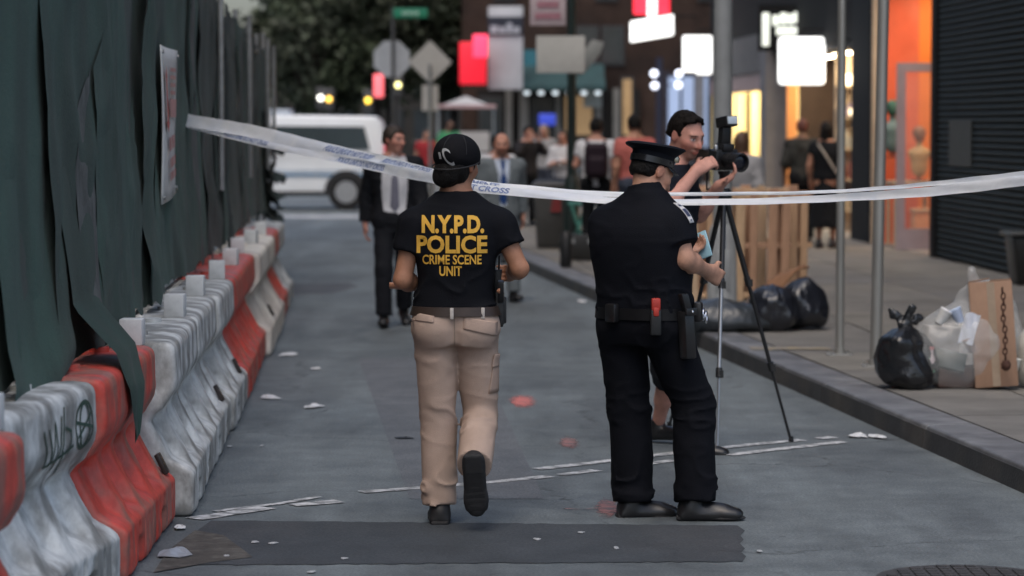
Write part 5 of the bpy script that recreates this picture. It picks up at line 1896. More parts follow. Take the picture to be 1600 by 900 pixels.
    MB().lathe(Lh(0, .112, .085), [(.018, -.02), (.024, 0), (.010, .026)], 8).build('cap_badge', mat('badge_metal', (.5, .45, .35), .3, .1, 20, metal=1.0), cap, smooth=True)
    for sg in (-1, 1):
        MB().lathe(Lh(sg * .092, .05, .052), [(.004, -.006), (.008, 0), (.003, .006)], 8).build('cap_button', MATS['chrome'], cap, smooth=True)
    hair_mesh(root, hc, HR, M_HAIRK, .0065, 1.0, front=.008, low=-.050, thick=.004, zf=.05, bump=.006)
    shoe(root, J['anL'], (1, .16, 0), (0, 0, 1), M_BLACKL, .007, .285, .06, 'shoe', 1.12)
    shoe(root, J['anR'], (1, -.04, 0), (0, 0, 1), M_BLACKL, .007, .30, .06, 'shoe', 1.12)
    # the phone in the left hand is a thing of its own
    ph = O(1098, 383, .36)
    pr = thing('mobile_phone', 'light blue mobile phone held by the uniformed officer', 'phone', ph)
    X1, Z1 = Vector((.75, -.5, .35)).normalized(), Vector((-.2, .45, .8))
    MB().obox(ph, (.036, .005, .068), X1, X1.cross(Z1), Z1).build('phone_case', mat('phone_blue', (.30, .50, .58), .35, .05, 20), pr, bevel=.004)
    Yn = X1.cross(Z1).normalized()
    MB().obox(ph - Yn * .0062, (.031, .001, .061), X1, Yn, Z1).build('screen', mat('phone_screen', (.02, .03, .04), .1, .05, 20, emit=(.45, .75, .85), estr=.35), pr)
    return root

def make_photographer():
    Y0 = 15.6
    H = lambda px, py, dy=0.0: P(px, py, Y0 + dy)
    root = thing('person', 'person in dark t-shirt and shorts reaching for the camera on the tripod', 'person', (H(1050, 700).x, Y0, 0), 'officers at the tape')
    f = (.90, -.30)
    ff, rr = fr(f)
    J = dict(pelvis=H(1040, 468, .05), neck=H(1052, 262, .02), hipR=H(1046, 490, -.04), hipL=H(1040, 490, .14), knR=H(1075, 600, -.1), anR=H(1080, 690, -.08),
             knL=H(1045, 585, .32), anL=H(1028, 664, .47), shR=H(1040, 288, -.15), shL=H(1066, 284, .18), elR=H(1037, 330, -.30), wrR=H(1089, 266, -.12),
             elL=H(1092, 335, .30), wrL=H(1124, 290, .18))
    S = []
    for z, a, b in [(.86, .15, .12), (.97, .175, .125), (1.08, .165, .12), (1.2, .165, .12), (1.32, .18, .13), (1.42, .185, .13), (1.5, .17, .11), (1.55, .12, .08), (1.60, .07, .06)]:
        t = (z - .86) / .74
        S.append((z, a, b, J['pelvis'].x * (1 - t) + J['neck'].x * t, J['pelvis'].y * (1 - t) + J['neck'].y * t))
    secs = smooth_secs(S)
    hc = H(1072, 211, .0)
    HR = head_R((.66, -.75), .30, .02)
    hands = dict(R=dict(d=Vector((.75, .25, .45)), n=Vector((.2, .8, -.5)), w=(.2, -.2, 1), curl=.7), L=dict(d=Vector((.7, -.2, .5)), n=(0, -.2, 1), w=(0, -1, .2), curl=.6))
    body_mesh(root, J, secs, f, (.50, .25, .19), .0078, hc, HR, hands, arm_r=(.054, .046, .031), hsc=1.06, skin_kw=dict(stubble=(.20, .11, .08), ruddy=.4), neck_r=.058)
    top_mesh(root, J, secs, f, cloth('dark_tshirt', (.008, .0095, .015)), .009, 'tshirt', .020, .98, 1.585, .55, (.072, .074, .05), .006, 33)
    pants_mesh(root, J, secs, f, cloth('dark_shorts', (.02, .021, .025)), .010, 'shorts', 1.04, (.10, .10, .05), .006, 35, end=.05)
    # short dark hair, heavier on top
    hm = mat('hair_dark', (.008, .006, .005), .7, .3, 60, .5, 200, spec=.1)
    hair_mesh(root, hc, HR, hm, .0065, 1.06, front=.026, low=-.022, thick=.006, zf=.084, seed=9, bump=.010)
    c = A3(hc)
    s = SDF()
    for k in range(9):       # tuft combed up and forward over the brow
        x = -.056 + .014 * k
        s.cone(c + (A3((x, .030, .104 - 9 * x * x)) * 1.06) @ HR, c + (A3((x, .066 - 7 * x * x, .096 - 7 * x * x + .005 * (k % 3))) * 1.06) @ HR, .015, .011, .008)
    s.disp(lambda Q: .007 * vnoise(Q * 70, 5))
    s.mesh('hair_fringe', .006, hm, root)
    shoe(root, J['anL'], (.80, -.5, .05), (0, 0, 1), M_BLACKL, .008, .29, .03)
    shoe(root, J['anR'], (1, -.2, 0), (0, 0, 1), M_BLACKL, .008, .29, .03)
    return root

def make_tripod():
    ap = P(1131, 300, 15.9)
    root = thing('tripod', 'tall dark tripod standing on the road with a camera on top', 'tripod', (ap.x, ap.y, 0))
    mk = mat('tripod_black', (.014, .014, .015), .4, .15, 30)
    mg = mat('tripod_silver', (.34, .35, .36), .35, .1, 30, metal=.8)
    feet = [G(1120, 710), G(1236, 691), G(1046, 668)]
    for i, ft in enumerate(feet):
        ft = Vector((ft.x, ft.y, 0.005))
        d = (ft - ap)
        top = ap + d * .02
        j1, j2 = ap + d * .36, ap + d * .70
        m0 = MB().tube([top, j1], .0155, 10)
        leg = m0.build('leg', mk, root, smooth=True)
        MB().tube([j1 - d * .01, j2], .0115, 10).build('leg_tube', mg if i == 0 else mk, leg, smooth=True)
        MB().tube([j2 - d * .01, ft], .0082, 8).build('lower_tube', mg if i == 0 else mk, leg, smooth=True)
        for j in (j1, j2):
            MB().tube([j - d * .022, j + d * .012], .019, 10).obox(j + Vector((.012, -.012, 0)), (.012, .008, .02)).build('clamp', mk, leg, smooth=True)
        MB().tube([ft + Vector((0, 0, .03)), ft], [.013, .016], 8).build('rubber_foot', mk, leg, smooth=True)
    MB().lathe(ap, [(.03, -.06), (.045, -.04), (.045, 0), (.03, .02)], 12).build('spider', mk, root, smooth=True)
    MB().tube([ap + Vector((0, 0, -.32)), ap + Vector((0, 0, .09))], .013, 10).build('center_column', mat('column_grey', (.55, .56, .58), .35, .1, 30, metal=.6), root, smooth=True)
    MB().lathe(ap + Vector((0, 0, .06)), [(.018, 0), (.026, .012), (.026, .035), (.034, .045), (.034, .058)], 12).build('ball_head', mk, root, smooth=True)
    MB().tube([ap + Vector((0, 0, .07)), ap + Vector((-.10, .02, -.01))], .008, 8).build('pan_handle', mk, root, smooth=True)
    # camera
    cb = ap + Vector((0, 0, .120))
    cr = thing('photo_camera', 'black camera with big flash mounted on top of the tripod', 'camera', cb)
    D = Vector((.55, -.83, -.10)).normalized()
    R_ = Vector((.83, .55, 0)).normalized()
    U = D.cross(R_).normalized()
    mc = mat('camera_black', (.010, .010, .011), .42, .15, 60, .15, 300)
    bo = cb + Vector((-.005, 0, .055))
    MB().obox(bo, (.072, .032, .052), R_, D, U).build('camera_body', mc, cr, bevel=.010)
    MB().obox(bo + U * .062 + D * .008, (.034, .034, .020), R_, D, U).build('viewfinder_hump', mc, cr, bevel=.008)
    MB().obox(bo - R_ * .062 + D * .016, (.016, .028, .048), R_, D, U).build('grip', mc, cr, bevel=.008)
    def ringd(o, r, n=20):
        return [o + (R_ * math.cos(2 * math.pi * k / n) + U * math.sin(2 * math.pi * k / n)) * r for k in range(n)]
    ln = MB().loft([ringd(bo + D * .03, .036), ringd(bo + D * .05, .040), ringd(bo + D * .10, .042), ringd(bo + D * .135, .048), ringd(bo + D * .150, .048), ringd(bo + D * .150, .040), ringd(bo + D * .135, .037)]).build('lens', mc, cr, smooth=True)
    MB().loft([ringd(bo + D * .134, .0372), ringd(bo + D * .139, .028), ringd(bo + D * .141, .006)]).build('lens_glass', mat('lens_glass', (.01, .012, .02), .05, .05, 10), ln, smooth='all')
    MB().loft([ringd(bo + D * .066, .0435), ringd(bo + D * .09, .0435)]).build('zoom_ring', MATS['tripod_black'], ln, smooth=True)
    MB().lathe(bo + U * .06 - R_ * .05, [(.012, -.01), (.012, .01), (.009, .014)], 12).build('mode_dial', mg, cr, smooth=True)
    fl = bo + U * .084
    MB().obox(fl + U * .035, (.028, .020, .045), R_, D, U).build('flash_body', mc, cr, bevel=.006)
    fh = MB().obox(fl + U * .105 + D * .010, (.036, .045, .026), R_, (D + U * .25), (U - D * .25)).build('flash_head', mc, cr, bevel=.006)
    MB().obox(fl + U * .118 + D * .056, (.030, .004, .019), R_, (D + U * .25), (U - D * .25)).build('flash_window', mat('flash_lens', (.45, .52, .58), .15, .05, 40), fh, bevel=.002)
    cr.scale = (1.12, 1.12, 1.12)
    # dangling strap
    sp = [bo - R_ * .07 + U * .03, bo - R_ * .11 - U * .05 + D * .02, bo - R_ * .09 - U * .15, bo - R_ * .02 - U * .11 + D * .05]
    MB().tube(sp, .006, 6).build('strap', M_NYLON, cr, smooth=True)

make_csu()
make_officer()
make_photographer()
make_tripod()
# ------------------------------------------------------------------ shops on the right
F = lambda t, o, z: Vector((XB(t) + o, t + o * .048, z))
def fb(mb, t0, t1, o0, o1, z0, z1):
    return mb.hexa([F(t0, o0, z0), F(t0, o1, z0), F(t1, o1, z0), F(t1, o0, z0), F(t0, o0, z1), F(t0, o1, z1), F(t1, o1, z1), F(t1, o0, z1)])
def fpart(name, m, par, *boxes, bevel=0.0):
    mb = MB()
    for b in boxes:
        fb(mb, *b)
    return mb.build(name, m, par, bevel=bevel)
M_DWALL = mat('wall_dark', (.016, .016, .016), .85, .2, 4, .2, 60, spec=.12)
M_BLKP = mat('pier_black', (.008, .008, .009), .7, .2, 5, spec=.15)
M_SHUT = mat('shutter_steel', (.013, .017, .015), .6, .2, 5, .1, 40, metal=.1, color2=(.009, .012, .0105), spec=.2)
M_GREYP = mat('pier_grey', (.17, .17, .18), .8, .12, 4, .1, 60, spec=.15)
M_FLOOR = mat('shop_floor', (.22, .2, .18), .5, .15, 4)
M_CEIL = mat('shop_ceiling', (.45, .44, .42), .9, .08, 4)
def lamp_mat(name, c, s_):
    return mat(name, (.8, .8, .8), .5, 0, 5, emit=c, estr=s_)
# shuttered shop
sA = thing('shuttered_shop', 'dark shop front closed with a roller shutter at the right edge', 'building', F(31, 0, 0))
fpart('wall', M_DWALL, sA, (16, 36.0, .30, .5, SZ, 15), (16, 36.0, -.02, .295, 4.02, 15))
fpart('shutter_guide', M_BLKP, sA, (35.72, 36.0, -.04, .29, SZ, 4.0))
fpart('shutter_guide', M_BLKP, sA, (26.0, 26.25, -.04, .29, SZ, 4.0))
me_s = None
for k in range(51):
    if me_s is None:
        mb = MB()
        pr = [(.0, .02), (.012, -.004), (.038, -.016), (.062, -.004), (.0735, .02), (.0735, .035), (0, .035)]
        r0 = [Vector((XB(26.26) + o, 26.26 + o * .048, z)) for z, o in pr]
        r1 = [Vector((XB(35.71) + o, 35.71 + o * .048, z)) for z, o in pr]
        ob = mb.loft([r0, r1]).build('shutter_slat', M_SHUT, sA)
        me_s = ob.data
    else:
        ob = link('shutter_slat', me_s, None, sA)
    ob.location = (0, 0, SZ + .02 + k * .0755)
fpart('notice', mat('faded_notice', (.055, .058, .054), .7, .15, 8), sA, (33.6, 34.9, -.024, -.020, 1.30, 1.86))
# orange shop
sB = thing('orange_shop', 'open shop with bright orange lit walls beside the dark shutter', 'building', F(38, 0, 0))
M_ORA = mat('wall_orange', (.80, .20, .025), .6, .06, 3)
M_ORR = mat('wall_red_orange', (.66, .10, .035), .6, .10, 3, color2=(.68, .15, .07))
fpart('floor', M_FLOOR, sB, (36.05, 40.1, .0, 5, .10, SZ + .01))
fpart('ceiling', M_CEIL, sB, (36.05, 40.1, .0, 5, 3.72, 3.8))
fpart('side_wall', M_ORA, sB, (40.0, 40.12, .56, 5, SZ + .01, 3.72))
fpart('side_panel', M_ORR, sB, (39.93, 40.0, .08, .56, SZ + .01, 3.71))
fpart('back_wall', M_ORA, sB, (36.05, 40.1, 5.0, 5.1, SZ, 3.72))
fpart('near_wall', M_ORA, sB, (36.05, 36.12, .5, 5, SZ, 3.72))
fpart('upper_wall', M_DWALL, sB, (36.0, 40.2, -.02, .25, 3.82, 15))
fpart('light_panel', lamp_mat('lamp_warm', (1, .84, .60), 6.0), sB, (36.8, 39.6, .25, 1.6, 3.68, 3.71))
fpart('painted_lit_edge', mat('lit_edge_beige', (.42, .34, .25), .6, .1, 6), sB, (40.04, 40.12, -.07, .05, SZ, 3.8))  # beige strip paints the edge that catches the orange shop light
dl = fpart('door', mat('door_frame_lilac', (.30, .27, .30), .5, .08, 6), sB, (37.78, 37.82, -.14, -.02, SZ + .01, 2.62), (37.78, 37.82, -.02, .62, 2.50, 2.62), (37.78, 37.82, -.02, .62, SZ + .01, .42), (37.78, 37.82, .50, .62, .42, 2.50))
fpart('door_glass', mat('glass_thin', (.8, .85, .85), .05, .02, 3, alpha=.07), dl, (37.795, 37.805, -.02, .50, .42, 2.50))
fpart('door_handle', mat('handle_steel', (.5, .5, .5), .3, .05, 9, metal=1.0), dl, (37.75, 37.775, .42, .45, .95, 1.35))
def shop_item(name, label, cat, build):
    p = thing(name, label, cat, (0, 0, SZ), 'goods in the shops')
    build(p)
bx = F(38.6, .42, SZ)
p = thing('display_box', 'orange display box on the floor of the orange shop', 'box', (bx.x, bx.y, SZ), 'goods in the shops')
fpart('box_body', mat('box_orange', (.70, .28, .12), .7, .08, 8), p, (38.5, 38.8, .25, .58, SZ + .012, .62), bevel=.01)
fpart('box_lid', mat('box_lid_pale', (.6, .36, .2), .7, .08, 8), p, (38.48, 38.82, .235, .595, .622, .66), bevel=.006)
def mannequin(label, t, o, z, m, mh, h=1.0):
    q = F(t, o, z)
    r = thing('mannequin', label, 'mannequin', q, 'goods in the shops')
    s = SDF()
    s.ell(q + Vector((0, 0, .25 * h)), (.13 * h, .09 * h, .20 * h), None, 0)
    s.ell(q + Vector((0, 0, .42 * h)), (.18 * h, .09 * h, .10 * h), None, .08)
    s.cone(q + Vector((0, 0, .5 * h)), q + Vector((0, 0, .62 * h)), .05 * h, .045 * h, .03)
    s.plane(q + Vector((0, 0, .06 * h)), (0, 0, -1))
    s.mesh('torso', .02, m, r)
    s = SDF()
    s.ell(q + Vector((0, 0, .70 * h)), (.085 * h, .10 * h, .12 * h), None, 0)
    s.ell(q + Vector((0, .02, .74 * h)), (.105 * h, .11 * h, .10 * h), None, .02)
    s.mesh('head', .02, mh, r)
    MB().tube([q + Vector((0, 0, .10 * h)), q], .02, 8).lathe(q, [(.12, 0), (.12, .015)], 14).build('stand', mat('stand_black', (.02, .02, .02), .4, .1, 9), r, smooth=True)
p = thing('display_table', 'pale display table with goods inside the orange shop', 'table', F(38.9, .35, SZ), 'goods in the shops')
fpart('table_top', mat('table_pale', (.45, .38, .26), .6, .1, 8), p, (38.85, 39.5, .02, .62, .98, 1.03))
for t_, o_ in ((38.9, .06), (38.9, .57), (39.45, .06), (39.45, .57)):
    fpart('leg', MATS['table_pale'], p, (t_ - .025, t_ + .025, o_ - .025, o_ + .025, SZ + .012, .98))
mannequin('tan mannequin bust with brown hair on the table in the orange shop', 39.1, .42, 1.03, mat('mannequin_tan', (.42, .27, .12), .6, .1, 9), mat('wig_brown', (.20, .09, .05), .7, .2, 20), .9)
mannequin('green and grey mannequin bust behind the glass door', 39.5, .12, 1.35, mat('mannequin_teal', (.10, .16, .16), .6, .1, 9), mat('wig_green', (.03, .10, .07), .7, .2, 20), .95)
# dark pier + warm shop
sC = thing('warm_lit_shop', 'shop with dark pier and warm lit doorway behind the two steel posts', 'building', F(45, 0, 0))
fpart('pier', M_BLKP, sC, (40.22, 41.75, -.08, .6, SZ, 15))
fpart('floor', M_FLOOR, sC, (41.75, 49.9, .0, 4, .10, SZ + .01))
fpart('ceiling', mat('ceiling_dark', (.06, .055, .05), .9, .1, 4), sC, (41.75, 49.9, .0, 4, 2.95, 3.05))
fpart('upper_wall', M_DWALL, sC, (41.75, 50.6, -.03, .25, 3.06, 15))
fpart('side_wall', mat('wall_brown', (.045, .028, .022), .7, .2, 5), sC, (49.8, 49.9, .36, 4, SZ, 2.95))
fpart('warm_panel', mat('panel_ochre', (.70, .30, .10), .6, .08, 5), sC, (49.74, 49.8, .14, .32, SZ, 2.9))
fpart('back_wall', mat('wall_brown2', (.20, .13, .08), .7, .2, 5), sC, (41.75, 49.9, 4, 4.1, SZ, 2.95))
fpart('light_panel', lamp_mat('lamp_warm2', (1, .76, .48), 22.0), sC, (47.5, 49.3, .15, .6, 2.92, 2.945), (42.2, 46.5, .4, .9, 2.92, 2.945))
p = fpart('shelf_unit', mat('shelf_beige', (.52, .42, .30), .6, .1, 6), sC, (44.4, 44.5, .12, .62, SZ, 2.9))
for k in range(5):
    fpart('shelf', MATS['shelf_beige'], p, (44.2, 44.395, .12, .62, .45 + .48 * k, .48 + .48 * k))
for k, (c_, z) in enumerate((((.6, .5, .35), .485), ((.3, .12, .1), .965), ((.55, .55, .5), 1.445), ((.25, .2, .3), 1.925))):
    for j in range(3):
        q = fpart('goods', mat('goods_%d' % k, c_, .6, .1, 9), p, (44.22, 44.38, .16 + .15 * j, .27 + .15 * j, z, z + .16 + .05 * ((j + k) % 3)))
fpart('shelf_lamp', lamp_mat('lamp_shelf', (1, .78, .45), 4.0), sC, (44.05, 44.19, .2, .55, 2.42, 2.58), (44.05, 44.19, .3, .45, 1.95, 2.05))
# grey pier + yellow shop
sD = thing('yellow_shop', 'shop with grey pier and pale yellow lit interior left of the lit white sign', 'building', F(54, 0, 0))
fpart('pier', M_GREYP, sD, (50.62, 51.4, -.12, .36, SZ, 3.9))
fpart('fascia', mat('fascia_grey', (.12, .12, .122), .8, .12, 4, spec=.15), sD, (51.4, 59.5, -.10, .1, 2.75, 3.45))
fpart('fascia_trim', mat('trim_pink', (.34, .25, .24), .7, .1, 4), sD, (51.4, 59.5, -.06, .06, 2.42, 2.745))
fpart('floor', M_FLOOR, sD, (51.4, 59.7, .0, 4, .10, SZ + .01))
fpart('ceiling', M_CEIL, sD, (51.4, 59.7, .1, 4, 2.9, 3.0))
fpart('side_wall', mat('wall_cream', (.72, .60, .33), .6, .05, 5), sD, (59.6, 59.7, .0, 4, SZ, 2.9))
for k in range(7):
    fpart('curtain_fold', mat('curtain_cream', (.76, .63, .34), .7, .06, 5), sD, (59.45 - .03 * (k % 2), 59.59, .03 + .15 * k, .16 + .15 * k, SZ + .012, 2.85), bevel=.02)
fpart('back_wall', MATS['wall_cream'], sD, (51.4, 59.7, 4, 4.1, SZ, 2.9))
fpart('light_panel', lamp_mat('lamp_cream', (1, .84, .56), 17.0), sD, (54, 59, .3, 2.2, 2.86, 2.89))
fpart('upper_wall', M_DWALL, sD, (50.65, 59.8, .0, .25, 3.46, 15))
fpart('end_wall', M_DWALL, sD, (59.72, 60.0, .0, 6, SZ, 15))
fpart('mullion', mat('mullion_dark', (.03, .03, .035), .5, .1, 5), sD, (53.9, 53.98, -.03, .03, SZ, 2.4), (56.6, 56.68, -.03, .03, SZ, 2.4))
fpart('shop_glass', MATS['glass_thin'], sD, (53.98, 56.6, -.004, .004, SZ, 2.4))

# unseen block added behind the fence to cut the sky light
sG = thing('unseen_shade_block', 'unseen concrete block added behind the green fence to shade the street', 'building', (-10, 25, 0))
MB().box(-16, -6.2, -10, 46, 0, 18).build('wall', mat('concrete_raw', (.16, .16, .155), .9, .2, 2), sG)
for k in range(5):
    MB().box(-6.2, -6.05, -10, 46, 3.2 + 3.4 * k, 3.6 + 3.4 * k).build('floor_slab', MATS['concrete_raw'], sG)
# ---- hanging signs
def lit(name, c, s_):
    return mat(name, c, .5, .02, 4, emit=c, estr=s_)
def blade(label, px0, px1, py0, py1, Y, m, name='hanging_sign', depth=.14, skew=0.0, bracket=None, rd=.03, cat='sign', group='signs over the shops', frame_m=None):
    a, b = P(px0, py1, Y), P(px1, py0, Y)
    c = (a + b) / 2
    r = thing(name, label, cat, c, group)
    sk = skew / (4444 / Y)
    mb = MB()
    mb.hexa([Vector((a.x, Y - depth / 2, a.z)), Vector((b.x, Y - depth / 2, a.z + sk)), Vector((b.x, Y + depth / 2, a.z + sk)), Vector((a.x, Y + depth / 2, a.z)),
             Vector((a.x, Y - depth / 2, b.z - sk * 0)), Vector((b.x, Y - depth / 2, b.z + sk)), Vector((b.x, Y + depth / 2, b.z + sk)), Vector((a.x, Y + depth / 2, b.z))])
    o = mb.build('sign_face', m, r, bevel=rd, bseg=3)
    if bracket is not None:
        MB().tube([Vector((c.x, Y, b.z - .01)), Vector((c.x, Y, b.z + .12)), Vector((c.x + bracket, Y, b.z + .12))], .018, 8).build('bracket', M_BLKP, r, smooth=True)
    return r
M_LITW = lit('lit_white', (1, 1, .98), 1.8)
blade('glowing blank white square sign with rounded corners over the pavement', 1216, 1289, 58, 132, 44.7, M_LITW, bracket=.45, rd=.06)
blade('glowing white tilted sign under the red one, left of the grey lamp post', 985, 1052, 34, 66, 58.2, M_LITW, skew=11, bracket=.9, rd=.02)
b_ = blade('red lit sign at the top edge of the photo above the tilted white sign', 990, 1046, -14, 22, 58.4, lit('lit_red', (1, .03, .06), 1.3), bracket=.9, rd=.02)
q0, q1 = P(1012, 26, 58.25), P(1026, -14, 58.25)
MB().box(q0.x, q1.x, 58.24, 58.32, q0.z, q1.z).build('white_bar', M_LITW, b_, bevel=.02)
b_ = blade('glowing white sign partly hidden by the grey lamp post', 1067, 1112, 56, 112, 57.0, M_LITW, bracket=.6, rd=.03)
q0, q1 = P(1088, 116, 56.8), P(1112, 95, 56.8)
MB().box(q0.x, q1.x, 56.74, 56.90, q0.z, q1.z).build('lower_lamp', M_LITW, b_, bevel=.04)
# letters of blown-out light above the square sign
b_ = thing('lit_lettering_sign', 'white glowing letter shapes on a dark board above the square sign', 'sign', P(1220, 45, 47.5), 'signs over the shops')
def litbox(px0, px1, py0, py1, Y, m=M_LITW, nm='lit_letter', d=.05):
    a, b = P(px0, py1, Y), P(px1, py0, Y)
    return MB().box(a.x, b.x, Y - d, Y + d, a.z, b.z).build(nm, m, b_, bevel=.015)
a_, c_ = P(1184, 80, 47.7), P(1256, 8, 47.7)
MB().box(a_.x, c_.x, 47.62, 47.75, a_.z, c_.z).build('board', M_BLKP, b_)
M_LITG = lit('lit_greenish', (.80, .84, .76), .95)
for q in ((1191, 1202, 20, 72), (1207, 1217, 24, 40), (1219, 1229, 20, 38), (1231, 1239, 22, 38), (1240, 1249, 19, 36), (1213, 1249, 42, 55)):
    litbox(*q, 47.55, M_LITG)
# paper notices and boards on the dark green lamp post
M_BRD = mat('board_white', (.50, .50, .47), .7, .06, 8)
b_ = blade('white square board on the dark green lamp post', 838, 914, 56, 114, 36.8, M_BRD, 'notice_board', .02, rd=.004)
b_ = blade('pale pink printed poster at the top edge, above the white square board', 828, 884, -12, 40, 36.75, mat('poster_pink', (.46, .38, .40), .7, .1, 8), 'poster', .02, rd=.004)
for py0, py1, w_ in ((2, 12, 34), (20, 30, 40)):
    q0, q1 = P(856 - w_ / 2, py1, 36.735), P(856 + w_ / 2, py0, 36.735)
    MB().box(q0.x, q1.x, 36.730, 36.738, q0.z, q1.z).build('print_band', mat('print_rose', (.38, .18, .22), .7, .2, 20), b_)
b_ = thing('arrow_board', 'grey slanted board on the right side of the dark green lamp post', 'sign', P(920, 85, 37.0), 'signs over the shops')
MB().prism([P(898, 118, 37), P(898, 96, 37), P(926, 62, 37), P(944, 66, 37), P(938, 84, 37), P(912, 116, 37)], (0, .03, 0)).build('board', mat('board_grey', (.24, .25, .24), .7, .1, 8), b_, bevel=.004)
b_ = blade('tall blade sign with dark band across it on the far building', 763, 817, 10, 140, 80.5, mat('blade_grey', (.44, .45, .46), .7, .08, 2, color2=(.34, .35, .36)), 'blade_sign', .25, rd=.02)
q0, q1 = P(763, 55, 80.3), P(817, 26, 80.3)
MB().box(q0.x - .01, q1.x + .01, 80.32, 80.366, q0.z, q1.z).build('dark_band', mat('band_navy', (.012, .016, .028), .5, .1, 5), b_)
for k, (x0, x1, y0, y1) in enumerate(((766, 778, 40, 52), (780, 790, 42, 52), (792, 800, 36, 52), (802, 812, 42, 52))):
    q0, q1 = P(x0, y1, 80.3), P(x1, y0, 80.3)
    MB().box(q0.x, q1.x, 80.27, 80.318, q0.z, q1.z).build('letter', mat('letter_grey', (.35, .37, .40), .6, .1, 5), b_)
blade('red lit sign on the far building', 718, 760, 66, 132, 80.0, lit('lit_red_dim', (.75, .012, .03), .6), rd=.03)
blade('small brighter pink-red lit sign overlapping the big red one', 739, 762, 54, 90, 79.2, lit('lit_pinkred', (1, .05, .12), 1.3), rd=.03)
blade('small vertical pink-red light left of the stop sign post', 584, 599, 116, 152, 79.0, lit('lit_pink', (1, .16, .18), 1.0), rd=.03)
blade('small blue sign board in the far crowd', 842, 868, 178, 196, 74, lit('lit_blue', (.04, .07, .5), .4), rd=.02)

# ---- far block facing the viewer
sE = thing('far_building', 'dark building across the avenue with shop windows and awning', 'building', (2, 82, 0))
def yb(mb, x0, x1, y0, y1, z0, z1):
    return mb.box(x0, x1, y0, y1, z0, z1)
def epart(name, m, par, px0, px1, py0, py1, Y=81.9, d=.2, bevel=0.0):
    a, b = P(px0, py1, Y), P(px1, py0, Y)
    return MB().box(a.x, b.x, Y, Y + d, max(a.z, SZ), b.z).build(name, m, par, bevel=bevel)
M_BRK = mat('brick_brown', (.042, .027, .021), .85, .25, 2, .3, 30, color2=(.026, .018, .015), spec=.12)
epart('wall', M_BRK, sE, 722, 1200, -720, 300, 82.2, 9)
epart('shop_band', mat('band_dark', (.018, .017, .016), .8, .2, 3, spec=.12), sE, 745, 1000, 140, 230, 82.0, .19)
for px0, px1 in ((790, 800), (812, 826), (868, 876), (930, 940), (958, 968)):
    epart('pilaster', mat('stone_pale', (.17, .165, .15), .8, .1, 4), sE, px0, px1, 138, 230, 81.86, .13)
for px0, px1, py0, py1 in ((828, 866, 150, 215), (880, 928, 146, 215), (970, 990, 120, 215), (748, 786, 150, 215)):
    w_ = epart('window', mat('win_frame', (.03, .03, .03), .6, .1, 4), sE, px0, px1, py0, py1, 81.95, .04)
    epart('pane', mat('pane_dark', (.035, .042, .045), .08, .2, 1) if px0 in (828, 748) else mat('pane_added_glow', (.3, .2, .1), .2, .3, 1.5, emit=(1, .62, .30), estr=.16), w_, px0 + 3, px1 - 3, py0 + 4, py1 - 4, 81.93, .018)  # some panes get an added warm glow to lift the far front
for px0, py0 in ((770, -60), (850, -60), (930, -60), (1010, -60), (1090, -60), (900, 40), (940, 40)):
    w_ = epart('window', MATS['win_frame'], sE, px0, px0 + 36, py0, py0 + 62, 82.12, .07)
    epart('pane', MATS['pane_dark'], w_, px0 + 3, px0 + 33, py0 + 4, py0 + 58, 82.10, .018)
a, b, z0_, z1_ = P(812, 128, 81), P(945, 128, 81), P(812, 134, 80.6).z, P(812, 100, 82).z
MB().add([(a.x, 80.6, z0_), (b.x, 80.6, z0_), (b.x, 82, z1_), (a.x, 82, z1_), (a.x, 80.6, z0_ - .12), (b.x, 80.6, z0_ - .12), (b.x, 82, z0_ - .12), (a.x, 82, z0_ - .12)], [(0, 1, 2, 3), (4, 5, 1, 0), (7, 6, 5, 4), (4, 0, 3, 7), (1, 5, 6, 2)]).build('awning', mat('awning_teal', (.018, .050, .052), .8, .2, 3), sE)
for k in range(6):
    x = a.x + (b.x - a.x) * (k + .5) / 6
    MB().lathe((x, 80.75, z0_ - .20), [(.05, -.05), (.09, 0), (.05, .05)], 10).build('awning_lamp', lit('lit_cool', (.85, .95, 1), .9), sE, smooth=True)
epart('teal_panel', mat('panel_teal', (.03, .16, .20), .6, .1, 3), sE, 818, 838, 78, 104, 81.9, .2)
epart('poster_board', mat('board_pale2', (.30, .33, .31), .7, .1, 3), sE, 912, 940, 140, 168, 81.8, .06)
w_ = epart('blue_lit_window', lit('lit_bluewin', (.30, .38, .55), .55), sE, 1040, 1108, 120, 230, 82.05, .10)
for px in (1040, 1062, 1084, 1106):
    epart('mullion', mat('mullion_navy', (.01, .012, .03), .5, .1, 4), w_, px, px + 4, 110, 235, 81.98, .06)
epart('grey_column', M_GREYP, sE, 1086, 1100, 110, 230, 81.7, .2)
# twin-globe lamp in front of it
lg = P(1030, 125, 79)
t = thing('globe_lamp', 'navy post with four round white lamps near the tilted white sign', 'lamp post', (lg.x, 79, SZ))
MB().tube([(lg.x, 79, SZ), (lg.x, 79, P(1030, 90, 79).z)], .09, 12).build('column', MATS['mullion_navy'], t, smooth=True)
for px, py in ((1022, 115), (1023, 134), (1061, 115), (1060, 133)):
    p = P(px, py, 78.8)
    s = SDF()
    s.ell(p, (.10, .10, .10), None, 0)
    s.mesh('globe', .025, lit('lit_globe', (.82, .86, 1), 2.6), t)
    MB().tube([p + Vector((0, .02, 0)), (lg.x, 79, p.z)], .015, 6).build('arm', MATS['mullion_navy'], t)
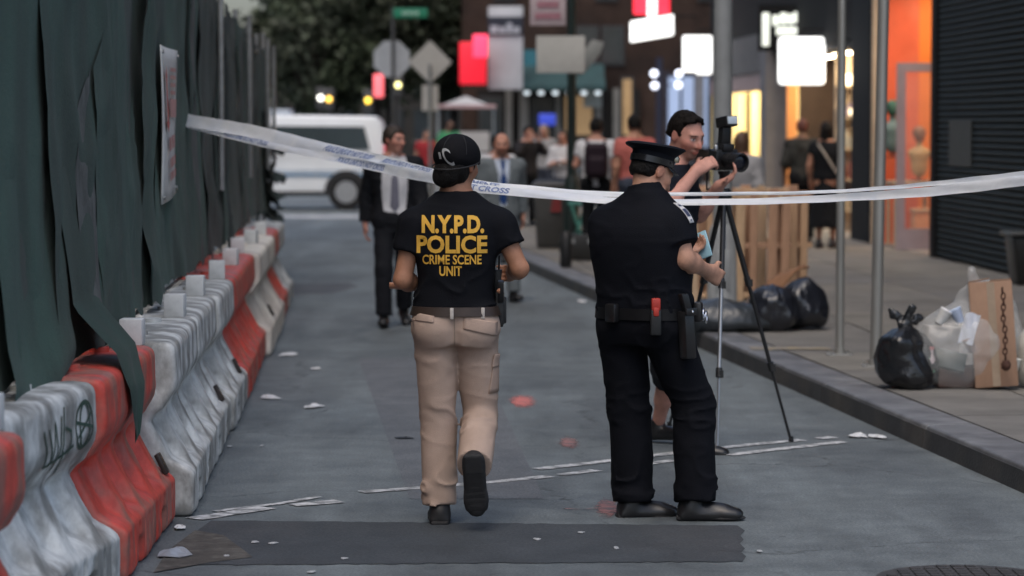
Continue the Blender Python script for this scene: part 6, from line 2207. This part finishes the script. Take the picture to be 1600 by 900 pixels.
# building behind the trees
sF = thing('park_building', 'dark brick building hidden behind the trees across the avenue', 'building', (-6, 112, 0))
a, b = P(425, 300, 112), P(745, -200, 112)
MB().box(a.x, b.x, 112, 120, 0, b.z).build('wall', mat('brick_dark', (.030, .027, .024), .9, .2, 1.5, color2=(.02, .02, .02)), sF)
for i in range(9):
    for j in range(4):
        x = a.x + .7 + i * .98
        wn = MB().box(x, x + .55, 111.95, 111.99, 1.2 + j * 1.9, 2.4 + j * 1.9).build('window', MATS['pane_dark'], sF)
        MB().box(x - .04, x + .59, 111.9, 111.98, 1.12 + j * 1.9, 1.19 + j * 1.9).build('sill', MATS['stone_pale'], wn)

# ---- road signs on poles
M_SB = mat('sign_back', (.40, .42, .44), .5, .08, 5, metal=.3)
M_SP = mat('sign_pole', (.05, .05, .05), .6, .15, 8)
o8 = P(612, 92, 58)
t = thing('stop_sign', 'back of an octagonal road sign under a green street name plate', 'sign', (o8.x + .35, 58, 0), 'road signs at the corner')
R8 = 28 / (4444 / 58) / math.cos(math.pi / 8)
MB().prism([o8 + Vector((R8 * math.cos(math.pi / 8 + k * math.pi / 4), 0, R8 * math.sin(math.pi / 8 + k * math.pi / 4))) for k in range(8)], (0, .012, 0)).build('sign_plate', M_SB, t)
MB().tube([(P(614, 0, 57.95).x, 57.94, 0), (P(614, 0, 57.95).x, 57.94, P(614, 12, 58).z)], .035, 8).build('pole', M_SP, t, smooth=True)
a, b = P(615, 28, 57.9), P(668, 13, 57.9)
np_ = MB().box(a.x, b.x, 57.86, 57.88, a.z, b.z).build('name_plate', mat('plate_green', (.015, .20, .11), .5, .06, 5), t, bevel=.004)
a2, b2 = P(628, 23, 57.85), P(656, 18, 57.85)
for k in range(5):
    x = a2.x + (b2.x - a2.x) * k / 5
    MB().box(x, x + .05, 57.853, 57.859, a2.z, b2.z).build('plate_letter', mat('plate_white', (.35, .5, .42), .6, .05, 5), np_)
d4 = P(672, 97, 56)
t = thing('diamond_sign', 'back of a pale diamond-shaped road sign beside the octagonal one', 'sign', (d4.x, 56, 0), 'road signs at the corner')
r4 = 34 / (4444 / 56)
MB().prism([d4 + Vector((r4, 0, 0)), d4 + Vector((0, 0, r4)), d4 + Vector((-r4, 0, 0)), d4 + Vector((0, 0, -r4))], (0, .012, 0)).build('sign_plate', mat('sign_back_warm', (.40, .39, .36), .6, .06, 5), t)
MB().tube([(d4.x, 55.95, 0), (d4.x, 55.95, d4.z - .05)], .032, 8).build('pole', mat('pole_grey', (.16, .17, .17), .5, .1, 6), t, smooth=True)
MB().box(d4.x - .16, d4.x + .16, 55.99, 56.01, d4.z - .95, d4.z - .45).build('sub_plate', MATS['sign_back_warm'], t)

# ---- traffic lamps and street lights seen as glowing dots
def lamp_thing(label, px, py, Y, c, s_, r=.09, name='signal_lamp'):
    p = P(px, py, Y)
    t = thing(name, label, 'lamp', (p.x, Y, 0), 'glowing lamps across the avenue')
    MB().tube([(p.x, Y + .12, 0), (p.x, Y + .12, p.z + .2)], .04, 8).build('pole', M_SP, t, smooth=True)
    MB().box(p.x - .14, p.x + .14, Y + .03, Y + .2, p.z - .32, p.z + .32).build('housing', M_SP, t, bevel=.03)
    s = SDF()
    s.ell(p, (r, .05, r), None, 0)
    s.mesh('lens', .02, lit('lit_%s_%d' % (name, int(px)), c, s_), t)
lamp_thing('small white glowing lamp in front of the dark trees', 501, 153, 84, (1, .97, .85), 4.0, .085)
lamp_thing('amber glowing lamp touching the white one by the dark trees', 514, 155, 83, (1, .55, .08), 3.5, .085)
lamp_thing('amber glowing lamp alone above the van', 575, 157, 83, (1, .62, .06), 3.5, .085)
lamp_thing('pale yellow glowing lamp just below the octagonal sign', 622, 133, 83, (1, .9, .35), 3.5, .085)

# ---- trees across the avenue
M_LEAF = [mat('leaf_%d' % i, c, .75, .35, 1.2, color2=tuple(v * .55 for v in c)) for i, c in enumerate(((.044, .060, .028), (.060, .070, .042), (.028, .042, .020)))]
M_BARK = mat('bark', (.035, .028, .022), .9, .3, 6, .5, 30)
def tree(label, x, y, h, rad, seed, nleaf=7000, lm=0):
    r = thing('tree', label, 'tree', (x, y, 0), 'trees across the avenue')
    rd = random.Random(seed)
    rg = np.random.default_rng(seed)
    tr = MB()
    tp = [(x + .08 * math.sin(k * 1.3 + seed) * k * .3, y + .06 * math.cos(k * 1.7 + seed) * k * .3, h * .62 * k / 6) for k in range(7)]
    tr.tube(tp, [.22 - .022 * k for k in range(7)], 10)
    ends = []
    for k in range(9):
        a = k * 2.4 + seed
        z0 = h * rd.uniform(.30, .58)
        st = Vector(tp[min(6, int(z0 / (h * .62) * 6))])
        en = Vector((x + rad * .75 * math.cos(a) * rd.uniform(.5, 1), y + rad * .75 * math.sin(a) * rd.uniform(.5, 1), h * rd.uniform(.55, .9)))
        mid = st.lerp(en, .5) + Vector((0, 0, -.15))
        tr.tube([st, mid, en], [.09, .06, .02], 6)
        ends.append(en)
    tr.build('trunk', M_BARK, r, smooth=True)
    cl = [np.array(e) for e in ends]
    while len(cl) < 46:
        v = rg.normal(size=3)
        v /= np.linalg.norm(v)
        v *= rg.uniform(.35, 1) ** .5
        cl.append(np.array([x, y, h * .66]) + v * np.array([rad, rad, h * .36]))
    cl = np.array(cl)
    ci = rg.integers(0, len(cl), nleaf)
    pos = cl[ci] + rg.normal(size=(nleaf, 3)) * np.array([.42, .42, .34]) * (rad / 2.5)
    L_ = rg.uniform(.09, .19, nleaf)
    d1 = rg.normal(size=(nleaf, 3))
    d1 /= np.linalg.norm(d1, axis=1)[:, None]
    d2 = np.cross(d1, rg.normal(size=(nleaf, 3)))
    d2 /= np.linalg.norm(d2, axis=1)[:, None]
    V = np.stack([pos - d1 * L_[:, None], pos + d2 * L_[:, None] * .55, pos + d1 * L_[:, None], pos - d2 * L_[:, None] * .55], 1).reshape(-1, 3) - np.array([x, y, 0])
    me = bpy.data.meshes.new('crown')
    me.vertices.add(nleaf * 4)
    me.vertices.foreach_set('co', V.astype(np.float32).ravel())
    me.loops.add(nleaf * 4)
    me.loops.foreach_set('vertex_index', np.arange(nleaf * 4, dtype=np.int32))
    me.polygons.add(nleaf)
    me.polygons.foreach_set('loop_start', np.arange(0, nleaf * 4, 4, dtype=np.int32))
    me.update(calc_edges=True)
    for m_ in M_LEAF:
        me.materials.append(m_)
    me.polygons.foreach_set('material_index', ((ci + lm) % 3).astype(np.int32))
    link('crown', me, None, r)
tree('dense dark street tree right behind the white van', -6.0, 86, 7.2, 2.0, 1, 9000, 0)
tree('street tree behind the octagonal road sign', -3.7, 88, 7.8, 2.3, 2, 9000, 1)
tree('street tree left of the red sign on the far building', -1.9, 92, 7.6, 2.0, 3, 8000, 2)
tree('farther tree showing above the fence top', -6.6, 101, 7.6, 2.0, 4, 8000, 1)
tree('farther tree between the two nearest trees', -4.9, 103, 9.0, 2.6, 5, 8000, 2)
tree('small tree beyond the diamond sign', -2.6, 104, 8.8, 2.4, 6, 8000, 0)

# ---- vehicles
M_GLS = mat('vehicle_glass', (.045, .060, .065), .08, .1, 2)
M_TYRE = mat('tyre', (.012, .012, .013), .85, .2, 20)
M_RIM = mat('rim', (.42, .43, .44), .4, .15, 20, metal=.6)
def wheel(r, x, y, R, sgn):
    o = MB()
    def ringy(rad, yy, n=24):
        return [Vector((x + rad * math.cos(2 * math.pi * k / n), yy, R + rad * math.sin(2 * math.pi * k / n))) for k in range(n)]
    wd = .11
    w_ = MB().loft([ringy(R * .6, y - wd), ringy(R * .94, y - wd), ringy(R, y - wd * .6), ringy(R, y + wd * .6), ringy(R * .94, y + wd), ringy(R * .6, y + wd)]).build('wheel', M_TYRE, r, smooth=True)
    MB().loft([ringy(R * .60, y - wd * 1.0 - .002), ringy(R * .55, y - wd * .7), ringy(R * .2, y - wd * .75), ringy(R * .16, y - wd * 1.08), ringy(R * .03, y - wd * 1.1)]).build('rim', M_RIM, w_, smooth=True)
def vehicle(label, prof, x0, yn, wid, m, wins, wheels, R, cat, name, stripe=None, lights=(), bar=None):
    r = thing(name, label, cat, (x0, yn + wid / 2, 0))
    def sec(y, ins, zi):
        return [Vector((x0 + x, y, z)) if z < 1.0 else Vector((x0 + x, y + (ins * (z - 1.0) if y < yn + wid / 2 else -ins * (z - 1.0)), z)) for x, z in prof]
    body = MB().loft([sec(yn, .12, 0), sec(yn + wid, .12, 0)]).build('body', m, r, bevel=.05, bseg=3)
    for q in wins:
        pts = [Vector((x0 + x, yn - .012 + .12 * max(0, z - 1.0), z)) for x, z in q]
        MB().prism(pts, (0, .02, 0)).build('window', M_GLS, r)
    for wx in wheels:
        wheel(r, x0 + wx, yn + .07, R, 1)
        wheel(r, x0 + wx, yn + wid - .10, R, 1)
        MB().loft([[Vector((x0 + wx + rad * math.cos(math.pi * k / 14), yn - .012, R + rad * math.sin(math.pi * k / 14))) for k in range(15)] for rad in (R * .9, R * 1.2)], cap=False, close=False).build('wheel_arch', mat('arch_dark', (.02, .02, .021), .7, .1, 9), r)
    if stripe:
        for zs, h_, mm in stripe:
            xa, xb = min(p[0] for p in prof) + .05, max(p[0] for p in prof) - .05
            MB().box(x0 + xa, x0 + xb, yn - .010, yn - .004, zs, zs + h_).build('stripe', mm, r)
    for nm, x, z, w_, h_, mm in lights:
        MB().box(x0 + x - w_ / 2, x0 + x + w_ / 2, yn - .02, yn + .25, z - h_ / 2, z + h_ / 2).build(nm, mm, r, bevel=.01)
    if bar:
        MB().box(x0 + bar[0], x0 + bar[1], yn + .35, yn + wid - .35, bar[2], bar[2] + .13).build('light_bar', mat('bar_pale', (.45, .5, .56), .3, .1, 9), r, bevel=.03)
    MB().box(x0 + min(p[0] for p in prof) + .3, x0 + max(p[0] for p in prof) - .2, yn - .015, yn - .002, .30, .40).build('sill_trim', MATS['arch_dark'], r)
    return r
M_VAN = mat('paint_white', (.80, .83, .85), .3, .04, 2, coat=.4)
M_BLUE = mat('stripe_blue', (.16, .28, .42), .4, .05, 4)
vprof = [(0, .32), (5.55, .32), (5.60, .60), (5.57, 1.15), (5.45, 1.85), (5.33, 1.98), (1.9, 2.03), (1.4, 1.92), (.72, 1.22), (.12, 1.05), (0, .75)]
xr = P(606, 250, 60).x
vehicle('white police van with blue stripe parked across the end of the street', vprof, xr - 5.6, 60.0, 1.95, M_VAN,
        [[(3.05, 1.28), (5.22, 1.28), (5.10, 1.76), (3.05, 1.78)], [(1.75, 1.28), (2.95, 1.28), (2.95, 1.78), (1.95, 1.78)], [(.95, 1.26), (1.65, 1.26), (1.80, 1.72), (1.42, 1.72)]],
        (1.05, 4.72), .385, 'van', 'police_van', [(.72, .06, M_BLUE), (.82, .02, M_BLUE), (1.13, .02, mat('trim_light', (.5, .52, .54), .4, .05, 4))],
        [('tail_light', 5.56, 1.25, .08, .34, mat('tail_red', (.35, .02, .03), .3, .1, 9, emit=(1, .05, .1), estr=.25)), ('bumper', 5.62, .50, .12, .16, mat('bumper_grey', (.12, .125, .13), .6, .1, 9)), ('door_handle', 3.2, 1.15, .14, .03, M_GLS)], (2.2, 3.5, 2.0))
M_CARD_ = mat('paint_dark', (.030, .033, .038), .25, .05, 2, coat=.5)
cprof = [(0, .30), (4.6, .30), (4.65, .70), (4.5, .98), (3.75, 1.02), (3.0, 1.42), (1.7, 1.44), (.9, 1.04), (.05, .92), (0, .6)]
vehicle('dark grey car in the avenue behind the crowd', cprof, P(770, 260, 63).x, 63, 1.8, M_CARD_, [[(1.15, 1.04), (2.25, 1.04), (2.25, 1.38), (1.8, 1.38)], [(2.33, 1.04), (3.5, 1.04), (2.98, 1.36), (2.33, 1.38)]], (.85, 3.75), .33, 'car', 'parked_car',
        None, [('headlight', 4.58, .78, .12, .12, mat('lens_clear', (.5, .5, .52), .2, .05, 9)), ('tail_light', .05, .80, .08, .14, MATS['tail_red'])])
# vendor's canopy
vt = P(728, 175, 72)
t = thing('vendor_stall', 'street stall under a pale canopy with pink edge in the distance', 'stall', (vt.x, 72, SZ))
zc_, ze = P(728, 150, 72).z, P(728, 168, 72).z
MB().add([(vt.x - .75, 71.2, ze), (vt.x + .75, 71.2, ze), (vt.x + .75, 72.8, ze), (vt.x - .75, 72.8, ze), (vt.x, 72, zc_), (vt.x, 72, zc_ - .05)], [(0, 1, 4), (1, 2, 4), (2, 3, 4), (3, 0, 4), (1, 0, 5), (2, 1, 5), (3, 2, 5), (0, 3, 5)]).build('canopy', mat('canopy_pale', (.38, .37, .36), .8, .1, 3), t)
MB().box(vt.x - .76, vt.x + .76, 71.16, 71.19, ze - .02, ze + .07).build('canopy_edge', mat('canopy_pink', (.42, .28, .28), .8, .1, 3), t)
for sx in (-.7, .7):
    for sy in (71.25, 72.75):
        MB().tube([(vt.x + sx, sy, SZ), (vt.x + sx, sy, ze)], .02, 6).build('pole', M_PIPE, t)
MB().box(vt.x - .65, vt.x + .65, 71.4, 72.6, SZ + .55, SZ + .95).build('counter', mat('counter_white', (.45, .45, .44), .7, .1, 4), t, bevel=.02)
MB().box(vt.x - .6, vt.x + .6, 71.35, 71.39, SZ + 1.0, SZ + 1.5).build('menu_panel', mat('menu_panel', (.40, .38, .36), .7, .15, 3), t)

# ---- bin, case, crate beside the dark green post
bg_ = G(862, 388, SZ)
t = thing('grey_bin', 'dark grey bin with faded red mark behind the tape, left of the green post', 'bin', (bg_.x, bg_.y, SZ))
M_BGR = mat('bin_grey', (.055, .055, .052), .6, .2, 4)
q = lambda w_, z: [Vector((bg_.x + a_ * w_, bg_.y + b_ * w_, SZ + z)) for a_, b_ in ((-1, -1), (1, -1), (1, 1), (-1, 1))]
MB().loft([q(.20, .02), q(.25, .82)]).build('bin_body', M_BGR, t, bevel=.03)
MB().loft([q(.27, .825), q(.27, .87), q(.2, .92)]).build('bin_lid', mat('bin_lid_grey', (.04, .04, .04), .5, .1, 5), t, bevel=.015)
MB().prism([Vector((bg_.x - .02, bg_.y - .255, SZ + .5)), Vector((bg_.x + .12, bg_.y - .255, SZ + .5)), Vector((bg_.x + .12, bg_.y - .258, SZ + .68)), Vector((bg_.x + .02, bg_.y - .258, SZ + .74))], (0, .02, 0)).build('red_mark', mat('mark_red', (.22, .03, .03), .7, .2, 8), t)
for sx in (-.16, .16):
    MB().tube([(bg_.x + sx - .02, bg_.y + .2, SZ + .05), (bg_.x + sx + .02, bg_.y + .2, SZ + .05)], .05, 10).build('wheel', M_TYRE, t, smooth=True)
ck = G(908, 408, SZ)
t = thing('equipment_case', 'black equipment case on the pavement beside the dark green post', 'case', (ck.x, ck.y, SZ))
MB().box(ck.x - .17, ck.x + .17, ck.y - .12, ck.y + .12, SZ + .02, SZ + .33).build('case_body', mat('case_black', (.014, .014, .013), .5, .2, 10), t, bevel=.02)
MB().tube([(ck.x - .06, ck.y, SZ + .33), (ck.x - .06, ck.y, SZ + .37), (ck.x + .06, ck.y, SZ + .37), (ck.x + .06, ck.y, SZ + .33)], .012, 8).build('handle', M_BLKP, t, smooth=True)
for sx in (-.1, .1):
    MB().box(ck.x + sx - .02, ck.x + sx + .02, ck.y - .128, ck.y - .119, SZ + .22, SZ + .28).build('latch', M_PIPE, t)
st_ = G(884, 418, SZ)
t = thing('camera_stand_bag', 'slim black upright bag standing next to the equipment case', 'bag', (st_.x, st_.y, SZ))
MB().lathe((st_.x, st_.y, SZ), [(.05, 0), (.07, .03), (.065, .38), (.03, .42)], 12).build('bag_body', M_NYLON, t, smooth=True)
MB().tube([(st_.x, st_.y, SZ + .40), (st_.x + .06, st_.y, SZ + .47), (st_.x + .07, st_.y, SZ + .25)], .008, 6).build('strap', M_NYLON, t)
cg = G(905, 396, SZ)
t = thing('teal_stool', 'teal folding stool behind the black equipment case', 'stool', (cg.x + .0, cg.y + .2, SZ))
M_TEAL = mat('teal_plastic', (.07, .25, .21), .5, .1, 8)
for sx in (-1, 1):
    MB().tube([(cg.x - sx * .11, cg.y + .25, SZ), (cg.x + sx * .10, cg.y + .25, SZ + .62)], .022, 8).build('leg', M_TEAL, t, smooth=True)
    MB().tube([(cg.x - sx * .11, cg.y + .5, SZ), (cg.x + sx * .10, cg.y + .5, SZ + .62)], .022, 8).build('leg', M_TEAL, t, smooth=True)
MB().box(cg.x - .14, cg.x + .14, cg.y + .22, cg.y + .53, SZ + .622, SZ + .66).build('seat', M_TEAL, t, bevel=.01)

# ------------------------------------------------------------------ bystanders
sk1, sk2, sk3 = (.46, .23, .165), (.40, .20, .13), (.16, .085, .055)
c_white, c_blk, c_den = cloth('cloth_white', (.60, .60, .62)), cloth('cloth_black', (.010, .011, .013)), cloth('cloth_denim', (.05, .06, .085))
c_suit, c_gsuit = cloth('suit_dark', (.011, .012, .015)), cloth('suit_grey', (.135, .155, .165))
c_coral, c_grey, c_dg = cloth('cloth_coral', (.45, .13, .11)), cloth('cloth_grey', (.30, .30, .31)), cloth('cloth_dark', (.028, .026, .028))
GR = 'people in the background'
xa = P(616, 505, 25.4)
bystander('person in dark suit, white shirt and grey tie walking towards the viewer, looking aside', xa.x, 25.4, 1.80, (.10, -1), (.50, .24, .18), None, c_suit, M_HAIRB, GR, stride=.20, jacket=(c_suit, c_white, cloth('tie_grey', (.16, .16, .20))), head_f=(.75, -.65), res=.012, seed=4, bend=1)
xb_ = P(783, 470, 29)
bystander('bald bearded person in grey suit and blue tie walking towards the viewer', xb_.x, 29, 1.725, (.22, -1), (.48, .24, .17), None, c_gsuit, M_HAIRB, GR, stride=-.18, jacket=(c_gsuit, cloth('shirt_pale_blue', (.46, .52, .62)), cloth('tie_blue', (.02, .055, .18))), bald=True, beard=(.14, .07, .045), head_f=(.02, -1), res=.013, seed=8)
def at(px, Y):
    return P(px, 300, Y).x
rt = bystander('person in white t-shirt seen from behind with a dark backpack', at(931, 35.5), 35.5, 1.76, (.12, 1), sk1, c_white, c_blk, M_HAIRK, GR, z0=SZ, res=.016, seed=11, arms=('strap', 'down'), wide=1.05)
bk = rt[1]['neck'] + Vector((0, -.20, -.26))
t = thing('backpack', 'dark maroon backpack on the back of the person in white t-shirt', 'backpack', bk)
s = SDF()
s.box(bk, (.145, .085, .22), None, .07, 0)
s.box(bk + Vector((0, -.07, -.07)), (.11, .04, .11), None, .035, .03)
s.mesh('pack_body', .016, cloth('pack_maroon', (.020, .012, .018), .6), t)
for sx in (-1, 1):
    MB().tube([bk + Vector((sx * .08, .05, .18)), bk + Vector((sx * .11, .10, .24)), bk + Vector((sx * .13, .20, .24))], .018, 6).build('strap', MATS['pack_maroon'], t)
bystander('person in coral shirt seen from behind, next to the peaked cap', at(992, 34), 34, 1.80, (-.3, 1), sk2, c_coral, c_den, M_HAIRK, GR, z0=SZ, res=.016, seed=12, wide=1.12)
bystander('person in white top with arms crossed in the far crowd', at(880, 45), 45, 1.60, (-.35, -1), sk1, c_white, c_den, M_HAIRB, GR, z0=SZ, res=.02, seed=13, arms=('crossed', 'crossed'), sl=1.9, long_hair=.12)
bystander('person in dark clothes holding hands up to the face in the far crowd', at(824, 47), 47, 1.66, (.5, -1), sk1, c_dg, c_blk, M_HAIRK, GR, z0=SZ, res=.02, seed=14, arms=('up', 'up'), sl=1.9, wide=1.1)
bystander('person with pale hair and grey top in the far crowd', at(850, 52), 52, 1.68, (-.2, -1), sk1, c_grey, c_den, mat('hair_pale', (.26, .22, .17), .6, .2, 40), GR, z0=SZ, res=.022, seed=15, long_hair=.15)
bystander('person in white shirt half hidden behind the bald person in grey', at(778, 37), 37, 1.68, (.1, 1), sk1, c_white, c_den, M_HAIRK, GR, res=.018, seed=16, wide=1.1)
bystander('person in red top beyond the person in dark suit', at(666, 64), 64, 1.70, (.3, -1), sk2, cloth('cloth_red', (.30, .03, .035)), c_blk, M_HAIRB, GR, res=.024, seed=17)
bystander('tall person in green and yellow clothes by the far stall', at(702, 66), 66, 1.95, (.5, -1), sk3, cloth('cloth_green', (.05, .22, .10)), cloth('cloth_olive', (.25, .24, .05)), M_HAIRK, GR, z0=.0, res=.024, seed=18, sl=1.9)
bystander('person in dark patterned top beside the shop doorway, seen from behind', at(1253, 39.5), 39.5, 1.76, (.1, 1), sk3, cloth('cloth_pattern', (.035, .036, .034), .9, .3, 60, var=.5), c_blk, mat('hair_auburn', (.10, .030, .022), .6, .2, 40), GR, z0=SZ, res=.018, seed=19, sl=1.2)
rt = bystander('long-haired person in black dress with pale shoulder strap by the shop doorway', at(1291, 38.5), 38.5, 1.72, (.4, .9), sk2, c_blk, c_blk, M_HAIRK, GR, z0=SZ, res=.018, seed=20, sl=.4, long_hair=.20, skirt=.28)
n_ = rt[1]['neck']
sb_ = thing('shoulder_bag', 'small bag on a pale strap worn by the person in black dress', 'bag', n_ + Vector((.22, -.10, -.55)))
MB().tube([n_ + Vector((-.13, -.12, -.03)), n_ + Vector((-.02, -.17, -.2)), n_ + Vector((.12, -.165, -.42)), n_ + Vector((.20, -.12, -.52))], .014, 6).build('strap', cloth('strap_pale', (.45, .42, .38)), sb_, smooth=True)
MB().obox(n_ + Vector((.23, -.10, -.62)), (.10, .04, .08), (1, .3, 0), (-.3, 1, 0)).build('pouch', cloth('pouch_dark', (.04, .03, .03)), sb_, bevel=.02)
bystander('person with long brown hair and grey top behind the tripod and pallets', at(1158, 30), 30, 1.60, (.45, .9), sk1, c_grey, c_den, mat('hair_chestnut', (.075, .038, .020), .6, .3, 40), GR, z0=SZ, res=.015, seed=21, sl=1.5, long_hair=.24)
